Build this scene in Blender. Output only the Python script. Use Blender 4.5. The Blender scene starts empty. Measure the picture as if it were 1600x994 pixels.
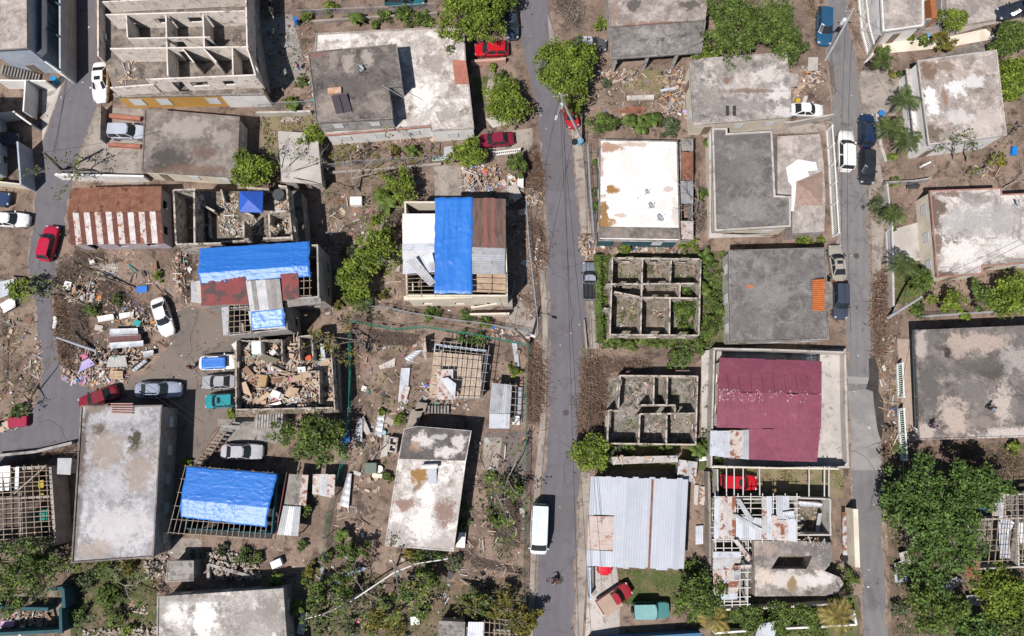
import bpy, math, random
import numpy as np
from mathutils import Vector, Matrix, noise

rad = math.radians
SC = bpy.context.scene
COL = SC.collection
# ---------------------------------------------------------------- camera, sky, sun, exposure
CH, FPX, TILT = 81.0, 1067.0, rad(10.3)
cd = bpy.data.cameras.new('camera'); cam = bpy.data.objects.new('camera', cd); COL.objects.link(cam)
cam.location = (0, 0, CH); cam.rotation_euler = (TILT, 0, 0)
cd.sensor_width = 36.0; cd.lens = FPX / 1600 * 36; cd.clip_start = 1; cd.clip_end = 2000
SC.camera = cam
SUN_DIR = Vector((0.42, 0.50, -1.0)).normalized()          # the way the light travels: shadows fall up and right
el = math.asin(-SUN_DIR.z); az = math.atan2(-SUN_DIR.x, -SUN_DIR.y)
wd = bpy.data.worlds.new('World'); SC.world = wd; wd.use_nodes = True
nt = wd.node_tree; bg = nt.nodes['Background']; sky = nt.nodes.new('ShaderNodeTexSky')
sky.sky_type = 'NISHITA'; sky.sun_disc = False; sky.sun_elevation = el; sky.sun_rotation = az; sky.air_density = 1.0
nt.links.new(sky.outputs[0], bg.inputs[0]); bg.inputs[1].default_value = 0.05
sl = bpy.data.lights.new('sun', 'SUN'); sl.energy = 4.3; sl.angle = rad(0.5); sl.color = (1.0, 0.945, 0.905)
so = bpy.data.objects.new('sun', sl); COL.objects.link(so)
so.rotation_euler = SUN_DIR.to_track_quat('-Z', 'Y').to_euler(); so.location = (-40, -50, 90)
SC.view_settings.view_transform = 'Standard'; SC.view_settings.look = 'None'
SC.view_settings.exposure = 0.3; SC.view_settings.gamma = 1; SC.view_settings.use_curve_mapping = False
SC.cycles.max_bounces = 5; SC.cycles.diffuse_bounces = 1; SC.cycles.use_denoising = True
SC.cycles.caustics_reflective = False; SC.cycles.caustics_refractive = False

RN = random.Random(7)
CT, ST = math.cos(TILT), math.sin(TILT)
def P(x, y, z=0.0):
    """where the sight line through a photograph pixel meets the level z"""
    u, v = (x - 800) / FPX, (497 - y) / FPX
    t = (CH - z) / (CT - v * ST)
    return Vector((u * t, (v * CT + ST) * t, z))
def PL(pts, z=0.0): return [P(x, y, z) for x, y in pts]
def xy(v): return (v[0], v[1])
def area2(p): return sum(p[i][0] * p[(i + 1) % len(p)][1] - p[(i + 1) % len(p)][0] * p[i][1] for i in range(len(p)))
def ccw(p):
    p = [xy(q) for q in p]
    return p if area2(p) > 0 else p[::-1]
def offset(p, d):
    """polygon (anticlockwise) grown by d, or shrunk by -d"""
    out, n = [], len(p)
    for i in range(n):
        a, b, c = Vector(p[i - 1]), Vector(p[i]), Vector(p[(i + 1) % n])
        e, f = (b - a).normalized(), (c - b).normalized()
        n1, n2 = Vector((e.y, -e.x)), Vector((f.y, -f.x))
        k = 1 + n1.dot(n2)
        out.append(tuple(b + (n1 + n2) * (d / max(k, .35))))
    return out
def centre(pts):
    n = len(pts); return Vector((sum(p[0] for p in pts) / n, sum(p[1] for p in pts) / n, 0))

class MB:
    """collects shapes in world (or local) coordinates and links them as one mesh object"""
    def __init__(s): s.v, s.f, s.m = [], [], []
    def add(s, vs, fs, m=0):
        o = len(s.v); s.v += [tuple(v) for v in vs]; s.f += [tuple(o + i for i in f) for f in fs]; s.m += [m] * len(fs); return s
    def prism(s, poly, z0, z1, m=0, top=True, bot=False, mt=None):
        p = ccw(poly); n = len(p)
        s.add([(x, y, z0) for x, y in p] + [(x, y, z1) for x, y in p], [(i, (i + 1) % n, n + (i + 1) % n, n + i) for i in range(n)], m)
        if top: s.add([(x, y, z1) for x, y in p], [tuple(range(n))], m if mt is None else mt)
        if bot: s.add([(x, y, z0) for x, y in p], [tuple(range(n))[::-1]], m)
        return s
    def ring(s, po, pi, z0, z1, m=0):
        n = len(po)
        s.add([(x, y, z0) for x, y in po] + [(x, y, z1) for x, y in po] + [(x, y, z1) for x, y in pi] + [(x, y, z0) for x, y in pi],
              [f for i in range(n) for j in [(i + 1) % n] for f in ((i, j, n + j, n + i), (n + i, n + j, 2 * n + j, 2 * n + i), (2 * n + i, 2 * n + j, 3 * n + j, 3 * n + i))], m)
        return s
    def xbox(s, mat, d, m=0):
        x, y, z = d[0] / 2, d[1] / 2, d[2] / 2
        s.add([mat @ Vector(c) for c in ((-x, -y, -z), (x, -y, -z), (x, y, -z), (-x, y, -z), (-x, -y, z), (x, -y, z), (x, y, z), (-x, y, z))],
              [(0, 3, 2, 1), (4, 5, 6, 7), (0, 1, 5, 4), (1, 2, 6, 5), (2, 3, 7, 6), (3, 0, 4, 7)], m)
        return s
    def box(s, c, d, rz=0, m=0, rx=0, ry=0):
        return s.xbox(Matrix.Translation(Vector(c)) @ Matrix.Rotation(rz, 4, 'Z') @ Matrix.Rotation(ry, 4, 'Y') @ Matrix.Rotation(rx, 4, 'X'), d, m)
    def wall(s, a, b, t, z0, z1, m=0):
        a, b = Vector(xy(a)), Vector(xy(b)); d = b - a
        return s.box(((a.x + b.x) / 2, (a.y + b.y) / 2, (z0 + z1) / 2), (d.length, t, z1 - z0), math.atan2(d.y, d.x), m)
    def bar(s, a, b, w, h=None, m=0):
        a, b = Vector(a), Vector(b); d = b - a
        if d.length < 1e-4: return s
        q = d.to_track_quat('X', 'Z').to_matrix().to_4x4()
        return s.xbox(Matrix.Translation((a + b) / 2) @ q, (d.length, w, h or w), m)
    def tube(s, pts, r, n=6, m=0, cap=True):
        pts = [Vector(p) for p in pts]; k = len(pts)
        rs = r if isinstance(r, (list, tuple)) else [r] * k
        vs, fs = [], []
        for i, p in enumerate(pts):
            d = (pts[min(i + 1, k - 1)] - pts[max(i - 1, 0)]).normalized()
            u = d.orthogonal().normalized() if abs(d.z) > .95 else d.cross(Vector((0, 0, 1))).normalized()
            w = d.cross(u)
            vs += [p + (u * math.cos(6.28318 * j / n) + w * math.sin(6.28318 * j / n)) * rs[i] for j in range(n)]
        for i in range(k - 1):
            fs += [(i * n + j, i * n + (j + 1) % n, (i + 1) * n + (j + 1) % n, (i + 1) * n + j) for j in range(n)]
        if cap: fs += [tuple(range(n))[::-1], tuple(range((k - 1) * n, k * n))]
        return s.add(vs, fs, m)
    def lathe(s, c, prof, n=16, m=0, rot=None):
        vs, fs = [], []
        for r, z in prof: vs += [Vector((r * math.cos(6.28318 * j / n), r * math.sin(6.28318 * j / n), z)) for j in range(n)]
        if rot: vs = [rot @ v for v in vs]
        c = Vector(c)
        for i in range(len(prof) - 1): fs += [(i * n + j, i * n + (j + 1) % n, (i + 1) * n + (j + 1) % n, (i + 1) * n + j) for j in range(n)]
        fs += [tuple(range(n))[::-1], tuple(range((len(prof) - 1) * n, len(prof) * n))]
        return s.add([c + v for v in vs], fs, m)
    def corr(s, a, b, c, d, m=0, lift=0.0, step=.2, amp=.014, th=.0):
        """one corrugated sheet: ridges run a->d, repeated along a->b"""
        a, b, c, d = (Vector(p) for p in (a, b, c, d))
        k = max(2, int((b - a).length / step) * 2)
        nrm = (b - a).cross(d - a).normalized()
        if nrm.z < 0: nrm = -nrm
        vs = []
        for i in range(k + 1):
            t = i / k; o = nrm * (lift + (amp if i % 2 else -amp))
            vs += [a.lerp(b, t) + o, d.lerp(c, t) + o]
        return s.add(vs, [(2 * i, 2 * i + 2, 2 * i + 3, 2 * i + 1) for i in range(k)], m)
    def build(s, name, mats, parent=None, loc=None, smooth=False, local=False):
        if loc is None: loc = Vector((0, 0, 0)) if (parent is not None or local) else Vector(np.array(s.v)[:, :2].mean(0).tolist() + [min(v[2] for v in s.v)])
        org = world_loc(parent) if (parent is not None and not local) else loc
        if local: org = Vector((0, 0, 0))
        me = bpy.data.meshes.new(name)
        a = np.array(s.v, dtype=float).reshape(-1, 3) - np.array(org[:])
        me.from_pydata(a.tolist(), [], s.f)
        for q in (mats if isinstance(mats, (list, tuple)) else [mats]): me.materials.append(q)
        if any(s.m): me.polygons.foreach_set('material_index', s.m)
        if smooth: me.polygons.foreach_set('use_smooth', [True] * len(me.polygons))
        me.update()
        o = bpy.data.objects.new(name, me); COL.objects.link(o)
        if parent is not None: o.parent = parent
        else: o.location = loc
        return o
def world_loc(o):
    v = Vector((0, 0, 0))
    while o is not None: v += o.location; o = o.parent
    return v
def tag(o, label=None, cat=None, group=None, kind=None):
    if label: o['label'] = label
    if cat: o['category'] = cat
    if group: o['group'] = group
    if kind: o['kind'] = kind
    return o
def T(name, label, cat, loc, group=None, rz=0):
    o = bpy.data.objects.new(name, None); COL.objects.link(o); o.empty_display_size = .3
    o.location = loc; o.rotation_euler = (0, 0, rz)
    return tag(o, label, cat, group)

# ---------------------------------------------------------------- materials (all procedural)
MATS = {}
def M(name, base, alt=None, dark=None, s1=.35, s2=1.1, thr=.56, soft=.1, rough=.88, fine=9.0, fa=.28, metal=0.0, bump=0.0, stretch=None, obj=False, rot=0, spec=.3, tide=0.0, streak=0.0, blobs=(), mid=0.0):
    if name in MATS: return MATS[name]
    m = bpy.data.materials.new(name); m.use_nodes = True; t = m.node_tree; N, L = t.nodes, t.links
    b = N['Principled BSDF']; b.inputs['Roughness'].default_value = rough; b.inputs['Metallic'].default_value = metal
    b.inputs['Specular IOR Level'].default_value = spec
    if obj: co = N.new('ShaderNodeTexCoord').outputs['Object']
    else: co = N.new('ShaderNodeNewGeometry').outputs['Position']
    h = (sum(ord(c) * (i + 3) for i, c in enumerate(name)) % 97) * 1.37
    mp = N.new('ShaderNodeMapping'); mp.inputs['Location'].default_value = (h, h * .7, 0); mp.inputs['Rotation'].default_value = (0, 0, rot)
    if stretch: mp.inputs['Scale'].default_value = stretch
    L.new(co, mp.inputs[0])
    def nz(sc, det, r=.62, dist=0):
        n = N.new('ShaderNodeTexNoise'); n.inputs['Scale'].default_value = sc; n.inputs['Detail'].default_value = det
        n.inputs['Roughness'].default_value = r; n.inputs['Distortion'].default_value = dist; L.new(mp.outputs[0], n.inputs['Vector']); return n.outputs[0]
    def rg(src, lo, hi, a=0., bb=1.):
        r = N.new('ShaderNodeMapRange'); r.inputs[1].default_value = lo; r.inputs[2].default_value = hi; r.inputs[3].default_value = a; r.inputs[4].default_value = bb
        L.new(src, r.inputs[0]); return r.outputs[0]
    def mix(fac, c1, c2, mode='MIX'):
        x = N.new('ShaderNodeMix'); x.data_type = 'RGBA'; x.blend_type = mode
        if isinstance(fac, float): x.inputs[0].default_value = fac
        else: L.new(fac, x.inputs[0])
        for k, c in ((6, c1), (7, c2)):
            if isinstance(c, tuple): x.inputs[k].default_value = (*c, 1) if len(c) == 3 else c
            else: L.new(c, x.inputs[k])
        return x.outputs[2]
    c = base
    if alt: c = mix(rg(nz(s1, 8, .65, .4), .43, .57), base, alt)
    if dark: c = mix(rg(nz(s2, 12, .72, .3), thr - .045, thr - .045 + soft * .7), c, dark)
    if tide:
        n0 = nz(tide, 3, .5, 1.4); a1 = N.new('ShaderNodeMath'); a1.operation = 'SUBTRACT'; L.new(n0, a1.inputs[0]); a1.inputs[1].default_value = .5
        a2 = N.new('ShaderNodeMath'); a2.operation = 'ABSOLUTE'; L.new(a1.outputs[0], a2.inputs[0])
        c = mix(rg(n0, .5, .56, 0, .55), c, alt or base)
        c = mix(rg(a2.outputs[0], .0, .022, .6, 0), c, dark or alt)
        c = mix(rg(nz(2.6, 6, .7), .60, .68, 0, .5), c, dark or alt)
        c = mix(rg(nz(4.2, 3, .6), .64, .70, 0, .5), c, tuple(min(.85, x * 1.5) for x in base))
    if mid:
        g2 = N.new('ShaderNodeCombineColor'); v2 = rg(nz(1.7, 7, .72), .36, .64, 1 - mid, 1 + mid * .7)
        for i in range(3): L.new(v2, g2.inputs[i])
        c = mix(1.0, c, g2.outputs[0], 'MULTIPLY')
    if blobs:
        bn = nz(1.1, 8, .7)
        for (bx, by, bz, rx, ry, bc, bs) in blobs:
            w = P(bx, by, bz); sb = N.new('ShaderNodeVectorMath'); sb.operation = 'SUBTRACT'; L.new(co, sb.inputs[0]); sb.inputs[1].default_value = w
            ml = N.new('ShaderNodeVectorMath'); ml.operation = 'MULTIPLY'; L.new(sb.outputs[0], ml.inputs[0]); ml.inputs[1].default_value = (1 / rx, 1 / ry, 0)
            ln = N.new('ShaderNodeVectorMath'); ln.operation = 'LENGTH'; L.new(ml.outputs[0], ln.inputs[0])
            ad = N.new('ShaderNodeMath'); ad.operation = 'MULTIPLY_ADD'; L.new(bn, ad.inputs[0]); ad.inputs[1].default_value = 3.4; L.new(ln.outputs[1], ad.inputs[2])
            c = mix(rg(ad.outputs[0], 2.3, 2.75, min(1, bs * 1.15), 0), c, bc)
    if streak:
        wv = N.new('ShaderNodeTexWave'); wv.inputs['Scale'].default_value = streak; wv.inputs['Distortion'].default_value = 9; wv.inputs['Detail'].default_value = 4; wv.inputs['Detail Scale'].default_value = .6
        L.new(mp.outputs[0], wv.inputs[0]); c = mix(rg(wv.outputs[1], .2, .8, 0, .22), c, dark or alt)
    if fa:
        f = nz(fine, 4, .7)
        g = N.new('ShaderNodeCombineColor'); v = rg(f, .3, .7, 1 - fa, 1 + fa * .6)
        for i in range(3): L.new(v, g.inputs[i])
        c = mix(1.0, c, g.outputs[0], 'MULTIPLY')
    if isinstance(c, tuple): b.inputs['Base Color'].default_value = (*c, 1)
    else: L.new(c, b.inputs['Base Color'])
    if bump:
        bp = N.new('ShaderNodeBump'); bp.inputs['Strength'].default_value = bump; bp.inputs['Distance'].default_value = .05
        L.new(nz(fine * .8, 6, .7), bp.inputs['Height']); L.new(bp.outputs[0], b.inputs['Normal'])
    MATS[name] = m; return m
def leafmat(name, c1, c2, c3):
    if name in MATS: return MATS[name]
    m = bpy.data.materials.new(name); m.use_nodes = True; t = m.node_tree; N, L = t.nodes, t.links
    b = N['Principled BSDF']; b.inputs['Roughness'].default_value = .55; b.inputs['Specular IOR Level'].default_value = .3
    g = N.new('ShaderNodeNewGeometry'); r = N.new('ShaderNodeValToRGB')
    e = r.color_ramp.elements; e[0].color = (*c1, 1); e[1].color = (*c3, 1); k = e.new(.55); k.color = (*c2, 1)
    L.new(g.outputs['Random Per Island'], r.inputs[0])
    nn = N.new('ShaderNodeTexNoise'); nn.inputs['Scale'].default_value = .9; nn.inputs['Detail'].default_value = 3; L.new(g.outputs['Position'], nn.inputs['Vector'])
    mr = N.new('ShaderNodeMapRange'); mr.inputs[1].default_value = .38; mr.inputs[2].default_value = .62; mr.inputs[3].default_value = .6; mr.inputs[4].default_value = 1.3; L.new(nn.outputs[0], mr.inputs[0])
    cc = N.new('ShaderNodeCombineColor'); mm = N.new('ShaderNodeMix'); mm.data_type = 'RGBA'; mm.blend_type = 'MULTIPLY'; mm.inputs[0].default_value = 1
    for i in range(3): L.new(mr.outputs[0], cc.inputs[i])
    L.new(r.outputs[0], mm.inputs[6]); L.new(cc.outputs[0], mm.inputs[7]); L.new(mm.outputs[2], b.inputs['Base Color'])
    tr = N.new('ShaderNodeBsdfTranslucent'); L.new(r.outputs[0], tr.inputs[0]); mx = N.new('ShaderNodeMixShader'); mx.inputs[0].default_value = .22
    L.new(b.outputs[0], mx.inputs[1]); L.new(tr.outputs[0], mx.inputs[2]); L.new(mx.outputs[0], N['Material Output'].inputs[0])
    MATS[name] = m; return m

dirt = M('dirt', (.275, .202, .158), (.18, .13, .102), (.085, .062, .05), s1=.22, s2=.6, thr=.55, soft=.16, fine=4, fa=.24, bump=.4, mid=.12)
asphalt = M('asphalt', (.144, .137, .153), (.163, .155, .171), (.118, .112, .12), s1=.09, s2=.5, thr=.57, soft=.2, fine=14, fa=.28, bump=.3, streak=.25)
asphalt_b = M('asphalt_pale', (.215, .205, .205), (.175, .168, .172), (.125, .12, .122), s1=.08, s2=.35, thr=.59, soft=.14, fine=9, fa=.3, bump=.3, streak=.3)
asphalt_c = M('asphalt_worn', (.165, .14, .125), (.205, .17, .145), (.10, .085, .08), s1=.14, s2=.5, thr=.6, soft=.12, fine=7, fa=.3, bump=.3)
wetmat = M('wet_asphalt', (.07, .062, .058), (.05, .045, .042), s1=.5, rough=.35, fa=.3)
pave = M('pavement_concrete', (.36, .315, .275), (.27, .235, .205), (.19, .165, .145), s1=.3, s2=.8, thr=.57, fine=8, fa=.25)
pale = M('pale_concrete', (.52, .485, .45), (.42, .39, .36), (.28, .255, .235), s1=.25, s2=.7, thr=.58, fine=8, fa=.18)
greyc = M('grey_concrete', (.34, .315, .29), (.255, .235, .215), (.15, .138, .128), s1=.4, s2=1.0, thr=.56, fine=9, fa=.3, tide=.3)
grass = M('grass', (.085, .115, .035), (.125, .125, .05), (.19, .15, .09), s1=.5, s2=.6, thr=.52, soft=.15, fine=14, fa=.55, bump=.8)
drygrass = M('dry_grass', (.235, .205, .115), (.165, .165, .07), (.27, .20, .14), s1=.5, s2=.7, thr=.5, soft=.15, fine=12, fa=.45, bump=.6)
white = M('white_paint', (.80, .79, .77), (.70, .68, .655), None, s1=.6, fine=5, fa=.1)
cream = M('cream_paint', (.72, .66, .54), (.62, .555, .45), None, s1=.5, fine=6, fa=.12)
greyw = M('weathered_wall', (.40, .38, .36), (.31, .29, .275), (.2, .185, .175), s1=.6, s2=1.2, thr=.58, fine=7, fa=.2)
block = M('bare_block', (.78, .71, .64), (.66, .595, .53), (.26, .23, .205), s1=.7, s2=1.4, thr=.6, fine=8, fa=.25)
block_old = M('old_block', (.56, .49, .42), (.40, .35, .30), (.12, .108, .095), s1=.8, s2=1.6, thr=.55, fine=8, fa=.3)
blue_and_shade_wall = M('pale_blue_wall', (.44, .49, .56), (.36, .41, .48), None, s1=.6, fa=.12)  # pale blue, also the bluish shade tone painted onto white walls
teal = M('teal_paint', (.035, .105, .125), (.03, .085, .105), None, s1=.8, fa=.15)  # teal darkened so the colour carries the shade on the ruin walls
terracotta = M('terracotta_paint', (.42, .17, .12), (.34, .14, .10), None, s1=.8, fa=.15)
orangep = M('orange_paint', (.58, .33, .09), (.52, .29, .075), None, s1=.8, fa=.12)
darkin = M('dark_interior', (.055, .05, .047), (.035, .032, .03), None, s1=.8)
glass = M('window_glass', (.022, .027, .032), None, rough=.08, fa=0, spec=.6)
louvre = M('aluminium_louvre', (.52, .53, .545), None, rough=.45, metal=.3, fa=.1)
steel = M('galvanised_steel', (.50, .515, .545), (.42, .435, .465), None, s1=1.2, rough=.5, metal=.35, fa=.08)
steel_l = M('bright_sheet', (.55, .575, .62), (.47, .495, .545), (.36, .38, .42), s1=.6, s2=1.2, thr=.6, rough=.55, metal=.15, fa=.07)
steel_d = M('dull_sheet', (.33, .345, .365), (.40, .41, .425), (.22, .185, .165), s1=.9, s2=1.4, thr=.62, rough=.6, metal=.25, fa=.12)
steel_r = M('rusting_sheet', (.50, .50, .51), (.43, .41, .395), (.235, .095, .052), s1=.8, s2=.9, thr=.545, soft=.05, rough=.65, metal=.15, fa=.12)
rust = M('rusty_sheet', (.225, .095, .058), (.30, .145, .095), (.12, .052, .036), s1=.9, s2=1.5, thr=.58, rough=.85, fa=.25)
rust_d = M('dark_rust', (.155, .062, .045), (.115, .046, .036), (.30, .16, .11), s1=1.2, s2=1.5, thr=.62, rough=.85, fa=.25)
rust_p = M('pale_rust', (.48, .405, .365), (.53, .50, .475), (.24, .105, .065), s1=.9, s2=1.6, thr=.57, soft=.06, rough=.7, fa=.15)
maroon = M('maroon_roof_paint', (.225, .052, .053), (.19, .045, .045), (.075, .05, .048), s1=.8, s2=.55, thr=.57, soft=.02, rough=.7, fa=.15)
browns = M('brown_roof', (.185, .115, .092), (.145, .09, .075), (.10, .068, .058), s1=.9, s2=1.0, thr=.55, rough=.85, fa=.25, stretch=(3, .5, 1))
magenta = M('magenta_roof_paint', (.228, .064, .10), (.20, .054, .088), (.28, .125, .15), s1=.5, s2=.8, thr=.62, soft=.2, rough=.6, fine=6, fa=.14, mid=.12)
tarpm = M('blue_tarpaulin', (.022, .155, .56), (.032, .185, .60), None, s1=.6, rough=.44, fa=.05, fine=3, spec=.6, stretch=(.25, 3, 1))  # stretched tone streaks paint in the shading of the folds
tarpv = M('blue_tarpaulin_v', (.022, .155, .56), (.034, .19, .60), None, s1=.6, rough=.42, fa=.05, fine=3, spec=.6, stretch=(3, .25, 1))  # same painted fold shading, streaks running the other way
tarpl = M('faded_blue_tarpaulin', (.10, .27, .66), (.035, .18, .58), (.36, .47, .74), s1=1.0, s2=1.2, thr=.6, rough=.4, fa=.06, spec=.5)
wood = M('weathered_timber', (.40, .325, .255), (.30, .235, .18), (.2, .15, .115), s1=1.5, s2=2.0, thr=.6, fa=.2)
wood_d = M('dark_timber', (.20, .145, .11), (.26, .20, .155), None, s1=1.5, fa=.2)
ply = M('plywood', (.50, .37, .255), (.42, .30, .20), (.30, .21, .145), s1=.9, s2=1.4, thr=.6, fa=.15)
bark = M('bark', (.19, .155, .128), (.135, .108, .09), None, s1=2, fa=.3)
bark_p = M('pale_bark', (.34, .30, .265), (.26, .225, .195), None, s1=2, fa=.25)
twig = M('dead_twigs', (.20, .145, .115), (.135, .095, .078), (.30, .235, .185), s1=2.2, s2=3, thr=.55, fa=.3)
twig_r = M('reddish_twigs', (.225, .135, .095), (.155, .09, .066), (.34, .24, .165), s1=2.2, s2=3, thr=.55, fa=.3)
polec = M('pole_concrete', (.47, .475, .485), (.40, .405, .415), None, s1=1, fa=.12)
black = M('black_rubber', (.018, .018, .019), None, rough=.7, fa=0)
cable_m = M('black_cable', (.03, .03, .032), None, fa=0)
skin = M('skin', (.28, .16, .10), None, rough=.6, fa=0, obj=True)
L_BRIGHT = leafmat('leaf_bright', (.08, .12, .014), (.16, .225, .026), (.27, .33, .055))
L_MID = leafmat('leaf_mid', (.05, .085, .018), (.105, .16, .03), (.18, .24, .055))
L_DARK = leafmat('leaf_dark', (.045, .085, .02), (.095, .17, .036), (.16, .245, .06))
L_GREY = leafmat('leaf_greyish', (.05, .075, .035), (.09, .12, .055), (.15, .175, .09))
L_AUT = leafmat('leaf_yellowing', (.09, .10, .018), (.17, .165, .028), (.27, .20, .045))
L_PALM = leafmat('leaf_palm', (.045, .075, .018), (.085, .125, .03), (.14, .175, .06))
L_YPALM = leafmat('leaf_yellow_palm', (.18, .15, .03), (.28, .22, .06), (.36, .27, .09))
def plain(name, c, rough=.7, **k): return M(name, c, None, None, rough=rough, fa=.1, fine=4, **k)
# ---------------------------------------------------------------- builders
def sheet_structure(name, px, mat, lvl, z=None):
    mb = MB(); p = ccw(PL(px)); z = lvl * .004 if z is None else z
    mb.add([(x, y, z) for x, y in p], [tuple(range(len(p)))])
    return tag(mb.build(name, mat), kind='structure')
def kerbed(name, px, mat, h=.12):
    p = ccw(PL(px)); mb = MB(); mb.prism(p, -.05, h)
    return tag(mb.build(name, mat), kind='structure')

def window(parent, a, b, t, w, z0, z1, nrm, kind='louvre', name='window'):
    """a framed opening set 3 cm proud on the wall a->b"""
    a, b = Vector(xy(a)), Vector(xy(b)); d = (b - a).normalized(); rz = math.atan2(d.y, d.x)
    c = a.lerp(b, t); n = Vector(nrm)
    cz, h = (z0 + z1) / 2, z1 - z0
    f = MB(); q = c + n * .02
    for sx in (-1, 1): f.box((q.x + d.x * sx * (w / 2 - .03), q.y + d.y * sx * (w / 2 - .03), cz), (.06, .09, h), rz)
    for sz in (-1, 1): f.box((q.x, q.y, cz + sz * (h / 2 - .03)), (w - .12, .088, .06), rz)
    o = f.build(name, louvre if kind != 'door' else wood_d, parent)
    g = MB()
    if kind == 'louvre':
        k = max(4, int(h / .16))
        for i in range(k): g.box((q.x, q.y, z0 + .06 + (i + .5) * (h - .12) / k), (w - .12, .05, .11), rz, rx=-.5)
        g.build('louvre_blades', louvre, o)
    elif kind == 'door':
        g.box((q.x, q.y, cz), (w - .12, .05, h - .12), rz); g.build('door_leaf', wood_d, o)
    else:
        g.box((q.x, q.y, cz), (w - .12, .03, h - .12), rz); g.build('pane', glass, o)
    return o
def auto_windows(parent, poly, h, every=3.4, z0=1.0, z1=2.05, kind='louvre', door=1):
    n = len(poly); k = 0
    for i in range(n):
        a, b = Vector(poly[i]), Vector(poly[(i + 1) % n]); L = (b - a).length
        if L < 2.6: continue
        e = (b - a).normalized(); nr = (e.y, -e.x); m = max(1, int(L / every))
        for j in range(m):
            t = (j + .5) / m
            if door and j == 0 and i % 2 == 0 and h > 2.2: window(parent, a, b, t, .95, .05, 2.1, nr, 'door', 'door')
            else: window(parent, a, b, t, 1.25, z0, z1, nr, kind)
            k += 1
            if k > 14: return
def house(name, label, cat, roof, h, wm, rm, over=.18, rim=.14, rimw=.16, rimm=None, group=None, wins=True, z0=0.0, t=None, every=3.4, part='roof'):
    """walls and a flat concrete roof slab with a low upstand round its edge; roof = the photograph's outline of the roof top"""
    pts = ccw(PL(roof, h)); c = centre(pts)
    if t is None: t = T(name, label, cat, c, group)
    r = MB(); r.prism(pts, h - .17, h, bot=True)
    ro = r.build(part, rm, t)
    if rim: e = MB(); e.ring(pts, offset(pts, -rimw), h, h + rim); e.build('roof_edge', rimm or rm, ro)
    w = offset(pts, -over); b = MB(); b.prism(w, z0, h - .17, top=False); b.build('wall', wm, t)
    if wins: auto_windows(t, w, h, z0=z0 + 1.0, z1=z0 + 2.05, every=every, door=z0 == 0)
    return t
def open_wall(mb, a, b, th, h, ops=(), m=0, z0=0.0):
    """a straight wall with openings (start, end as fractions; sill, head heights)"""
    a, b = Vector(xy(a)), Vector(xy(b)); t0 = 0
    for (s, e, zb, zt) in sorted(ops):
        if s > t0 + .001: mb.wall(a.lerp(b, t0), a.lerp(b, s), th, z0, h, m)
        if zb > z0 + .01: mb.wall(a.lerp(b, s), a.lerp(b, e), th, z0, zb, m)
        if zt < h - .01: mb.wall(a.lerp(b, s), a.lerp(b, e), th, zt, h, m)
        t0 = e
    if t0 < .999: mb.wall(a.lerp(b, t0), b, th, z0, h, m)
def auto_ops(L, every=3.0, w=1.1, zb=1.0, zt=2.05, door=False):
    k = max(1, int(L / every)); o = []
    for i in range(k):
        c = (i + .5) / k; f = w / 2 / L
        o.append((c - f, c + f, 0 if door and i == 0 else zb, zt))
    return o
def ruin(name, label, cat, walls, h, floor, wm, fm, th=.16, zf=.12, group=None, t=None, z0=0.0, part='wall'):
    """roofless block house: walls are (x1, y1, x2, y2, openings) at the wall tops in the photograph"""
    c = centre(PL(floor, zf))
    if t is None: t = T(name, label, cat, c, group)
    if fm: f = MB(); f.prism(PL(floor, zf), max(zf - .3, -.05), zf); f.build('floor_slab', fm, t)
    for i, w in enumerate(walls):
        hh = h + .004 * i if len(w) < 6 else w[5] + .004 * i
        a, b = P(w[0], w[1], hh), P(w[2], w[3], hh); L = (b - a).length
        ops = w[4] if len(w) > 4 and w[4] else ()
        if ops == 'w': ops = auto_ops(L, zb=z0 + 1.0, zt=z0 + 2.05)
        elif ops == 'd': ops = auto_ops(L, every=4, w=.95, zb=z0, zt=z0 + 2.1, door=True)
        mb = MB(); open_wall(mb, a, b, th + .002 * (i % 5), hh, ops, z0=z0 if z0 else -.05); mb.build(part, wm, t)
    return t
def roof_sheets(parent, a, b, c, d, n, mats, drop=(), name='roof', lift=.03, th=0, ridge=.2, sizes=None, edge=True, amp=.005):
    """corrugated metal sheets laid side by side from a to b, each running down a->d"""
    a, b, c, d = (Vector(p) for p in (a, b, c, d)); mb = MB(); r = random.Random(int(a.x * 31 + a.y * 17))
    for i in range(n):
        if i in drop: continue
        t0, t1 = i / n, (i + 1) / n + .004
        s = r.uniform(-.012, .02)
        e0, e1 = r.uniform(-.01, .015), r.uniform(-.015, .01)
        mb.corr(a.lerp(b, t0).lerp(d.lerp(c, t0), e0), a.lerp(b, t1).lerp(d.lerp(c, t1), e0), d.lerp(c, t1).lerp(a.lerp(b, t1), e1), d.lerp(c, t0).lerp(a.lerp(b, t0), e1),
                r.randrange(len(mats)) if sizes is None else sizes[i % len(sizes)], lift + (i % 2) * .012 + s * .3, ridge, amp)
    return mb.build(name, mats, parent)
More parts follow.
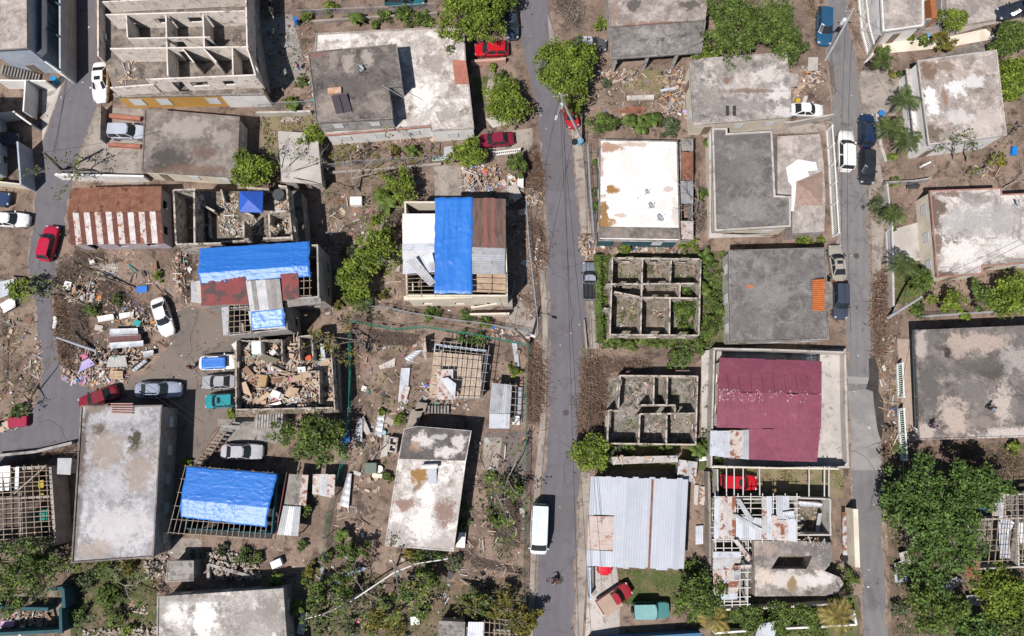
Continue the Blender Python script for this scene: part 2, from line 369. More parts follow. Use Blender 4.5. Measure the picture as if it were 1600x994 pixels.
def lattice(parent, a, b, c, d, nu, nv, w=.06, h=.1, mat=None, name='roof_frame', over=.25, jit=.01, skip=0, lower=.0, rot=True):
    """rafters (nu, running a->d) carrying battens (nv, running a->b)"""
    a, b, c, d = (Vector(p) - Vector((0, 0, lower)) for p in (a, b, c, d)); mb = MB(); r = random.Random(int(a.x * 13 + a.y * 7))
    for i in range(nu):
        t = i / max(nu - 1, 1) + r.uniform(-jit, jit) * (0 < i < nu - 1)
        p, q = a.lerp(b, t), d.lerp(c, t); e = (q - p).normalized() * over
        if r.random() < skip: continue
        mb.bar(p - e, q + e * r.uniform(.5, 1.2), w, h)
    up = Vector((0, 0, h / 2 + w * .36))
    for j in range(nv):
        t = j / max(nv - 1, 1) + r.uniform(-jit, jit) * (0 < j < nv - 1)
        p, q = a.lerp(d, t), b.lerp(c, t); e = (q - p).normalized() * over
        if r.random() < skip: q = p.lerp(q, r.uniform(.4, .8))
        mb.bar(p - e * r.uniform(.4, 1.3) + up, q + e + up, w, w * .7)
    return mb.build(name, mat or wood, parent)
def tarp(name, label, quad, group='blue tarpaulins over damaged roofs', nu=80, nv=64, amp=.10, mat=None, seed=1, lift=.06, bend=None, cat='tarp', fold=.9):
    """a wrinkled sheet over the quad a b c d; bend = (fraction, height) puts a ridge across a->d"""
    a, b, c, d = (Vector(p) for p in quad); vs = []
    for j in range(nv + 1):
        for i in range(nu + 1):
            u, v = i / nu, j / nv
            p = a.lerp(b, u).lerp(d.lerp(c, u), v)
            if bend: p.z += bend[1] * (1 - abs(v - bend[0]) / (bend[0] if v < bend[0] else 1 - bend[0]))
            q = Vector((p.x * .8, p.y * 1.2, seed * 7.3))
            w = 1 - abs(noise.noise(q * fold) * 2); w2 = 1 - abs(noise.noise(Vector((p.x * .5 + p.y * .9, p.y * .45 - p.x * .9, seed)) * fold * 2.6) * 2)
            p.z += .014 * (max(0, math.cos(6.283 * u * (b - a).length / .95)) ** 10 + max(0, math.cos(6.283 * v * (d - a).length / 1.25)) ** 10) + amp * .10 * max(0, 1 - abs(noise.noise(Vector((p.x * 3.1 + p.y * 2.2, p.y * 2.7 - p.x * 2.4, seed + 9))) * 3.2)) ** 3
            e = min(u, 1 - u, v, 1 - v)
            p.z += lift + amp * (.2 * max(w, 0) ** 8 + .55 * max(w2, 0) ** 9 * max(0, min(1, .35 + 2.2 * noise.noise(Vector((p.x * .35, p.y * .35, seed + 2))))) + .2 * noise.noise(q * .5)) - (.12 if e == 0 else 0)
            if e == 0:
                k = noise.noise(Vector((p.x * 1.3, p.y * 1.3, seed + 5))) * .12
                p.x += k; p.y += k * .7
            vs.append(p)
    n = nu + 1; mb = MB()
    mb.add(vs, [(j * n + i, j * n + i + 1, (j + 1) * n + i + 1, (j + 1) * n + i) for j in range(nv) for i in range(nu)])
    return tag(mb.build(name, mat or tarpm, smooth=True), label, cat, group)
def gable(parent, a, b, c, d, zr, nu, mats, **k):
    """two slopes over the eave quad a b c d, ridge parallel to a->b at height zr; returns the ridge ends"""
    a, b, c, d = (Vector(p) for p in (a, b, c, d)); e, f = (a + d) / 2, (b + c) / 2; e.z = f.z = zr
    roof_sheets(parent, e, f, c, d, nu, mats, name='roof_slope', **k); roof_sheets(parent, e, f, b, a, nu, mats, name='roof_slope', **k)
    return e, f
def wallring(parent, pts, h, mat, th=.15, ops='w', name='wall'):
    n = len(pts)
    for i in range(n):
        a, b = Vector(xy(pts[i])), Vector(xy(pts[(i + 1) % n])); L = (b - a).length; e = (b - a).normalized() * th / 2 * .98
        mb = MB(); open_wall(mb, a + e * (1 if i % 2 else -1), b - e * (1 if i % 2 else -1), th, h + .004 * i, auto_ops(L, door=i == 0) if ops == 'w' and L > 2.2 else ()); mb.build(name, mat, parent)
def loose_sheet(name, label, q, mat, z=.05, group='loose roofing sheets on the ground', curl=.0, cat='metal sheet', zs=None):
    """one torn roofing sheet lying where the photograph shows its four corners"""
    if len(q) == 5: q = [q[0], q[1], q[2], q[4]]
    a, b, c, d = [P(x, y, (zs[i] if zs else z)) for i, (x, y) in enumerate(q)]
    mb = MB(); n = 8; k = 10; vs = []
    for j in range(n + 1):
        for i in range(k + 1):
            p = a.lerp(b, i / k).lerp(d.lerp(c, i / k), j / n)
            p.z += (.012 if i % 2 else -.012) + curl * (2 * j / n - 1) ** 2 * (.6 + .4 * (i / k)) + .012 + .03 * noise.noise(p * 1.3)
            vs.append(p)
    mb.add(vs, [(j * (k + 1) + i, j * (k + 1) + i + 1, (j + 1) * (k + 1) + i + 1, (j + 1) * (k + 1) + i) for j in range(n) for i in range(k)])
    return tag(mb.build(name, mat), label, cat, group)
def board(name, label, q, mat, z=.1, th=.03, cat='board', group=None, zs=None):
    p = [P(x, y, zs[i] if zs else z) for i, (x, y) in enumerate(q)]; n = len(p)
    mb = MB(); up = Vector((0, 0, th))
    mb.add([v for v in p] + [v + up for v in p], [tuple(range(n))[::-1], tuple(range(n, 2 * n))] + [(i, (i + 1) % n, n + (i + 1) % n, n + i) for i in range(n)])
    return tag(mb.build(name, mat), label, cat, group)
def fence(name, label, px, h, kind, mat=None, group='yard fences and boundary walls', cat='fence', th=.15, z=0.0):
    p = PL(px); c = centre(p)
    if kind == 'block':
        mb = MB()
        for i in range(len(p) - 1): mb.wall(p[i], p[i + 1], th, -.05 + z, h + .004 * i + z)
        return tag(mb.build(name, mat or greyw), label, cat, group)
    t = T(name, label, cat, c, group); rail = MB(); inf = MB()
    for i in range(len(p) - 1):
        a, b = p[i], p[i + 1]; L = (b - a).length; n = max(1, int(L / 2.4))
        for j in range(n + (i == len(p) - 2)):
            q = a.lerp(b, j / n); m = MB()
            if kind == 'chain': m.tube([q, q + Vector((0, 0, h + .05))], .03, 6); m.build('post', mat or steel, t)
            else: m.box((q.x, q.y, h / 2 + .03), (.22, .22, h + .06), math.atan2((b - a).y, (b - a).x)); m.build('post', mat or white, t)
        up = Vector((0, 0, h))
        if kind == 'chain':
            rail.tube([a + up, b + up], .025, 5)
            k = max(2, int(L / .22))
            for j in range(k + 1):
                q = a.lerp(b, j / k); s = (b - a).normalized() * h
                for sg in (1, -1):
                    e = q + s * sg
                    f = 1.0
                    if (e - a).dot(b - a) < 0: f = (q - a).length / h
                    elif (b - e).dot(b - a) < 0: f = (b - q).length / h
                    if f > .05: inf.bar(q + Vector((0, 0, .05)), q + s * sg * f + Vector((0, 0, .05 + (h - .1) * f)), .012)
        else:
            rail.wall(a, b, .2, 0, .28); rail.wall(a, b, .14, h - .1, h)
            k = max(2, int(L / .24))
            for j in range(k): q = a.lerp(b, (j + .5) / k); inf.lathe((q.x, q.y, .28), [(.05, 0), (.075, (h - .38) * .3), (.04, (h - .38) * .7), (.06, h - .38)], 6)
    rail.build('rail', mat or (steel if kind == 'chain' else white), t)
    inf.build('mesh_panel' if kind == 'chain' else 'baluster_row', (mat or steel) if kind == 'chain' else (mat or white), t)
    return t

# ---- plants
def crown(name, r, hz, nclump, per, leaf, seed, mat, parent, z, fill=.35, sig=.2, flat=.45, shape=None):
    g = np.random.default_rng(seed)
    d = g.normal(size=(nclump, 3)); d /= np.linalg.norm(d, axis=1)[:, None]; d[:, 2] = np.abs(d[:, 2]) * 1.0 - .25
    rr = fill + (1 - fill) * g.random(nclump) ** .6
    ang = np.arctan2(d[:, 1], d[:, 0]); ph = g.random(4) * 6.28
    lob = (1 + .17 * np.sin(2 * ang + ph[0]) + .16 * np.sin(3 * ang + ph[1]) + .13 * np.sin(5 * ang + ph[2])) * (.82 + .36 * g.random(nclump))
    cl = d * rr[:, None] * np.stack([r * lob, r * lob, np.full(nclump, hz)], 1)
    if shape: cl[:, 0] *= shape[0]; cl[:, 1] *= shape[1]
    cs = sig * r * (.6 + .8 * g.random(nclump)) if r > 1.2 else np.full(nclump, sig * r)
    cs = np.minimum(cs, .5)
    k = nclump * per
    ci = np.repeat(np.arange(nclump), per)
    off = g.normal(size=(k, 3)); off /= np.maximum(np.linalg.norm(off, axis=1), .01)[:, None]; off *= (g.random(k) ** .45)[:, None]; off[:, 2] *= .7
    c = cl[ci] + off * cs[ci][:, None] * 1.5
    u = g.normal(size=(k, 3)); u[:, 2] *= flat; u /= np.linalg.norm(u, axis=1)[:, None]
    nrm = off * .8 + g.normal(size=(k, 3)) * .5 + np.array([0, 0, .8]); w = np.cross(nrm, u); w /= np.maximum(np.linalg.norm(w, axis=1), .01)[:, None]
    s = leaf * (.55 + .8 * g.random(k))
    u = u * s[:, None]; w = w * (s * .55)[:, None]
    v = np.stack([c - u, c - w * 1.0, c + u, c + w * 1.0], 1).reshape(-1, 3); v[:, 2] += z
    me = bpy.data.meshes.new(name); me.from_pydata(v.tolist(), [], np.arange(4 * k).reshape(k, 4).tolist()); me.materials.append(mat); me.update()
    o = bpy.data.objects.new(name, me); COL.objects.link(o); o.parent = parent
    return cl
NTREE = [0]
def tree(px, py, r, label, mat, h=None, dens=1.0, leaf=.165, kind='leafy_tree', cat='tree', group='trees in the yards', shape=None, limbs=7, trunk=True, tm=None, fill=.35, hz=None):
    """trunk, limbs and a crown of leaf clumps; (px, py) is where the photograph shows the middle of the crown"""
    NTREE[0] += 1; sd = NTREE[0]
    h = h or (1.0 + 1.25 * r if r > 1.3 else .35 + .9 * r); zc = h - r * .55 if r > 1.3 else h * .5
    zc = max(zc, .3); hz = hz or (r * .62 if r > 1.3 else r * .8)
    c = P(px, py, zc); t = T(kind, label, cat, (c.x, c.y, 0), group)
    n = int((16 + 9.5 * r * r) * dens ** .5) if r > 1.2 else int(10 + 10 * r)
    n = min(n, 560); per = int((52 if r > 1.2 else 20) * dens ** .3)
    ob = MB(); g = random.Random(sd)
    cl = crown('crown' if r > 1.3 else 'foliage', r, hz, n, per, leaf, sd, mat, t, zc, fill, shape=shape)
    cl = cl + np.array([0, 0, zc])
    rt = max(.05, .045 * r + .05)
    mid = Vector((0, 0, zc * .75))
    ob.tube([(0, 0, -.05), mid * .5 + Vector((g.uniform(-.1, .1), g.uniform(-.1, .1), 0)), mid], [rt * 1.25, rt, rt * .8], 7)
    for i in range(limbs if r > 1.2 else 3):
        e = Vector(cl[g.randrange(len(cl))]); m = mid.lerp(e, .5) + Vector((g.uniform(-.2, .2), g.uniform(-.2, .2), .15)) * r * .35
        ob.tube([mid, m, e], [rt * .6, rt * .36, rt * .14], 5)
        for k in range(2):
            e2 = Vector(cl[g.randrange(len(cl))])
            if (e2 - m).length < r * 1.1: ob.tube([m, m.lerp(e2, .5) + Vector((0, 0, .1)), e2], [rt * .3, rt * .2, rt * .08], 4)
    w = Vector((t.location)); ob.v = [tuple(Vector(v) + w) for v in ob.v]
    ob.build('trunk' if r > 1.3 else 'stem', tm or bark, t)
    return t
def bare_tree(bx, by, tips, label, r0=.14, leaves=0, mat=None, kind='bare_tree', zt=4.0, sd=1, group='storm stripped trees', leaf=.14, tm=None, spread=.5, zb=0):
    """a stripped tree: trunk base at a pixel, limbs reaching to the given tip pixels at height zt"""
    g = random.Random(sd); b = P(bx, by, zb); t = T(kind, label, 'tree', b, group); mb = MB(); ends = []
    fork = None
    for (x, y) in tips:
        zz = zt * g.uniform(.75, 1.1); e = P(x, y, zz)
        if fork is None: fork = b.lerp(e, .3); fork.z = zz * .42; mb.tube([b, b.lerp(fork, .5) + Vector((g.uniform(-.1, .1), g.uniform(-.1, .1), 0)), fork], [r0 * 1.15, r0, r0 * .85], 7)
        m = fork.lerp(e, .5) + Vector((g.uniform(-.3, .3), g.uniform(-.3, .3), .3))
        mb.tube([fork, m, e], [r0 * .7, r0 * .45, r0 * .15], 6); ends.append(e)
        for k in range(7):
            s = m.lerp(e, g.random()); d = (e - m).normalized() + Vector((g.uniform(-1, 1), g.uniform(-1, 1), g.uniform(-.2, .7))) * .9
            q = s + d * g.uniform(.5, 1.3); mb.tube([s, s.lerp(q, .5) + Vector((0, 0, .08)), q], [r0 * .22, r0 * .15, r0 * .06], 4); ends.append(q)
            for _ in range(2):
                q2 = q + Vector((g.uniform(-1, 1), g.uniform(-1, 1), g.uniform(-.2, .5))) * .5; mb.tube([s.lerp(q, .6), q2], [r0 * .12, r0 * .05], 3)
    mb.build('trunk', tm or bark_p, t)
    if leaves:
        gg = np.random.default_rng(sd); k = leaves
        idx = gg.integers(0, len(ends), k); c = np.array([tuple(e - b) for e in ends])[idx] + gg.normal(size=(k, 3)) * spread * .5
        u = gg.normal(size=(k, 3)); u[:, 2] *= .4; u /= np.linalg.norm(u, axis=1)[:, None]; w = np.cross(u, [0, 0, 1]) + gg.normal(size=(k, 3)) * .3
        s = leaf * (.6 + .8 * gg.random(k)); u *= s[:, None]; w *= (s * .55)[:, None]
        v = np.stack([c - u, c - w, c + u, c + w], 1).reshape(-1, 3)
        me = bpy.data.meshes.new('foliage'); me.from_pydata(v.tolist(), [], np.arange(4 * k).reshape(k, 4).tolist()); me.materials.append(mat or L_BRIGHT); me.update()
        o = bpy.data.objects.new('foliage', me); COL.objects.link(o); o.parent = t
    return t
def frond_mesh(L, mat, n=20, droop=.55, wid=.42):
    mb = MB(); pts = []
    for i in range(n + 1):
        s = i / n; pts.append(Vector((L * (s - .12 * s * s), 0, L * (.32 * s - droop * s * s))))
    mb.tube(pts, [.035 * (1 - .8 * i / n) for i in range(n + 1)], 4)
    for i in range(2, n + 1):
        s = i / n; ll = wid * L * (.35 + 1.1 * math.sin(3.1 * min(s * .9 + .1, 1)) * .6); p = pts[i]
        for sg in (1, -1):
            tip = p + Vector((ll * .55, sg * ll * .75, -ll * .25)); b2 = p + Vector((L / n * .75, 0, 0))
            mb.add([p, (p + tip) / 2 + Vector((-.02, 0, .04)), tip, (b2 + tip) / 2 + Vector((.03, 0, .03))], [(0, 1, 2, 3)])
    me = mb.build('frond', mat, None, Vector((0, 0, 0)))
    return me
def palm(px, py, L, h, label, mat=None, n=13, kind='palm_tree', group='palm trees', sd=0):
    c = P(px, py, h); t = T(kind, label, 'palm', (c.x, c.y, 0), group)
    mb = MB(); mb.tube([c * 1 - Vector((0, 0, h)), Vector((c.x + .08, c.y, h * .5)), c], [.17, .13, .11], 8); mb.build('trunk', bark_p, t)
    f0 = frond_mesh(L, mat or L_PALM); g = random.Random(sd + int(px))
    for i in range(n):
        f = f0 if i == 0 else f0.copy()
        if i: COL.objects.link(f)
        f.parent = t; f.location = (0, 0, h); s = g.uniform(.75, 1.1); f.scale = (s, s, s)
        f.rotation_euler = (g.uniform(-.2, .2), g.uniform(-.5, .35), i * 6.283 / n + g.uniform(-.25, .25))
    return t
def banana(px, py, L, label, mat=None, n=9, h=1.2, group='banana plants', sd=0):
    c = P(px, py, h); t = T('banana_plant', label, 'plant', (c.x, c.y, 0), group); g = random.Random(sd + int(px * 3 + py))
    mb = MB(); mb.tube([(c.x, c.y, -.03), (c.x, c.y, h)], [.13, .09], 7); mb.build('stem', L_MID, t)
    lf = MB(); k = 8; vs = []
    for i in range(k + 1):
        s = i / k; w = .23 * L * math.sin(3.14 * min(.08 + s * .92, 1)) ** .7; x = L * s * (1 - .15 * s); z = L * (.55 * s - .75 * s * s)
        vs += [(x, -w, z - w * .25), (x, 0, z + w * .2), (x, w, z - w * .25)]
    lf.add(vs, [f for i in range(k) for f in ((3 * i, 3 * i + 1, 3 * i + 4, 3 * i + 3), (3 * i + 1, 3 * i + 2, 3 * i + 5, 3 * i + 4))])
    l0 = lf.build('leaf', mat or L_MID, None, Vector((0, 0, 0)))
    for i in range(n):
        f = l0 if i == 0 else l0.copy()
        if i: COL.objects.link(f)
        f.parent = t; f.location = (0, 0, h * .95); s = g.uniform(.6, 1.1); f.scale = (s, s, s); f.rotation_euler = (g.uniform(-.3, .3), g.uniform(-.5, .3), i * 6.283 / n + g.uniform(-.4, .4))
    return t
def tufts(name, polys, dens, size, mat, h=.25, z=.02, sd=1):
    """ground cover nobody could count: one object of small blades"""
    g = np.random.default_rng(sd); V = []
    for px in polys:
        p = ccw(PL(px)); A = abs(area2(p)) / 2; k = int(A * dens); a = np.array(p); lo, hi = a.min(0), a.max(0)
        q = lo + g.random((k * 3, 2)) * (hi - lo); ins = np.zeros(len(q), bool); j = len(a) - 1
        for i in range(len(a)):
            cnd = ((a[i, 1] > q[:, 1]) != (a[j, 1] > q[:, 1])); xs = (a[j, 0] - a[i, 0]) * (q[:, 1] - a[i, 1]) / (a[j, 1] - a[i, 1] + 1e-9) + a[i, 0]
            ins ^= cnd & (q[:, 0] < xs); j = i
        q = q[ins][:k]
        msk = np.array([noise.noise(Vector((x * .55, y * .55, sd))) > -.12 + .25 * g.random() for x, y in q]) if len(q) else []
        q = q[msk] if len(q) else q
        V.append(q)
    q = np.concatenate(V); k = len(q); c = np.column_stack([q, z + h * g.random(k)])
    u = g.normal(size=(k, 3)); u[:, 2] *= .5; u /= np.linalg.norm(u, axis=1)[:, None]; w = np.cross(u, g.normal(size=(k, 3)) * .5 + np.array([0, 0, 1])); s = size * (.5 + g.random(k))
    u *= s[:, None]; w *= (s * .5)[:, None]
    v = np.stack([c - u, c - w, c + u, c + w], 1).reshape(-1, 3); v[:, 2] = np.maximum(v[:, 2], .012)
    me = bpy.data.meshes.new(name); me.from_pydata(v.tolist(), [], np.arange(4 * k).reshape(k, 4).tolist()); me.materials.append(mat); me.update()
    o = bpy.data.objects.new(name, me); COL.objects.link(o); return tag(o, kind='stuff')

# ---- debris
def inside(p, q):
    x, y = q; r = False; j = len(p) - 1
    for i in range(len(p)):
        if (p[i][1] > y) != (p[j][1] > y) and x < (p[j][0] - p[i][0]) * (y - p[i][1]) / (p[j][1] - p[i][1]) + p[i][0]: r = not r
        j = i
    return r
def scatter(px, n, g, z=0.0):
    p = ccw(PL(px, z)); xs = [a[0] for a in p]; ys = [a[1] for a in p]; out = []
    while len(out) < n:
        q = (g.uniform(min(xs), max(xs)), g.uniform(min(ys), max(ys)))
        if inside(p, q): out.append(q)
    return out, p
def edge_dist(p, q):
    m = 1e9; q = Vector(q)
    for i in range(len(p)):
        a, b = Vector(p[i]), Vector(p[(i + 1) % len(p)]); t = max(0, min(1, (q - a).dot(b - a) / (b - a).length_squared)); m = min(m, (q - a.lerp(b, t)).length)
    return m
def brush_pile(label, px, h=.9, dens=16, mat=None, mat2=None, sd=1, L=(.5, 1.7), r=.022, leafy=0, name='brush_pile', group='piles of cut branches', z=0):
    g = random.Random(sd); p = ccw(PL(px, z)); A = abs(area2(p)) / 2; L = (L[0] * .55, L[1] * .68); r = r * .8; n = int(A * dens * 2.3); pts, p = scatter(px, n, g, z); mb = MB()
    base = MB(); base.add([(x, y, .03 + z) for x, y in offset(p, -.25)], [tuple(range(len(p)))])
    t = T(name, label, 'brush pile', centre(p) + Vector((0, 0, z)), group)
    for q in pts:
        if g.random() < .22: q = (q[0] + g.gauss(0, .55), q[1] + g.gauss(0, .55))
        k = min(1, edge_dist(p, q) / .9) * max(.25, .75 + 1.1 * noise.noise(Vector((q[0] * .45, q[1] * .45, sd + 3)))); zz = z + .04 + h * k * (g.random() ** .8) * (.6 + .7 * abs(noise.noise(Vector((q[0], q[1], sd)))))
        l = g.uniform(*L); a = g.uniform(0, 6.283); d = Vector((math.cos(a), math.sin(a), g.uniform(-.45, .45))) * l / 2; c = Vector((q[0], q[1], zz))
        o = Vector((g.uniform(-.15, .15), g.uniform(-.15, .15), g.uniform(0, .12)))
        rr = r * g.uniform(.5, 1.7) * (2.2 if g.random() < .06 else 1)
        mb.tube([c - d, c + o, c + d], [rr, rr * .9, rr * .5], 3, int(g.random() < .35), cap=False)
    for v in range(len(mb.v)):
        if mb.v[v][2] < z + .01: mb.v[v] = (mb.v[v][0], mb.v[v][1], z + .01)
    mb.build('branches', [mat or twig, mat2 or twig_r], t)
    base.build('leaf_litter', M('leaf_litter', (.10, .072, .056), (.065, .047, .038), None, s1=2, fa=.5), t)
    if leafy:
        gg = np.random.default_rng(sd); pts, _ = scatter(px, leafy, g, z); V = MB()
        for q in pts:
            c = Vector((q[0], q[1], z + h * g.uniform(.3, 1))); a = g.uniform(0, 6.28); u = Vector((math.cos(a), math.sin(a), g.uniform(-.3, .3))) * .11; w = u.cross(Vector((0, 0, 1))) * .5
            V.add([c - u, c - w, c + u, c + w], [(0, 1, 2, 3)])
        V.build('leaves', L_MID, t)
    return t
JUNK = [plain('junk_board', (.45, .33, .235)), plain('junk_timber', (.38, .28, .20)), plain('junk_white', (.62, .61, .59)), plain('junk_grey', (.40, .40, .41)), plain('junk_dark', (.06, .055, .055)),
        plain('junk_tan', (.50, .38, .285)), plain('junk_brown', (.22, .13, .09)), plain('junk_blue', (.05, .15, .42)), plain('junk_pink', (.62, .16, .33)), plain('junk_teal', (.04, .32, .30)), plain('junk_orange', (.62, .25, .08)), plain('junk_lilac', (.42, .36, .62)), plain('junk_pale', (.43, .385, .34))]
def rubble(label, px, n=120, h=.5, sd=1, w=None, size=(.15, .9), name='debris_pile', z=0, group='heaps of hurricane debris', cat='debris', plank=.45):
    """a heap of broken boards, boxes, panels and household things"""
    g = random.Random(sd); pts, p = scatter(px, n, g, z); mb = MB(); w = w or [3, 5, 2, 3, 4, 2.5, 5, .3, .2, .2, .3, .2, 3]
    for q in pts:
        k = min(1, edge_dist(p, q) / .8); zz = z + .03 + h * k * g.random(); s = g.uniform(*size) * (1.5 if g.random() < .12 else 1) * g.uniform(.5, 1); u = g.random()
        if u < plank: d = (s * 1.9, g.uniform(.05, .14), .035)
        elif u < plank + .3: d = (s, s * g.uniform(.4, .9), .03)
        else: d = (s * .55, s * .45, s * g.uniform(.15, .4))
        rx, ry = (g.uniform(-.35, .35), g.uniform(-.35, .35)) if k > .3 else (0, g.uniform(-.08, .08))
        mb.box((q[0], q[1], max(zz, z + .02 + d[2] / 2 + abs(ry) * d[0] * .45 + abs(rx) * d[1] * .4)), d, g.uniform(0, 6.28), g.choices(range(len(JUNK)), w)[0], rx, ry)
    o = mb.build(name, JUNK); return tag(o, label, cat, group, kind='stuff' if n > 40 else None)
def box_item(name, label, px, py, d, rz, mat, cat, z=0, group=None, rx=0, ry=0):
    c = P(px, py, z + d[2] / 2); mb = MB(); mb.box((c.x, c.y, z + d[2] / 2), d, rz, 0, rx, ry); o = mb.build(name, mat)
    bv = o.modifiers.new('bevel', 'BEVEL'); bv.width = min(d) * .12; bv.segments = 2
    return tag(o, label, cat, group)
# ---------------------------------------------------------------- vehicles
def paint(name, c, rough=.28):
    if name in MATS: return MATS[name]
    m = M(name, c, tuple(x * .86 + .012 for x in c), None, s1=.7, rough=rough, fa=.05, obj=True, spec=.5)
    return m
chrome = plain('headlight_glass', (.42, .44, .46), .15); redl = plain('tail_lamp_red', (.35, .015, .012), .25); tyrem = black; rimm = plain('wheel_rim', (.42, .43, .44), .35, metal=.5)
trimb = plain('black_trim', (.03, .03, .032), .5)
SPEC = {  # length, width, stations (x, half width, top), greenhouse (rear base, front base, rear top, front top, base half, top half, z0, z1)
 'sedan': (4.5, 1.76, [(-2.25, .70, .74), (-2.12, .82, .92), (-1.5, .88, 1.0), (-.6, .88, .98), (.7, .88, .96), (1.3, .87, .92), (1.95, .82, .82), (2.2, .72, .68), (2.25, .66, .6)], (-1.62, 1.02, -.88, .28, .80, .60, .97, 1.43)),
 'hatch': (4.1, 1.75, [(-2.05, .74, .8), (-1.98, .84, 1.0), (-1.2, .88, 1.02), (.5, .88, 1.0), (1.2, .87, .95), (1.8, .82, .84), (2.0, .72, .7), (2.05, .66, .6)], (-1.95, 1.0, -1.55, .3, .80, .62, .98, 1.52)),
 'suv': (4.5, 1.85, [(-2.25, .78, .85), (-2.18, .88, 1.05), (-1.2, .92, 1.1), (.6, .92, 1.08), (1.2, .91, 1.02), (1.95, .86, .95), (2.2, .78, .8), (2.25, .7, .66)], (-2.14, 1.05, -1.92, .35, .84, .68, 1.05, 1.72)),
 'van': (5.4, 1.95, [(-2.7, .88, .9), (-2.66, .96, 1.15), (-1.2, .97, 1.2), (1.4, .97, 1.2), (2.1, .95, 1.12), (2.55, .9, 1.0), (2.68, .82, .8), (2.7, .78, .66)], (-2.63, 2.3, -2.52, 1.45, .93, .84, 1.15, 2.2)),
 'pickup': (4.9, 1.8, [(-.35, .88, 1.0), (.6, .9, 1.02), (1.3, .89, 1.0), (2.1, .86, .92), (2.4, .78, .8), (2.45, .72, .66)], (-.33, 1.2, -.15, .5, .82, .66, 1.0, 1.62)),
 'jeep': (4.0, 1.7, [(-2.0, .84, .95), (-1.97, .85, 1.0), (-.5, .85, 1.02), (.8, .85, 1.02), (1.5, .8, .98), (1.95, .74, .95), (2.0, .7, .8)], (-1.94, .72, -1.9, .42, .8, .74, 1.0, 1.75)),
}
def car(kind, rear, front, col, label, cat='car', name='parked_car', roof=None, wide=1.0, sunroof=False, group='vehicles parked in the neighbourhood', scale=None, bed=None, cover=None, cratez=None, roofrack=False):
    L0, W0, st, gh = SPEC[kind]
    a, b = P(*rear, .55), P(*front, .55); d = b - a; c = (a + b) / 2
    k = d.length / L0 if scale is None else scale
    t = T(name, label, cat, (c.x, c.y, 0), group, math.atan2(d.y, d.x)); W = wide * (.55 + .45 * k)
    def fin(mb, nm, mt, par=t, sm=False, bev=0):
        mb.v = [(x * k, y * W, z) for x, y, z in mb.v]
        o = mb.build(nm, mt, par, local=True, smooth=sm)
        if sm: o.data.set_sharp_from_angle(angle=rad(38))
        if bev: q = o.modifiers.new('bevel', 'BEVEL'); q.width = bev; q.segments = 2; q.limit_method = 'ANGLE'; q.angle_limit = rad(35)
        return o
    pm = paint('paint_' + '_'.join(str(int(x * 100)) for x in col), col)
    B = MB(); vs = []; x0_, x1_ = st[0][0], st[-1][0]; wm = max(q[1] for q in st); ex = {'van': 7, 'jeep': 9, 'pickup': 6}.get(kind, 4.6); hl = L0 / 2; cols = []
    for u in (0, .012, .035, .08, .16, .27, .38, .5, .62, .73, .84, .92, .965, .988, 1):
        x = x0_ + (x1_ - x0_) * u; z = float(np.interp(x, [q[0] for q in st], [q[2] for q in st])); tt = min(abs(x) / hl, 1)
        if kind == 'pickup' and x < 0: tt = 0
        w = wm * max((1 - (tt * .985) ** ex) ** (1 / ex), .3); cols.append(x)
        zs = z - .1; zl = .24 + .1 * max(0, tt - .93) / .07
        vs += [(x, -w * .92, zl), (x, -w, zl + .14), (x, -w, zs), (x, -w * .9, z - .015), (x, -w * .45, z + .014), (x, w * .45, z + .014), (x, w * .9, z - .015), (x, w, zs), (x, w, zl + .14), (x, w * .92, zl)]
    n = 10; m = len(cols)
    B.add(vs, [(i * n + j, i * n + (j + 1) % n, (i + 1) * n + (j + 1) % n, (i + 1) * n + j) for i in range(m - 1) for j in range(n)] + [tuple(range(n))[::-1], tuple(range((m - 1) * n, m * n))])
    if kind == 'pickup':
        for s in (-1, 1): B.box((-1.42, s * .84, .72), (2.08, .08, .62))
        B.box((-2.42, 0, .72), (.07, 1.7, .62)); B.box((-1.42, 0, .5), (2.06, 1.6, .1))
    body = fin(B, 'body', pm, sm=True)
    xr, xf, yr, yf, hb, ht, z0, z1 = gh
    bu = .14 if kind not in ('van', 'jeep') else .05
    lo = [(xr, -hb, z0 - .03), (xf - bu, -hb, z0 - .03), (xf - bu, hb, z0 - .03), (xr, hb, z0 - .03)]; hi = [(yr, -ht, z1), (yf - bu, -ht, z1), (yf - bu, ht, z1), (yr, ht, z1)]
    fl = [(xf + bu * .5, -hb * .5, z0 - .03), (xf + bu * .5, hb * .5, z0 - .03)]; fh = [(yf + bu * .4, -ht * .5, z1), (yf + bu * .4, ht * .5, z1)]
    g = MB(); g.add([lo[0], lo[1], fl[0], fl[1], lo[2], lo[3], hi[0], hi[1], fh[0], fh[1], hi[2], hi[3]], [(i, (i + 1) % 6, 6 + (i + 1) % 6, 6 + i) for i in range(6)] + [tuple(range(6, 12))])
    fin(g, 'cabin', pm, bev=.02)
    rf = MB(); rp = [(yr - .05, -ht * .86), (yr + .02, -ht - .02), (yf - .16, -ht - .02), (yf + .02, -ht * .6), (yf + .06, 0), (yf + .02, ht * .6), (yf - .16, ht + .02), (yr + .02, ht + .02), (yr - .05, ht * .86)]
    rf.prism(rp, z1 - .015, z1 + .03)
    rmt = pm if roof is None else paint('paint_' + '_'.join(str(int(x * 100)) for x in roof), roof)
    ro = fin(rf, 'roof', rmt, bev=.018)
    if sunroof: s = MB(); s.box((yf - .38, 0, z1 + .03), (.42, ht * 1.15, .016)); fin(s, 'sunroof', glass, ro)
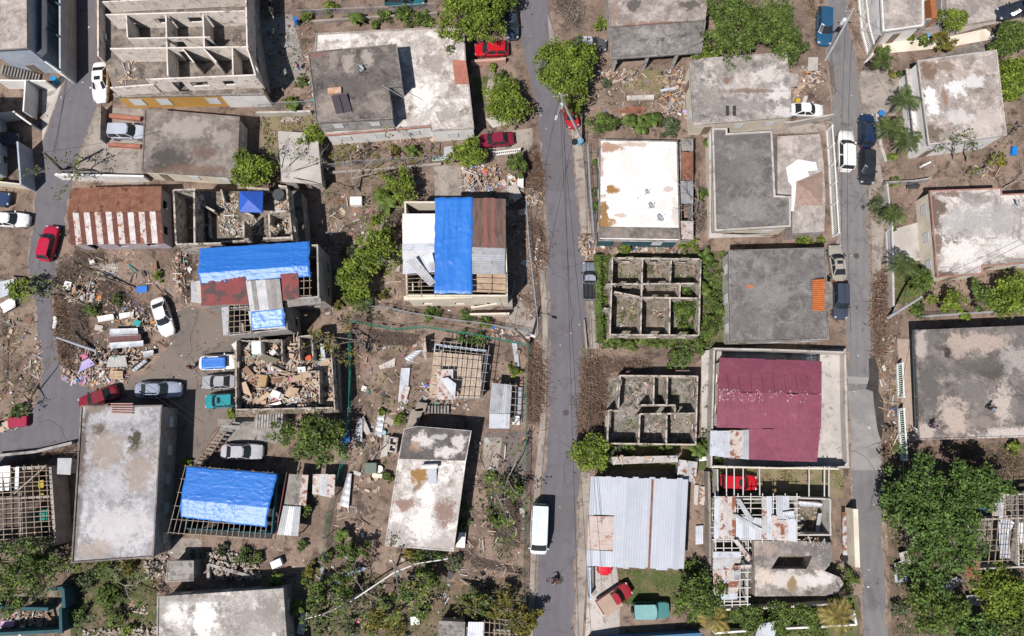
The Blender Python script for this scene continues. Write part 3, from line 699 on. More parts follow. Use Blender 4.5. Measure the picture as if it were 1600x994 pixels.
    if kind == 'van':
        s = MB()
        for i in range(6): s.box(((yr + yf) / 2, -ht * .8 + i * ht * .32, z1 + .035), ((yf - yr) * .94, .03, .022))
        fin(s, 'roof_ribs', rmt, ro)
    def glz(nm, q, ins=.1):
        q = [Vector(v) for v in q]; c4 = sum(q, Vector()) / 4; nr = (q[1] - q[0]).cross(q[3] - q[0]).normalized()
        if nr.dot(c4 - Vector((0, 0, z0))) < 0: nr = -nr
        w = MB(); w.add([v.lerp(c4, ins) + nr * .012 for v in q], [(0, 1, 2, 3)]); fin(w, nm, glass)
    def split(A, B_, C, D, nm, n):  # side glass in n lights
        for i in range(n):
            f0, f1 = i / n, (i + 1) / n
            glz(nm, [Vector(A).lerp(Vector(B_), f0), Vector(A).lerp(Vector(B_), f1), Vector(D).lerp(Vector(C), f1), Vector(D).lerp(Vector(C), f0)], .13)
    ws = MB()
    for q in ((lo[1], fl[0], fh[0], hi[1]), (fl[0], fl[1], fh[1], fh[0]), (fl[1], lo[2], hi[2], fh[1])):
        q = [Vector(v) for v in q]; nr = (q[1] - q[0]).cross(q[3] - q[0]).normalized(); nr = nr if nr.x > 0 else -nr
        bt = [q[0].lerp(q[3], .08), q[1].lerp(q[2], .08), q[1].lerp(q[2], .9), q[0].lerp(q[3], .9)]
        if q[0].y < -hb * .8: bt[0] = bt[0].lerp(bt[1], .12); bt[3] = bt[3].lerp(bt[2], .12)
        if q[1].y > hb * .8: bt[1] = bt[1].lerp(bt[0], .12); bt[2] = bt[2].lerp(bt[3], .12)
        ws.add([v + nr * .014 for v in bt], [(0, 1, 2, 3)])
    fin(ws, 'windscreen', glass); glz('rear_window', [lo[3], lo[0], hi[0], hi[3]], .12)
    ns = 1 if kind == 'pickup' else 3 if kind == 'van' else 2
    split(lo[0], lo[1], hi[1], hi[0], 'side_window', ns); split(lo[3], lo[2], hi[2], hi[3], 'side_window', ns)
    xs = (-L0 / 2 + .8, L0 / 2 - .85); w0 = None
    for x in xs:
        for s in (-1, 1):
            if w0 is None:
                w = MB(); rot = Matrix.Rotation(rad(90), 4, 'X'); w.lathe((0, 0, 0), [(.2, -.1), (.32, -.09), (.33, 0), (.32, .09), (.2, .1)], 18, rot=rot); w0 = w.build('wheel', tyrem, t, local=True)
                r = MB(); r.lathe((0, 0, 0), [(.19, -.105), (.2, 0), (.19, .105)], 12, rot=rot); r0 = r.build('rim', rimm, w0, local=True); o = w0
            else:
                o = w0.copy(); COL.objects.link(o); q = r0.copy(); COL.objects.link(q); q.parent = o
            o.parent = t; o.location = (x * k, s * (W0 / 2 - .1) * W, .33)
    for s in (-1, 1):
        zt = st[-3][2]
        h = MB(); h.box((hl - .2, s * wm * .70, zt - .11), (.24, .26, .13), s * -.55); fin(h, 'headlight', chrome, bev=.03)
        xl = -L0 / 2 + .1; h = MB(); h.box((xl, s * W0 * .36, .78), (.12, .26, .18), s * .5); fin(h, 'taillight', redl, bev=.02)
        h = MB(); h.box((xf - .28, s * (W0 / 2 + .05), z0 + .06), (.16, .2, .13)); fin(h, 'wing_mirror', trimb if sum(col) < 1.5 else pm, bev=.03)
    for x in (-L0 / 2, L0 / 2):
        h = MB(); h.box((x * .99, 0, .42), (.1, W0 * .62, .2)); fin(h, 'bumper', trimb if kind in ('jeep', 'pickup') else pm, bev=.04)
    if kind in ('jeep',):
        h = MB(); h.lathe((-L0 / 2 - .1, .1, .95), [(.2, -.09), (.34, -.08), (.34, .08), (.2, .09)], 16, rot=Matrix.Rotation(rad(90), 4, 'Y')); fin(h, 'spare_wheel', tyrem)
    if kind == 'pickup':
        h = MB(); h.box((-1.42, 0, .565), (2.0, 1.58, .02)); fin(h, 'bed_liner', bed or trimb)
    return t
# ---------------------------------------------------------------- street things
def utility_pole(base, top, h, label, arm=True, transformer=False, lamp=None, group='utility poles along the roads', mat=None):
    a, b = P(*base), P(*top, h); t = T('utility_pole', label, 'utility pole', a, group)
    m = MB(); m.tube([a - Vector((0, 0, .1)), b], [.19, .12], 10); m.build('pole', mat or polec, t)
    d = (b - a).normalized(); s = d.cross(Vector((0, 1, .2))).normalized()
    if arm:
        c = a.lerp(b, .95); m = MB(); m.bar(c - s * .9 + d * .01, c + s * .9, .1, .1); x = m.build('crossarm', wood_d, t)
        for k in (-.8, -.3, .3, .8): i = MB(); i.lathe(c + s * k + Vector((0, 0, .05)), [(.05, 0), (.07, .06), (.03, .16)], 8); i.build('insulator', plain('porcelain', (.55, .56, .58), .3), x)
    if transformer:
        c = a.lerp(b, .78) + s * .42; m = MB(); m.lathe(c, [(.2, -.45), (.26, -.4), (.26, .35), (.18, .45)], 12); m.build('transformer', plain('transformer_grey', (.62, .63, .64), .5), t)
    if lamp:
        e = P(*lamp, h * .88); c = a.lerp(b, .86); m = MB(); m.tube([c, c.lerp(e, .5) + Vector((0, 0, .25)), e], .035, 6); q = m.build('lamp_arm', steel, t)
        m = MB(); v = (e - c); v.z = 0; m.box(e, (.62, .3, .14), math.atan2(v.y, v.x)); o = m.build('lamp_head', plain('lamp_grey', (.58, .59, .60), .4), q); bv = o.modifiers.new('bevel', 'BEVEL'); bv.width = .05
    return a, b
def cable(a, b, sag=.5, r=.021, label='thin black overhead cable', group='overhead cables strung between the poles'):
    m = MB(); m.tube([a.lerp(b, i / 14) - Vector((0, 0, sag * 4 * (i / 14) * (1 - i / 14))) for i in range(15)], r, 4); return tag(m.build('overhead_cable', cable_m), label, 'cable', group)
def dish(px, py, z, label, r=.42, rz=.6, group='satellite dishes on roofs'):
    c = P(px, py, z + .6); t = T('satellite_dish', label, 'satellite dish', (c.x, c.y, z), group)
    m = MB(); m.tube([(c.x, c.y, z), (c.x, c.y, z + .5)], .03, 6); m.lathe((c.x, c.y, z), [(.14, 0), (.14, .03)], 8); m.build('mast', steel, t)
    rot = Matrix.Rotation(rz, 4, 'Z') @ Matrix.Rotation(.75, 4, 'Y')
    pr = [(r * i / 6, .28 * (r * i / 6) ** 2 / r) for i in range(1, 7)]; m = MB(); m.lathe((c.x, c.y, z + .55), [(.01, 0)] + pr + [(r - .01, pr[-1][1] + .015)] + [(q * .97, w + .015) for q, w in pr[::-1][1:]], 20, rot=rot)
    m.build('dish', plain('dish_grey', (.58, .60, .64), .45), t, smooth=True)
    e = Vector((c.x, c.y, z + .55)) + (rot @ Vector((0, 0, r * 1.1))); m = MB(); m.tube([Vector((c.x, c.y, z + .55)) + rot @ Vector((0, -r * .9, .2)), e], .016, 5); m.box(e, (.09, .09, .14)); m.build('receiver_arm', steel, t)
def barrel(px, py, label, mat, r=.3, h=.9, name='plastic_barrel', cat='barrel', z=0, group=None):
    c = P(px, py, z + h * .6); t = T(name, label, cat, (c.x, c.y, z), group); m = MB()
    m.lathe((c.x, c.y, z), [(r * .88, 0), (r, h * .12), (r * 1.02, h * .5), (r, h * .9), (r * .96, h), (r * .84, h), (r * .82, h * .15)], 18); m.build('shell', mat, t, smooth=False)
    m = MB(); m.lathe((c.x, c.y, z), [(r * 1.0, h * .97), (r * 1.06, h * .985), (r * 1.06, h * 1.02), (r * .9, h * 1.02)], 18); m.build('rim', mat, t)
    return t
def chain_mesh(name, verts, edges, radii, mat, parent, sub=1):
    me = bpy.data.meshes.new(name); me.from_pydata([tuple(v) for v in verts], edges, []); o = bpy.data.objects.new(name, me); COL.objects.link(o); o.parent = parent
    o.modifiers.new('skin', 'SKIN')
    for i, r in enumerate(radii):
        v = me.skin_vertices[0].data[i]; v.radius = (r, r); v.use_root = i == 0
    s = o.modifiers.new('sub', 'SUBSURF'); s.levels = sub; s.render_levels = sub; o.modifiers['skin'].use_smooth_shade = True; me.materials.append(mat); return o
def person(px, py, rz, shirt, trousers, label, z=0, pose='walk', hair=None, group='people'):
    """one skinned body with hair and clothes as children; faces +x"""
    c = P(px, py, z + .9); t = T('person', label, 'person', (c.x, c.y, z), None, rz)
    if pose == 'ride':
        J = dict(pel=(-.22, 0, .92), spine=(-.1, 0, 1.12), chest=(.08, 0, 1.33), neck=(.17, 0, 1.47), head=(.24, 0, 1.6), crn=(.25, 0, 1.74),
            shL=(.08, .19, 1.38), elL=(.24, .27, 1.17), haL=(.44, .25, 1.04), shR=(.08, -.19, 1.38), elR=(.24, -.27, 1.17), haR=(.44, -.25, 1.04),
            hipL=(-.2, .1, .9), knL=(.14, .14, .78), anL=(.0, .13, .36), toL=(.16, .13, .3), hipR=(-.2, -.1, .9), knR=(.1, -.14, .62), anR=(-.05, -.13, .2), toR=(.12, -.13, .16))
    else:
        w = .16 if pose == 'walk' else .03
        J = dict(pel=(0, 0, .93), spine=(.01, 0, 1.12), chest=(.02, 0, 1.32), neck=(.02, 0, 1.47), head=(.04, 0, 1.6), crn=(.03, 0, 1.74),
            shL=(.01, .19, 1.4), elL=(-w * .8, .25, 1.13), haL=(-w + .1, .27, .9), shR=(.01, -.19, 1.4), elR=(w * .6, -.25, 1.13), haR=(w + .12, -.26, .93),
            hipL=(0, .1, .9), knL=(w, .11, .5), anL=(w * .8, .11, .09), toL=(w * .8 + .17, .12, .04), hipR=(0, -.1, .9), knR=(-w * .5, -.11, .5), anR=(-w * 1.5, -.11, .1), toR=(-w * 1.5 + .17, -.12, .04))
    K = list(J); V = [Vector(J[k]) for k in K]; R = dict(pel=.14, spine=.125, chest=.145, neck=.055, head=.095, crn=.075, shL=.065, elL=.045, haL=.034, hipL=.095, knL=.062, anL=.042, toL=.035)
    rr = [R.get(k, R.get(k[:-1] + 'L', .05)) for k in K]; ix = {k: i for i, k in enumerate(K)}
    E = [tuple(ix[q] for q in s.split()) for s in ('pel spine', 'spine chest', 'chest neck', 'neck head', 'head crn', 'chest shL', 'shL elL', 'elL haL', 'chest shR', 'shR elR', 'elR haR', 'pel hipL', 'hipL knL', 'knL anL', 'anL toL', 'pel hipR', 'hipR knR', 'knR anR', 'anR toR')]
    for s in 'LR':
        h = V[ix['ha' + s]]; d = (h - V[ix['el' + s]]).normalized(); sd = 1 if s == 'L' else -1
        for q in range(5):
            o = Vector((.05 - .025 * q, 0, 0)); ln = (.075, .1, .11, .1, .08)[q]; dd = (d + Vector((.5 if q == 0 else 0, 0, -.1))).normalized()
            V += [h + o * .5 + dd * .05, h + o + dd * (.05 + ln * .5), h + o + dd * (.05 + ln) + Vector((.015, 0, 0))]; b = len(V) - 3; rr += [.012, .01, .008]; E += [(ix['ha' + s], b), (b, b + 1), (b + 1, b + 2)]
    V.append(V[ix['head']] + Vector((.105, 0, -.01))); rr.append(.018); E.append((ix['head'], len(V) - 1))
    chain_mesh('body', V, E, rr, skin, t)
    def sub(nm, ks, ed, f, mat, cut=None):
        q = {k: i for i, k in enumerate(ks)}; vv = [Vector(J[k]) for k in ks]
        for k, (k0, fr) in (cut or {}).items(): vv[q[k]] = Vector(J[k0]).lerp(Vector(J[k]), fr)
        chain_mesh(nm, vv, [tuple(q[x] for x in s.split()) for s in ed], [R.get(k, R.get(k[:-1] + 'L', .05)) * f for k in ks], mat, t)
    sub('shirt', ['pel', 'spine', 'chest', 'shL', 'elL', 'shR', 'elR'], ['pel spine', 'spine chest', 'chest shL', 'shL elL', 'chest shR', 'shR elR'], 1.14, shirt, {'elL': ('shL', .7), 'elR': ('shR', .7)})
    sub('trousers', ['pel', 'hipL', 'knL', 'anL', 'hipR', 'knR', 'anR'], ['pel hipL', 'hipL knL', 'knL anL', 'pel hipR', 'hipR knR', 'knR anR'], 1.2, trousers, {'anL': ('knL', .9), 'anR': ('knR', .9)})
    hm = MB(); hc = Vector(J['head']).lerp(Vector(J['crn']), .55) + Vector((-.02, 0, .02)); hm.lathe(hc, [(.1, -.05), (.112, .0), (.1, .06), (.06, .105), (.01, .12)], 14); hm.build('hair', hair or plain('dark_hair', (.02, .015, .012), .6), t, local=True, smooth=True)
    return t
def bicycle(px, py, rz, label):
    c = P(px, py, .4); t = T('bicycle', label, 'bicycle', (c.x, c.y, 0), None, rz); fm = plain('bicycle_green', (.05, .16, .10), .35); w0 = None
    for x in (-.52, .52):
        m = MB(); vs = []; n = 24
        for i in range(n):
            a = 6.28318 * i / n
            for j in range(6): b = 6.28318 * j / 6; q = .33 + .025 * math.cos(b); vs.append((x + q * math.cos(a), .025 * math.sin(b), .34 + q * math.sin(a)))
        m.add(vs, [(i * 6 + j, ((i + 1) % n) * 6 + j, ((i + 1) % n) * 6 + (j + 1) % 6, i * 6 + (j + 1) % 6) for i in range(n) for j in range(6)]); o = m.build('wheel', black, t, local=True)
        m = MB()
        for i in range(8): a = 6.28318 * i / 8; m.tube([(x, 0, .34), (x + .32 * math.cos(a), 0, .34 + .32 * math.sin(a))], .005, 3)
        m.build('spokes', steel, o, local=True)
    m = MB()
    for a, b in (((-.52, 0, .34), (-.05, 0, .3)), ((-.05, 0, .3), (-.2, 0, .8)), ((-.2, 0, .78), (.4, 0, .82)), ((-.05, 0, .3), (.4, 0, .78)), ((-.52, 0, .34), (-.2, 0, .78)), ((.52, 0, .34), (.38, 0, .95))): m.tube([a, b], .02, 6)
    m.build('frame', fm, t, local=True)
    m = MB(); m.tube([(.42, -.28, 1.02), (.37, 0, .98), (.42, .28, 1.02)], .016, 6); m.build('handlebar', steel, t, local=True)
    m = MB(); m.box((-.24, 0, .86), (.26, .16, .07)); m.build('saddle', black, t, local=True)
    m = MB(); m.lathe((-.05, 0, .3), [(.1, -.01), (.1, .01)], 12, rot=Matrix.Rotation(rad(90), 4, 'X')); m.box((.06, .1, .27), (.1, .09, .02)); m.box((-.16, -.1, .33), (.1, .09, .02)); m.build('crank', steel, t, local=True)
    return t
# ---------------------------------------------------------------- the ground and the roads
g = MB(); n = 60; S = 300.0
g.add([(-S + 2 * S * i / n, -S + 30 + 2 * S * j / n, 0) for j in range(n + 1) for i in range(n + 1)], [(j * (n + 1) + i, j * (n + 1) + i + 1, (j + 1) * (n + 1) + i + 1, (j + 1) * (n + 1) + i) for j in range(n) for i in range(n)])
tag(g.build('ground', dirt, loc=Vector((0, 0, 0))), kind='structure')
sheet_structure('main_road', [(806, -60), (815, 0), (815, 68), (824, 105), (838, 160), (845, 222), (850, 284), (852, 381), (856, 467), (857, 555), (854, 673), (849, 738), (843, 800), (839, 880), (833, 977), (830, 1060), (893, 1060), (897, 969), (901, 875), (907, 742), (910, 650), (913, 600), (917, 545), (920, 506), (917, 467), (912, 407), (907, 350), (899, 276), (893, 209), (876, 146), (866, 52), (854, 0), (848, -60)], asphalt, 2)
sheet_structure('side_road', [(1280, -60), (1292, 0), (1291, 94), (1298, 146), (1303, 235), (1308, 289), (1313, 355), (1317, 400), (1321, 459), (1321, 520), (1322, 568), (1326, 640), (1328, 745), (1336, 800), (1341, 865), (1349, 993), (1352, 1060), (1394, 1060), (1388, 993), (1381, 865), (1379, 747), (1377, 680), (1367, 616), (1364, 568), (1359, 500), (1361, 440), (1361, 381), (1354, 289), (1347, 180), (1340, 110), (1332, 50), (1323, 0), (1312, -60)], asphalt_b, 2)
sheet_structure('wet_patch', [(1357, 560), (1367, 558), (1374, 580), (1372, 612), (1380, 625), (1381, 660), (1377, 690), (1371, 672), (1365, 628), (1364, 612), (1353, 608), (1358, 590)], wetmat, 4)
sheet_structure('left_road', [(85, -60), (92, 0), (93, 95), (106, 99), (96, 140), (78, 190), (67, 222), (62, 259), (54, 310), (46, 360), (43, 417), (50, 459), (57, 506), (64, 558), (66, 590), (60, 625), (40, 655), (0, 676), (-80, 700), (-80, 760), (0, 726), (60, 712), (122, 690), (124, 655), (128, 628), (150, 612), (120, 600), (98, 592), (90, 558), (82, 500), (79, 459), (85, 432), (95, 390), (104, 345), (104, 315), (118, 270), (127, 235), (150, 172), (151, 89), (149, 0), (147, -60)], asphalt, 2)
sheet_structure('worn_yard_paving', [(128, 628), (190, 597), (225, 585), (262, 545), (272, 520), (268, 490), (300, 478), (352, 500), (352, 522), (366, 532), (366, 640), (345, 655), (310, 712), (298, 745), (262, 745), (262, 650), (124, 655)], asphalt_c, 1)
kerbed('pavement', [(893, 205), (907, 205), (924, 365), (909, 364)], pave)
kerbed('pavement', [(918, 432), (931, 470), (936, 545), (921, 545)], pave)
kerbed('pavement', [(908, 738), (922, 738), (920, 800), (917, 880), (910, 1000), (898, 1000), (902, 875)], pave)
kerbed('pavement', [(843, 405), (850, 405), (855, 470), (856, 530), (852, 673), (847, 740), (840, 820), (836, 900), (832, 1000), (823, 1000), (828, 900), (836, 740), (843, 673), (848, 530)], pave)
kerbed('pavement', [(1290, 190), (1300, 190), (1304, 235), (1309, 289), (1313, 355), (1315, 386), (1306, 386), (1300, 289)], pave)
kerbed('pavement', [(1341, 118), (1351, 118), (1365, 210), (1374, 255), (1382, 300), (1380, 370), (1374, 440), (1362, 440), (1362, 381), (1356, 289), (1348, 180)], pave)
kerbed('pavement', [(1315, 545), (1321, 545), (1326, 720), (1318, 725)], pale, .08)
kerbed('pavement', [(855, 20), (868, 60), (872, 110), (880, 130), (868, 130), (858, 60)], pave)
for nm, px, m, l in [
    ('path', [(66, 138), (101, 120), (106, 102), (92, 150), (78, 193), (68, 222), (66, 222)], pale, 1),
    ('path', [(152, 168), (170, 168), (224, 170), (224, 288), (122, 284), (120, 259), (128, 235)], pave, 1),
    ('path', [(404, 22), (456, 22), (466, 60), (478, 110), (470, 126), (420, 140), (404, 140)], greyc, 1),
    ('path', [(676, 255), (719, 262), (723, 307), (680, 309)], pave, 3),
    ('path', [(1387, 361), (1443, 345), (1448, 406), (1391, 411)], pale, 1),
    ('path', [(1344, 112), (1366, 108), (1420, 112), (1424, 150), (1398, 180), (1364, 186), (1352, 150)], pave, 1),
    ('path', [(757, 683), (785, 684), (777, 736), (752, 734)], pave, 3),
    ('path', [(756, 678), (832, 672), (828, 740), (790, 742)], asphalt_c, 1),
    ('path', [(921, 886), (963, 886), (969, 922), (968, 1000), (914, 1000), (918, 930)], pale, 1),
    ('path', [(1096, 545), (1330, 545), (1326, 728), (1096, 728)], pale, 1),
    ('path', [(790, 500), (812, 470), (838, 500), (838, 525), (820, 540), (790, 520)], pave, 1),
    ('path', [(758, 185), (800, 178), (806, 190), (770, 200)], pale, 1),
    ('path', [(745, 212), (832, 200), (832, 225), (825, 238), (748, 240)], pave, 1),
    ('path', [(766, 105), (774, 103), (770, 150), (764, 160), (758, 150)], pave, 3),
    ('path', [(1080, 190), (1240, 190), (1300, 196), (1300, 205), (1100, 215)], pave, 1),
    ('path', [(1440, -40), (1620, -40), (1600, 30), (1540, 40), (1470, 60), (1440, 50)], pave, 1),
    ('path', [(1376, 40), (1400, 60), (1470, 60), (1540, 45), (1560, 60), (1475, 75), (1380, 84)], cream, 1),
    ('path', [(1402, 530), (1430, 530), (1432, 690), (1412, 690)], M('tiled_path', (.42, .33, .27), (.36, .28, .23), None, s1=2, fa=.3), 1),
    ('path', [(270, 840), (315, 842), (316, 875), (286, 880), (262, 865)], pave, 1),
    ('path', [(340, 655), (450, 655), (440, 695), (400, 690), (345, 690)], greyc, 2),
    ('path', [(150, 412), (183, 412), (187, 438), (152, 440)], pave, 2),
    ('path', [(640, 545), (700, 535), (780, 535), (775, 550), (660, 560)], M('leafy_soil', (.17, .125, .09), (.23, .17, .125), None, s1=1.5, fa=.6), 1),
    ('lawn', [(738, 122), (800, 112), (806, 150), (748, 160)], grass, 2),
    ('lawn', [(410, 178), (497, 174), (496, 200), (470, 206), (436, 215), (426, 262), (408, 272)], drygrass, 1),
    ('lawn', [(966, 890), (1070, 890), (1068, 945), (972, 944)], grass, 2),
    ('lawn', [(1389, 415), (1446, 408), (1446, 470), (1392, 476)], grass, 2),
    ('lawn', [(1122, 730), (1318, 730), (1318, 778), (1122, 778)], drygrass, 2),
    ('lawn', [(1110, 938), (1340, 930), (1345, 1010), (1110, 1010)], grass, 1),
    ('lawn', [(110, 880), (245, 872), (245, 1010), (110, 1010)], M('weedy_ground', (.115, .105, .05), (.18, .135, .09), (.07, .085, .03), s1=.6, s2=.8, thr=.53, fine=12, fa=.5, bump=.8), 1),
    ('lawn', [(938, 398), (1130, 392), (1132, 545), (1098, 548), (938, 535)], M('weedy_ground2', (.13, .115, .055), (.20, .155, .105), (.07, .095, .03), s1=.6, s2=.8, thr=.53, fine=12, fa=.5, bump=.8), 1),
    ('lawn', [(940, 690), (1105, 690), (1105, 735), (940, 735)], grass, 2),
    ('lawn', [(1002, 108), (1050, 112), (1035, 145), (990, 140)], drygrass, 1),
    ('lawn', [(1380, 700), (1620, 690), (1620, 1010), (1395, 1010)], M('shaded_soil', (.15, .105, .08), (.20, .14, .105), (.09, .09, .04), s1=.5, s2=.7, thr=.55, fine=9, fa=.5, bump=.8), 1),  # last entry: brown soil darker than the open dirt
    ('lawn', [(470, 900), (530, 870), (600, 900), (700, 910), (820, 900), (820, 1010), (470, 1010)], M('weedy_ground3', (.20, .15, .105), (.15, .11, .08), (.085, .085, .035), s1=.5, s2=.7, thr=.55, fine=9, fa=.5, bump=.8), 1)]:
    sheet_structure(nm, px, m, l)
tufts('grass', [[(966, 890), (1070, 890), (1068, 945), (972, 944)], [(1389, 415), (1446, 408), (1446, 470), (1392, 476)], [(738, 122), (800, 112), (806, 150), (748, 160)], [(940, 692), (1105, 692), (1105, 722), (940, 722)]], 70, .07, L_MID, .08)
tufts('weeds', [[(936, 398), (952, 398), (948, 535), (936, 535)], [(940, 528), (1100, 528), (1100, 545), (940, 545)], [(1098, 396), (1132, 392), (1134, 545), (1098, 548)], [(1066, 468), (1092, 468), (1092, 522), (1062, 522)], [(1010, 590), (1042, 590), (1042, 632), (1025, 632)], [(1112, 942), (1330, 936), (1335, 1000), (1112, 1000)], [(300, 858), (345, 852), (345, 870), (300, 872)],
    [(1316, 880), (1332, 880), (1334, 925), (1312, 925)], [(1096, 600), (1106, 600), (1106, 728), (1096, 728)], [(1106, 738), (1116, 738), (1116, 940), (1108, 940)], [(1056, 960), (1110, 950), (1110, 1000), (1056, 1000)]], 75, .13, L_MID, .35, sd=4)
tufts('wild_plants', [[(110, 878), (240, 872), (245, 990), (110, 994)], [(470, 930), (540, 880), (600, 905), (700, 920), (820, 930), (820, 994), (470, 994)], [(510, 830), (560, 820), (560, 870), (512, 876)], [(560, 470), (620, 480), (620, 500), (545, 495)], [(1385, 740), (1420, 720), (1600, 700), (1600, 994), (1400, 994)], [(565, 300), (615, 290), (625, 420), (560, 440)], [(412, 185), (492, 182), (490, 204), (412, 235)], [(740, 740), (780, 780), (820, 760), (815, 900), (770, 860)]], 16, .13, L_GREY, .3, sd=9)
tufts('dry_stalks', [[(1122, 732), (1318, 732), (1318, 772), (1122, 772)], [(410, 182), (492, 180), (490, 204), (412, 262)], [(990, 112), (1048, 115), (1030, 145), (985, 140)], [(1366, 500), (1396, 500), (1402, 700), (1384, 720), (1370, 560)], [(905, 540), (940, 540), (950, 700), (905, 700)]], 40, .10, leafmat('leaf_dry', (.15, .115, .05), (.24, .19, .09), (.33, .27, .15)), .15, sd=6)

tufts('leaf_litter', [[(500, 200), (830, 225), (840, 520), (540, 520), (500, 380)], [(555, 500), (830, 530), (830, 700), (740, 760), (820, 900), (820, 990), (480, 990), (540, 760)], [(0, 360), (60, 420), (60, 600), (0, 640)], [(90, 395), (310, 395), (300, 470), (260, 540), (110, 600), (90, 500)], [(880, 100), (1070, 100), (1070, 210), (930, 215)], [(1380, 240), (1600, 240), (1600, 300), (1380, 300)], [(1430, 430), (1600, 430), (1600, 506), (1430, 506)], [(1250, 80), (1300, 100), (1310, 180), (1250, 180)], [(400, 0), (800, 0), (740, 50), (490, 60), (480, 180), (420, 180)], [(250, 840), (480, 840), (470, 930), (250, 930)]], 9, .055, leafmat('leaf_dead', (.09, .062, .045), (.17, .125, .09), (.27, .215, .165)), .04, .015, 12)
SAND = M('washed_in_dirt', (.30, .245, .20), (.22, .175, .14), (.15, .115, .09), s1=.8, s2=1.2, thr=.56, fine=9, fa=.35)
for pts, sd in (([(845, 222), (850, 284), (852, 381), (856, 467), (857, 555), (854, 673), (849, 738), (843, 800), (839, 880), (833, 985)], 1), ([(876, 146), (893, 209), (899, 276), (907, 350), (912, 407), (917, 467), (920, 506), (917, 545), (910, 650), (907, 742), (901, 875), (897, 985)], -1), ([(1292, 5), (1291, 94), (1298, 146), (1303, 235), (1308, 289), (1313, 355), (1321, 459), (1322, 568), (1328, 745), (1341, 865), (1349, 990)], 1), ([(1323, 5), (1340, 110), (1347, 180), (1354, 289), (1361, 381), (1361, 440), (1364, 568), (1377, 680), (1379, 747), (1381, 865), (1388, 990)], -1), ([(106, 99), (96, 140), (78, 190), (67, 222), (54, 310), (43, 417), (57, 506), (66, 590)], 1), ([(150, 172), (127, 235), (118, 270), (104, 345), (85, 432), (82, 500), (98, 592)], -1)):
    v = []
    for i in range(len(pts) - 1):
        for k in range(14):
            p = P(*pts[i]).lerp(P(*pts[i + 1]), k / 14); w = .06 + .55 * max(0, noise.noise(p * .35 + Vector((sd, 0, 0))) + .12) + .16 * noise.noise(p * 2.1); v.append((p, max(w, .02)))
    m = MB(); vs = []
    for p, w in v: vs += [(p.x - .1 * sd, p.y, .0135), (p.x + w * sd, p.y, .0135)]
    m.add(vs, [(2 * i, 2 * i + 1, 2 * i + 3, 2 * i + 2) for i in range(len(v) - 1)]); tag(m.build('road_edge_dirt', SAND), kind='structure')
m = MB(); cg = random.Random(8)
for x, y, a, n in ((870, 300, 1.4, 26), (880, 420, .3, 8), (885, 520, 1.6, 30), (872, 690, .2, 9), (880, 760, 1.5, 24), (868, 920, 1.2, 16), (1320, 160, 1.5, 22), (1335, 330, 1.4, 26), (1345, 470, 1.5, 24), (1352, 700, .4, 10), (1360, 800, 1.6, 26), (60, 420, 1.4, 18), (90, 180, .9, 16), (60, 660, .2, 16), (290, 560, .8, 16), (240, 580, 2.3, 12), (300, 620, 1.2, 14), (30, 700, .3, 12), (1350, 930, 1.4, 14)):
    p = P(x, y); vs = []
    for i in range(n):
        a += cg.uniform(-.45, .45); q = p + Vector((math.cos(a), math.sin(a), 0)) * .4; d = (q - p).normalized(); nn_ = Vector((-d.y, d.x, 0)) * .022; vs += [(p.x + nn_.x, p.y + nn_.y, .018), (p.x - nn_.x, p.y - nn_.y, .018)]; p = q
    m.add(vs, [(2 * i, 2 * i + 2, 2 * i + 3, 2 * i + 1) for i in range(n - 1)])
tag(m.build('road_crack', M('crack_filler', (.06, .057, .058), fa=.2)), kind='structure')
for x, y, l in ((884, 645, 'round iron manhole cover in the middle of the main road'), (1338, 400, 'round iron manhole cover in the side road by the gold sedan'), (876, 905, 'iron manhole cover near the cyclist on the main road')): m = MB(); c = P(x, y); m.lathe((c.x, c.y, .0), [(.36, 0), (.36, .022), (.33, .026)], 20); tag(m.build('manhole_cover', M('cast_iron', (.085, .078, .075), fa=.3)), l, 'manhole cover')
for px, m, l in [([(852, 250), (898, 250), (902, 300), (852, 298)], M('road_patch', (.128, .122, .13), (.14, .132, .14), None, s1=.4, fa=.25), 3), ([(846, 775), (900, 775), (899, 832), (843, 832)], MATS['road_patch'], 3), ([(1323, 612), (1366, 606), (1376, 680), (1378, 735), (1329, 735)], M('road_dust', (.30, .285, .275), (.225, .215, .212), None, s1=.3, fa=.25), 3), ([(1324, 588), (1362, 590), (1364, 600), (1324, 600)], MATS['road_dust'], 3), ([(1296, 110), (1338, 112), (1344, 170), (1300, 172)], M('road_patch_b', (.185, .178, .178), (.20, .19, .19), None, s1=.3, fa=.25), 3)]: sheet_structure('road', px, m, l)
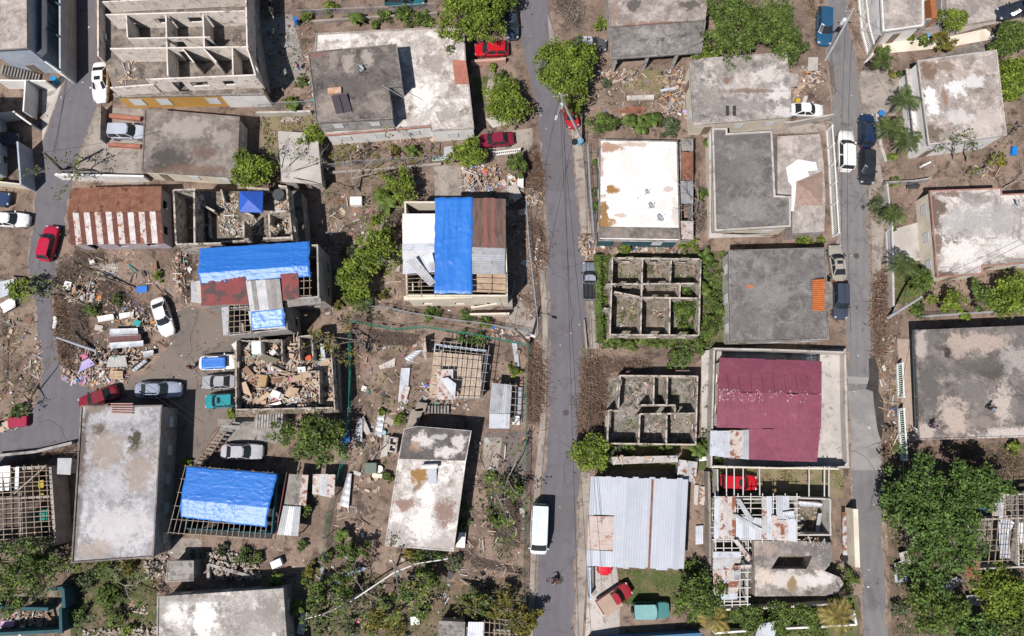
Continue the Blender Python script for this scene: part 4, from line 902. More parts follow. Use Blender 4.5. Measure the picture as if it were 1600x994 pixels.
# litter nobody could count, lying on the bare ground
gr = np.random.default_rng(5); lm = MB(); lg = random.Random(3)
for px, n in (([(0, 360), (100, 420), (60, 480), (60, 620), (0, 640)], 120), ([(90, 400), (300, 400), (350, 470), (260, 560), (130, 610), (85, 520)], 420), ([(500, 190), (830, 240), (840, 500), (500, 500)], 420), ([(550, 500), (830, 540), (830, 980), (480, 980)], 700), ([(870, 110), (1060, 110), (1060, 210), (930, 220)], 260), ([(1380, 250), (1600, 250), (1600, 300), (1380, 300)], 90), ([(240, 850), (500, 850), (480, 920), (240, 930)], 320), ([(830, 250), (855, 380), (860, 540), (838, 680), (825, 400)], 260), ([(905, 360), (935, 380), (935, 430), (915, 430)], 120), ([(905, 550), (950, 560), (950, 690), (905, 700)], 140),
              ([(1365, 460), (1400, 460), (1410, 720), (1385, 760)], 200), ([(1380, 720), (1440, 900), (1420, 994), (1390, 994)], 90), ([(1240, 100), (1300, 100), (1300, 170), (1240, 170)], 120), ([(1460, 440), (1600, 440), (1600, 505), (1430, 505)], 120), ([(270, 500), (365, 500), (365, 700), (270, 640)], 90), ([(60, 0), (150, 0), (60, 600), (90, 600)], 60), ([(815, 0), (860, 0), (915, 500), (900, 990), (835, 990)], 90), ([(1300, 0), (1330, 0), (1390, 990), (1350, 990)], 60)):
    pts, _ = scatter(px, int(n * .6), lg)
    for q in pts:
        s = lg.choice((.04, .05, .06, .08, .1, .15)) ; lm.box((q[0], q[1], .03), (s * lg.uniform(.8, 2.2), s, .03), lg.uniform(0, 6.28), lg.choices(range(13), [3, 5, 2, 4, 4, 2, 6, .2, .1, .1, .15, .1, 3])[0], 0, 0)
tag(lm.build('litter', JUNK, loc=Vector((0, 0, 0))), kind='stuff')

# ---------------------------------------------------------------- flat roofed houses
def stain(nm, a, b, d, **k):
    a, b, d = tuple(x * 1.1 for x in a), tuple(x * .86 for x in b), tuple(x * .8 for x in d)
    q = dict(mid=.24, s1=.3, s2=.55, thr=.55, soft=.16, fine=8, fa=.26, tide=.28); q.update(k)
    return M(nm, a, b, d, **q)
R_GREY = stain('roof_grey', (.275, .255, .24), (.205, .19, .18), (.115, .105, .098))
R_DARK = stain('roof_dark', (.20, .188, .182), (.15, .14, .134), (.31, .29, .28), s1=.5, s2=.8, thr=.585, fine=5, tide=.15, blobs=[(1160, 260, 3.4, 2.5, 3, (0.17, 0.155, 0.15), 0.5), (1175, 330, 3.4, 3, 1.5, (0.25, 0.235, 0.23), 0.5), (1150, 215, 3.4, 3, 0.8, (0.13, 0.12, 0.115), 0.6), (1200, 460, 3.2, 3, 2, (0.24, 0.225, 0.22), 0.5), (1170, 500, 3.2, 2.5, 2, (0.15, 0.14, 0.135), 0.5), (1250, 420, 3.2, 2.5, 1.4, (0.15, 0.14, 0.135), 0.5), (1172, 448, 3.2, 0.5, 0.25, (0.5, 0.16, 0.07), 0.7)])
R_BROWN = stain('roof_brown', (.235, .20, .175), (.165, .145, .13), (.33, .29, .26), s2=.45, thr=.56)
R_PINK = stain('roof_pinkish', (.44, .385, .35), (.33, .285, .26), (.52, .48, .45), s2=.35, thr=.55)
R_TERR = stain('roof_terrace', (.68, .64, .59), (.52, .475, .435), (.30, .25, .215), s1=.5, s2=.6, thr=.56, blobs=[(682, 100, 3.2, 1.6, 1.6, (0.33, 0.285, 0.26), 0.7), (700, 46, 3.2, 3, 0.6, (0.33, 0.25, 0.21), 0.55), (645, 190, 3.2, 2, 0.7, (0.4, 0.36, 0.33), 0.5), (700, 180, 3.2, 1.6, 0.8, (0.36, 0.33, 0.31), 0.5), (660, 150, 3.2, 1.5, 2.5, (.8, .78, .75), 0.7), (720, 70, 3.2, 1.4, 1, (0.36, 0.33, 0.31), 0.5), (530, 58, 3.2, 3, 0.5, (.8, .78, .75), 0.6)])
R_WHITE = stain('roof_white', (.66, .62, .575), (.54, .495, .455), (.33, .275, .24), s1=.4, s2=.45, thr=.57, soft=.16, tide=.2)
R_BRIGHT = stain('roof_bright_white', (.86, .84, .80), (.80, .77, .73), (.34, .225, .15), s1=.4, s2=.42, thr=.66, soft=.1, fa=.1, tide=0.0, mid=.06, blobs=[(956, 230, 3, 1.8, 0.7, (0.38, 0.24, 0.17), 0.9), (990, 226, 3, 2.6, 0.4, (0.45, 0.34, 0.27), 0.7), (957, 296, 3, 0.9, 0.7, (.30, .17, .06), 0.95), (944, 335, 3, 0.6, 2.4, (0.27, 0.16, 0.07), 0.95), (948, 350, 3, 1.1, 1, (.30, .17, .06), 0.8), (1046, 296, 3, 1, 0.6, (0.45, 0.36, 0.32), 0.7), (939, 262, 3, 0.35, 2.2, (0.4, 0.28, 0.2), 0.7), (1055, 330, 3, 0.5, 3, (0.5, 0.44, 0.4), 0.6), (970, 336, 3, 1.2, 0.3, (0.42, 0.3, 0.22), 0.6)])
R_BLUISH = stain('roof_bluish', (.42, .42, .44), (.36, .35, .365), (.23, .195, .17), s1=.5, s2=.4, thr=.575, soft=.2, tide=.2, blobs=[(157, 672, 4, 0.9, 0.8, (0.13, 0.105, 0.09), 0.85), (211, 690, 4, 0.8, 1.6, (0.075, 0.062, 0.045), 0.95), (165, 705, 4, 2, 2.4, (0.33, 0.27, 0.225), 0.7), (218, 735, 4, 2, 2.8, (0.33, 0.275, 0.235), 0.7), (190, 650, 4, 3, 1, (0.5, 0.495, 0.51), 0.6), (180, 825, 4, 4, 2.6, (0.58, 0.56, 0.56), 0.65), (150, 860, 4, 2, 1.2, (0.36, 0.3, 0.26), 0.6), (128, 700, 4, 0.45, 6, (0.13, 0.1, 0.085), 0.85), (122, 800, 4, 0.4, 6, (0.14, 0.11, 0.095), 0.6), (145, 640, 4, 1.4, 0.5, (0.2, 0.15, 0.12), 0.7), (175, 760, 4, 2, 2, (0.48, 0.475, 0.49), 0.5), (250, 700, 4, 0.3, 6, (0.5, 0.46, 0.43), 0.6)])
R_MOTTLE = stain('roof_mottled', (.27, .235, .21), (.175, .158, .15), (.115, .10, .09), s1=.3, s2=.4, thr=.55, soft=.14, fine=5, tide=.12, blobs=[(1535, 535, 3.2, 4, 1.2, (.46, .36, .31), 0.7), (1481, 550, 3.2, 0.5, 1, (0.045, 0.04, 0.03), 0.95), (1500, 540, 3.2, 1.6, 1.6, (0.4, 0.33, 0.28), 0.7), (1455, 600, 3.2, 1.5, 3, (0.12, 0.112, 0.105), 0.8), (1545, 585, 3.2, 1.4, 1, (0.09, 0.08, 0.07), 0.8), (1520, 610, 3.2, 2.4, 1.2, (0.17, 0.155, 0.15), 0.7), (1488, 650, 3.2, 1.8, 2.4, (0.46, 0.38, 0.33), 0.8), (1570, 635, 3.2, 1.6, 2.6, (0.48, 0.42, 0.37), 0.8), (1590, 640, 3.2, 1.2, 1.6, (0.15, 0.14, 0.14), 0.7), (1580, 678, 3.2, 4, 0.9, (0.56, 0.5, 0.46), 0.75), (1445, 675, 3.2, 1.2, 1.2, (0.5, 0.43, 0.38), 0.7), (1585, 560, 3.2, 2, 1.6, (0.42, 0.38, 0.35), 0.6), (1440, 540, 3.2, 0.8, 2, (0.5, 0.44, 0.4), 0.6), (1540, 660, 3.2, 1.8, 0.8, (0.26, 0.22, 0.19), 0.6), (1530, 570, 3.2, 3, 0.7, (0.12, 0.11, 0.1), 0.7)])

def strip(px, h, mat, parent, name, th=.03):
    mb = MB(); mb.prism(PL(px, h), h - .002, h + th); return mb.build(name, mat, parent)

t = house('concrete_house', 'tall concrete house with stained grey roof at the top left corner', 'house', [(-30, -40), (42, -40), (43, 75), (-30, 79)], 6.4, blue_and_shade_wall, R_PINK, rim=.1, over=.5)
b = MB(); q = PL([(-30, 92), (66, 89), (73, 82), (73, -40)], 3.3); b.prism(PL([(-30, -40), (72, -40), (72, 82), (62, 90), (-30, 94)], 3.3), 3.05, 3.3); b.build('balcony_slab', greyc, t)
for i in range(3): m = MB(); m.wall(q[i], q[i + 1], .12, 3.31, 4.2); m.build('balcony_parapet', white, t)
b = MB(); f = PL([(93, -40), (93.5, 110)], 3.2)
m = MB(); m.wall(f[0], f[1], .2, 0, 3.2); m.build('street_wall', blue_and_shade_wall, t)
for y in (-12, 4, 54, 106): m = MB(); m.bar(P(73, y - 10, 3.5), P(93, y + 4, 3.3), .16, .16); m.build('beam', teal, t)
m = MB(); m.wall(P(70, 96, 3.0), P(95, 112, 3.0), .15, 0, 3.0); m.build('side_wall', white, t)
t = T('concrete_stairs', 'concrete outdoor steps below the tall corner house', 'stairs', P(30, 118))
for i in range(13): m = MB(); c = P(3 + i * 4.7, 108 + i * 1.2, 2.6 - i * .19); m.box((c.x, c.y, (2.6 - i * .19) / 2), (.3, 1.2, 2.6 - i * .19), -.1); m.build('step', greyc, t)

house('flat_house', 'single storey house with dark stained roof beside the silver car port', 'house', [(226, 170), (375, 183), (371, 278), (221, 268)], 3.0, cream, stain('roof_dark_stained', (.26, .225, .20), (.18, .155, .14), (.33, .29, .26), s2=.45, blobs=[(268, 245, 3, 2.6, 1.6, (.07, .062, .055), 0.75), (250, 262, 3, 1.5, 0.8, (.07, .062, .055), 0.7), (318, 238, 3, 2, 1.2, (0.15, 0.1, 0.075), 0.6), (290, 200, 3, 3.5, 1.6, (0.38, 0.345, 0.31), 0.6), (345, 215, 3, 1.5, 1.2, (0.36, 0.32, 0.29), 0.5), (300, 265, 3, 4, 0.7, (0.17, 0.1, 0.075), 0.6)]), rim=.08)
t = house('two_storey_house', 'white house with brown upper storey roof, solar panel and lower white terrace', 'house', [(494, 53), (725, 41), (728, 94), (733, 131), (741, 201), (673, 205), (671, 197), (508, 211), (487, 120)], 3.2, white, R_TERR, rim=.12, over=.12, rimm=R_PINK)
up = PL([(481, 82), (620, 69), (629, 135), (608, 137), (614, 186), (494, 193)], 5.9); w = offset(ccw(up), -.15)
m = MB(); m.prism(w, 3.22, 5.75, top=False); m.build('upper_wall', greyw, t); auto_windows(t, w, 3, z0=4.2, z1=5.1, door=0)
m = MB(); m.prism(up, 5.74, 5.9, bot=True); ro = m.build('upper_roof', stain('roof_upper', (.225, .195, .175), (.15, .132, .12), (.085, .076, .07), s1=.45, s2=.6, thr=.555, blobs=[(545, 95, 5.9, 0.8, 1.8, (0.4, 0.35, 0.31), 0.6), (575, 92, 5.9, 0.7, 1.3, (0.42, 0.37, 0.33), 0.6), (520, 95, 5.9, 0.7, 1.5, (0.33, 0.28, 0.25), 0.5), (590, 165, 5.9, 2, 0.9, (0.3, 0.25, 0.22), 0.5), (510, 168, 5.9, 1.2, 0.9, (0.36, 0.29, 0.25), 0.6), (560, 135, 5.9, 3, 1.2, (0.12, 0.105, 0.095), 0.6), (494, 85, 5.9, 1.5, 0.5, (0.3, 0.12, 0.09), 0.4)]), t); m = MB(); m.ring(ccw(up), offset(ccw(up), -.14), 5.9, 6.0); m.build('roof_edge', R_GREY, ro)
strip([(707, 94), (728, 96), (733, 131), (711, 132)], 3.3, terracotta, t, 'red_cornice', .14)
m = MB(); e = PL([(508, 212), (671, 198)], 3.1); m.wall(e[0], e[1], .12, 2.95, 3.12); m.build('red_trim', terracotta, t)
def solar(px, h, label, n=2, mat=None):
    t = T('solar_array', label, 'solar panel', centre(PL(px, h)) + Vector((0, 0, h)))
    a, b, c, d = PL(px, h + .35); c.z -= .28; d.z -= .28
    for i in range(n):
        q = [a.lerp(b, (i + .05) / n), a.lerp(b, (i + .95) / n), d.lerp(c, (i + .95) / n), d.lerp(c, (i + .05) / n)]
        m = MB(); m.add(q + [v + Vector((0, 0, .07)) for v in q], [(0, 1, 5, 4), (1, 2, 6, 5), (2, 3, 7, 6), (3, 0, 4, 7)]); m.build('frame', steel, t)
        m = MB(); m.add([v + Vector((0, 0, .06)) for v in q], [(0, 1, 2, 3)]); m.build('collector', plain('collector_dark', (.075, .06, .068), .3, spec=.5), t)
    m = MB()
    for v in (a, b): m.tube([(v.x, v.y, h), v], .03, 5)
    m.build('stand', steel, t); return t
solar([(517, 150), (542, 146), (550, 173), (524, 177)], 5.9, 'pair of dark solar panels tilted on the brown upper roof')
box_item('rusty_box', 'orange rusted flat tank behind the solar panels on the roof', 523, 142, (1.6, .75, .35), .1, M('orange_rust', (.50, .27, .15), (.55, .42, .34), None, s1=2, fa=.3), 'water tank', 5.9)
dish(562, 106, 5.9, 'pale satellite dish on the brown upper roof with solar panels', .5, .6)

t = house('garage_house', 'wide grey roofed house at the top edge with two garage bays', 'house', [(949, -40), (1112, -40), (1102, 31), (952, 42)], 3.6, greyw, stain('roof_garage', (.44, .385, .35), (.33, .285, .26), (.25, .2, .175), s2=.5, thr=.56, blobs=[(990, 8, 3.6, 1, 1.2, (.07, .062, .055), 0.7), (1078, 8, 3.6, 1.6, 0.8, (.07, .062, .055), 0.7), (1030, 38, 3.6, 5, 0.5, (0.28, 0.16, 0.12), 0.7), (960, 20, 3.6, 0.6, 2, (0.3, 0.2, 0.16), 0.5)]), rim=.08, wins=False)
lo = ccw(PL([(951.5, 42.5), (1103, 31.5), (1096, 83), (954, 93)], 3.2)); m = MB(); m.prism(lo, 3.02, 3.2, bot=True); ro = m.build('porch_roof', R_GREY, t); m = MB(); m.ring(lo, offset(lo, -.13), 3.2, 3.28); m.build('roof_edge', greyc, ro)
for x, y in ((962, 92), (1012, 88), (1058, 85), (1090, 82)): m = MB(); c = P(x, y, 3.0); m.box((c.x, c.y, 1.5), (.35, .35, 3.03)); m.build('post', greyw, t)
t = house('stained_house', 'pale stained house with block vents beside the white sedan', 'house', [(1077, 98), (1100, 91), (1229, 82), (1233, 114), (1247, 117), (1247, 134), (1235, 137), (1237, 183), (1083, 196)], 3.2, cream, stain('roof_blotched', (.47, .425, .39), (.33, .30, .28), (.215, .195, .18), s1=.3, s2=.5, thr=.555, blobs=[(1200, 118, 3.2, 2.4, 1.2, (.62, .575, .53), 0.7), (1215, 145, 3.2, 1.6, 1.2, (0.68, 0.65, 0.62), 0.7), (1110, 160, 3.2, 1.5, 1.5, (0.25, 0.22, 0.2), 0.6), (1170, 142, 3.2, 4, 0.35, (0.2, 0.14, 0.11), 0.7), (1137, 126, 3.2, 0.5, 0.5, (0.22, 0.13, 0.09), 0.8), (1165, 165, 3.2, 3, 0.8, (0.27, 0.25, 0.235), 0.6), (1222, 175, 3.2, 1.2, 0.9, (0.6, 0.58, 0.57), 0.7)]), rim=.08)
for i in range(2):
    for j in range(4): strip([(1134 + i * 11, 166 + j * 4), (1138.5 + i * 11, 166 + j * 4), (1138.5 + i * 11, 169 + j * 4), (1134 + i * 11, 169 + j * 4)], 3.2, darkin, t, 'vent_block', .12)
t = house('bright_roof_house', 'house with bright white roof and rust stains beside the main road', 'house', [(936, 218), (1059, 220), (1063, 378), (935, 376)], 3.0, teal, R_BRIGHT, rim=.1, rimm=R_GREY)
strip([(938, 354), (1061, 356), (1061, 374), (937, 372)], 3.0, R_BROWN, t, 'bare_roof_strip', .012)
for x, y in ((1010, 300), (1016, 322), (1030, 341)): dish(x, y, 3.0, {300: 'northernmost and smallest of three dishes on the bright white roof', 322: 'middle dish of three on the bright white roof', 341: 'largest and southernmost dish of three on the bright white roof'}[y], .36 + (y - 300) * .004, .5)
t = T('lean_to', 'grey and rusty metal lean-to along the bright white roof house', 'shed', centre(PL([(1062, 222), (1082, 224), (1082, 370), (1066, 370)])))
for (y0, y1, mt) in ((216, 236, [greyc]), (237, 282, [rust_p, rust]), (283, 318, [steel_d, steel]), (345, 374, [steel_d, rust_p])):
    roof_sheets(t, P(1063, y0, 2.5), P(1083, y0 + 1, 2.2), P(1083, y1, 2.2), P(1065, y1, 2.5), 2, mt, name='roof_sheet')
a = PL([(1063, 222), (1082, 224), (1082, 372), (1065, 372)], 2.2); wallring(t, a, 2.05, greyw, .12, ops=None)
t = house('grey_courtyard_house', 'grey flat roofed house with lower white patio beside the side road', 'house', [(1112, 201), (1136, 201), (1136, 209), (1206, 205), (1211, 306), (1235, 307), (1235, 355), (1116, 362)], 3.4, cream, R_DARK, rim=.16, rimw=.22, rimm=pale)
lo = ccw(PL([(1214.5, 213), (1281, 209), (1287, 255), (1290, 310), (1288, 362), (1238, 365), (1238, 304), (1215, 303)], 2.7)); m = MB(); m.prism(lo, 0, 2.7); m.build('patio_block', R_PINK, t)
strip([(1228, 262), (1247, 249), (1275, 254), (1277, 266), (1262, 268), (1266, 280), (1245, 285), (1240, 330), (1236, 330), (1237, 290), (1232, 284)], 2.7, white, t, 'white_paint_patch', .02)
m = MB(); q = PL([(1244, 284), (1285, 268), (1285, 322), (1244, 320)], 2.85); k = P(1262, 296, 3.5)
m.add([q[0], q[1], q[2], q[3], k], [(0, 1, 4), (1, 2, 4), (2, 3, 4), (3, 0, 4)]); m.build('hip_roof', M('brown_tiles', (.36, .255, .205), (.30, .21, .17), None, s1=1.5, fine=14, fa=.3), t)
strip([(1206, 370), (1108, 372), (1108, 210), (1111, 205), (1111.5, 364)], 2.6, pale, t, 'side_ledge', .05)
t = house('orange_canopy_house', 'plain dark grey roofed house with small orange tiled canopy', 'house', [(1138, 391), (1290, 387), (1295, 531), (1141, 536)], 3.2, pale, R_DARK, rim=.1, rimm=R_GREY)
m = MB(); q = PL([(1269, 437), (1285, 437), (1285, 487), (1269, 486)], 3.4); m.corr(q[0] + Vector((0, 0, .1)), q[3] + Vector((0, 0, .1)), q[2] + Vector((0, 0, .55)), q[1] + Vector((0, 0, .55)), 0, .02, .22, .05); m.build('tiled_canopy', M('orange_tiles', (.47, .15, .045), (.40, .115, .035), None, s1=2, fa=.2), t)
q = PL([(1285, 440), (1297, 440), (1301, 446), (1301, 482), (1297, 486), (1285, 487)], 3.35); m = MB(); m.prism(q, 3.1, 3.35, bot=True); m.build('balcony_roof', R_BROWN, t)

t = house('red_trim_house', 'pale house with red edged roof and white balustrade porch', 'house', [(1452, 298), (1564, 294), (1565, 304), (1640, 300), (1640, 410), (1535, 416), (1535, 429), (1464, 434)], 3.2, cream, stain('roof_rtrim', (.60, .555, .515), (.47, .44, .415), (.21, .165, .14), s1=.35, s2=.5, thr=.60, soft=.1, tide=.17, blobs=[(1460, 335, 3.2, 0.7, 3.2, (0.16, 0.115, 0.09), 0.95), (1470, 325, 3.2, 0.8, 0.9, (0.16, 0.115, 0.09), 0.9), (1466, 385, 3.2, 0.8, 2, (0.19, 0.14, 0.11), 0.95), (1478, 303, 3.2, 1.8, 0.4, (0.2, 0.14, 0.115), 0.8), (1475, 428, 3.2, 1.8, 0.4, (0.17, 0.12, 0.1), 0.9), (1530, 345, 3.2, 4, 1.8, (0.4, 0.385, 0.375), 0.75), (1570, 340, 3.2, 3, 2, (0.36, 0.34, 0.33), 0.6), (1500, 395, 3.2, 2.6, 1.6, (0.7, 0.67, 0.63), 0.8), (1580, 385, 3.2, 3, 1.2, (0.7, 0.67, 0.64), 0.7), (1585, 408, 3.2, 2, 0.4, (0.2, 0.17, 0.15), 0.7)]), rim=.12, rimw=.13, rimm=M('rose_trim', (.44, .22, .175), (.36, .18, .145), None, s1=.8, fa=.2))
m = MB(); q = PL([(1444, 310), (1453, 430)], 0); m.wall(q[0], q[1], .25, 2.6, 2.8); m.build('porch_beam', white, t)
for i in range(7): m = MB(); c = q[0].lerp(q[1], i / 6); m.box((c.x, c.y, 1.3), (.22, .22, 2.6)); m.build('porch_post', white, t)
t = house('white_wall_house', 'cream roofed house with white west wall behind coconut palms', 'house', [(1433, 95), (1557, 78), (1573, 212), (1450, 227)], 4.4, white, stain('roof_cream', (.50, .44, .40), (.385, .335, .30), (.27, .225, .195), s1=.35, s2=.5, thr=.57, blobs=[(1450, 110, 4.4, 1.4, 1.2, (0.19, 0.125, 0.09), 0.85), (1478, 103, 4.4, 1.6, 0.8, (0.22, 0.16, 0.12), 0.7), (1456, 160, 4.4, 1, 2.2, (.8, .78, .75), 0.85), (1492, 138, 4.4, 1.6, 1.2, (0.72, 0.7, 0.69), 0.8), (1520, 128, 4.4, 2, 1, (0.66, 0.64, 0.63), 0.7), (1476, 150, 4.4, 0.35, 1.2, (0.28, 0.17, 0.12), 0.8), (1458, 208, 4.4, 1.4, 1.1, (0.16, 0.125, 0.1), 0.85), (1540, 190, 4.4, 2.8, 2, (0.55, 0.48, 0.44), 0.6), (1548, 95, 4.4, 1.5, 1, (0.33, 0.29, 0.27), 0.6), (1500, 185, 4.4, 2, 1.2, (0.62, 0.59, 0.57), 0.6)]), rim=.08, rimm=pale, every=2.8)
lo = ccw(PL([(1456, 90), (1535, 64), (1540, 79), (1470, 92)], 3.1)); m = MB(); m.prism(lo, 0, 3.1); m.build('rear_wing', R_BROWN, t)
m = MB(); q = PL([(1421, 108), (1436, 235)], 2.4); m.wall(q[0], q[1], .9, 2.3, 2.5); m.build('porch_roof', R_WHITE, t)
t = house('white_parapet_house', 'pale pink roofed house with white parapet at the top right', 'house', [(1373, -40), (1441, -40), (1441, 42), (1378, 51)], 3.2, white, R_PINK, rim=.3, rimm=white)
m = MB(); q = P(1459, 12, 2.2); m.box((q.x, q.y, 1.1), (.7, 2.9, 2.2)); m.build('rusty_column', M('orange_rust2', (.40, .14, .06), (.33, .12, .05), None, s1=2, fa=.3), t)
kerbed('patio', [(1474, -40), (1560, -40), (1552, 34), (1476, 46)], R_PINK, .5)
ruin('broken_annex', 'open walled annex with rubble beside the pale pink roof', 'annex', [(1443, 0, 1445, 40, None), (1447, 30, 1480, 26, None), (1470, -20, 1472, 25, None)], 2.0, [(1442, -20), (1500, -20), (1500, 40), (1442, 48)], greyw, greyc)
t = house('balustrade_house', 'large mottled roof house with mint green balustrade porch', 'house', [(1429, 516), (1640, 507), (1640, 682), (1437, 688)], 3.2, M('mint_paint', (.46, .48, .44), (.4, .42, .39), None, s1=1, fa=.1), R_MOTTLE, rim=.09, over=1.7)
fence('porch_balustrade', 'mint white balustrade along the mottled roof house porch', [(1426, 518), (1427, 560), (1429, 620), (1431, 686)], 1.0, 'rail', M('mint_white', (.72, .79, .73)), cat='balustrade')
t = house('white_roof_house', 'long white roofed house with grey rear third and solar heater', 'house', [(631, 670), (652, 666), (737, 673), (728, 721), (709, 862), (601, 853), (622, 718)], 3.2, M('offwhite_wall', (.6, .58, .55), (.5, .48, .45), None, s1=1, fa=.15), stain('roof_long_white', (.70, .665, .63), (.56, .515, .48), (.34, .285, .255), s1=.5, s2=.6, thr=.575, blobs=[(655, 745, 3.2, 1, 1.1, (.30, .17, .06), 0.9), (652, 760, 3.2, 0.8, 0.6, (0.25, 0.17, 0.1), 0.8), (634, 788, 3.2, 1.5, 0.8, (0.28, 0.19, 0.155), 0.85), (692, 800, 3.2, 1.4, 1.6, (0.27, 0.19, 0.16), 0.85), (617, 835, 3.2, 1.4, 1.2, (0.38, 0.34, 0.33), 0.7), (690, 850, 3.2, 2, 0.6, (0.4, 0.36, 0.34), 0.7), (660, 815, 3.2, 1.6, 2, (.8, .78, .75), 0.7), (668, 775, 3.2, 1.2, 1.4, (.8, .78, .75), 0.7)]), rim=.05)
strip([(632, 671), (652, 667), (735, 674), (726.5, 720), (624, 717)], 3.2, stain('roof_rear', (.17, .152, .143), (.14, .127, .12), (.09, .082, .077), s1=.55, s2=.7, thr=.57, blobs=[(660,690,3.3,1.2,1.0,(.6,.56,.54),.85),(700,705,3.3,1.5,.7,(.62,.58,.56),.85),(715,690,3.3,1.0,.9,(.58,.54,.52),.8),(650,700,3.3,.8,.7,(.3,.2,.14),.7),(685,682,3.3,1.4,.35,(.5,.47,.45),.7)]), t, 'rear_roof_section', .1)
t = T('solar_heater', 'white solar water heater on the long white roof', 'water heater', P(675, 740, 3.2))
m = MB(); a, b = P(659, 729, 3.75), P(684, 728, 3.75); m.tube([a, b], .26, 14); m.build('tank', white, t)
m = MB(); q = PL([(669, 732), (682, 732), (682, 756), (669, 756)], 3.62); q[2].z = q[3].z = 3.3; m.add(q + [v - Vector((0, 0, .08)) for v in q], [(0, 1, 2, 3), (0, 1, 5, 4), (1, 2, 6, 5), (2, 3, 7, 6), (3, 0, 4, 7)]); m.build('collector', plain('collector_grey', (.38, .41, .46), .25), t)
t = house('corner_white_house', 'white roofed house with grey patches at the bottom edge', 'house', [(246, 932), (443, 919), (452, 1040), (244, 1040)], 3.2, greyw, stain('roof_corner', (.55, .515, .48), (.40, .37, .345), (.22, .20, .185), s1=.4, s2=.6, thr=.57, blobs=[(320, 970, 3.2, 1.7, 2.6, (.8, .78, .75), 0.9), (275, 960, 3.2, 1.4, 1.4, (0.72, 0.7, 0.67), 0.85), (420, 955, 3.2, 1.4, 1.6, (0.27, 0.24, 0.22), 0.8), (400, 980, 3.2, 2.5, 1.5, (0.33, 0.3, 0.28), 0.6), (300, 935, 3.2, 5, 0.4, (0.3, 0.27, 0.25), 0.6)]), rim=.1)
t = house('long_grey_house', 'long bluish grey roofed house between the plaza and weedy yard', 'house', [(127, 634), (254, 633), (241, 871), (112, 880)], 4.0, greyw, R_BLUISH, rim=.14, rimm=R_BROWN, every=3.0, z0=0)
m = MB(); q = PL([(173, 631), (208, 631), (208, 646), (173, 645)], 4.15)
for i in range(5): y = i / 4; m.bar(q[0].lerp(q[3], y), q[1].lerp(q[2], y), .12, .1)
m.build('roof_grille', M('pinkish_grille', (.45, .27, .24), fa=.1), t)
house('shed', 'small grey slab roofed shed under the leafless branches', 'shed', [(434, 205), (496, 208), (503, 288), (440, 284)], 2.5, greyw, pale, rim=0)
house('shed', 'small concrete shed with white hatch near the rubble heap', 'shed', [(262, 876), (303, 876), (303, 908), (258, 910)], 2.2, greyw, greyc, rim=.05)
house('shed', 'low grey slab roofed hut at the bottom edge beside bent trees', 'shed', [(686, 970), (727, 972), (724, 1030), (680, 1030)], 2.4, greyw, R_GREY, rim=0)
roof_sheets(T('shed', 'low shed with pale blue sheets and open rafters at the bottom edge', 'shed', P(765, 985)), P(732, 971, 2.2), P(756, 972, 2.2), P(754, 1020, 2.2), P(728, 1020, 2.2), 3, [blue_and_shade_wall, steel_l])
t = COL.objects[-2] if False else [o for o in COL.objects if o.get('label', '').startswith('low shed with pale blue')][0]
lattice(t, P(757, 972, 2.2), P(797, 976, 2.2), P(797, 1020, 2.2), P(755, 1020, 2.2), 6, 4); wallring(t, PL([(730, 974), (797, 978), (795, 1030), (728, 1030)]), 2.05, greyw)

# left-hand white compounds
t = house('white_compound', 'white walled house in shade at the left edge', 'house', [(-120, 150), (-45, 150), (-44, 250), (-120, 250)], 6.0, blue_and_shade_wall, pale, rim=.1)  # white walls; the bluish tone of shade is put into their colour
for i, (p, h) in enumerate([([(14, 138), (88, 139)], 2.0), ([(60, 140), (57, 188)], 2.4), ([(40, 186), (10, 190)], 2.0), ([(40, 188), (64, 205)], 1.8)]):
    fence('white_yard_wall', 'white rendered yard wall of the left compound, ' + ('north side below the stairs', 'street side with ornamental blocks', 'dividing the two dark yards', 'short street piece beside the garage')[i], p, h, 'block', white, th=.18, cat='wall')
fence('white_yard_wall', 'long white street wall, coloured bluish for shade, with ornamental blocks below the garage', [(50, 235), (55, 300)], 2.6, 'block', blue_and_shade_wall, th=.2, cat='wall')
fence('yard_wall', 'cream yard wall above the parked white car', [(-20, 288), (52, 296)], 1.6, 'block', cream, cat='wall')
# ---------------------------------------------------------------- the unfinished block building
t = T('unfinished_building', 'large roofless unfinished block building with orange ground floor', 'building', centre(PL([(155, 0), (385, 0), (400, 150), (170, 150)])))
fl = ccw(PL([(153, -60), (392, -60), (394, 60), (411, 146), (180, 150), (163, 95), (153, 88)], 3.2)); m = MB(); m.prism(fl, 3.0, 3.2, bot=True); m.build('upper_floor', stain('bldg_floor', (.26, .222, .188), (.20, .172, .15), (.11, .096, .085), s2=.8), t)
w = offset(fl, -.06); m = MB(); m.prism(w, 0, 3.0, top=False); m.build('ground_wall', orangep, t)
q = PL([(345, 147), (413, 145)], 3.0); m = MB(); m.wall(q[0], q[1], .5, 0, 2.9); m.build('white_front', white, t)
for x in (205, 247, 325): window(t, P(x - 12, 150.5 - (x - 190) * .02, 3.0), P(x + 12, 150.3 - (x - 190) * .02, 3.0), .5, 1.7, .7, 2.2, (0, -1), 'louvre')
fl2 = PL([(176, 146), (240, 144), (412, 141), (413, 147.5), (178, 151.5)], 3.2); m = MB(); m.prism(fl2, 2.9, 3.19, bot=True); m.build('ledge', greyc, t)
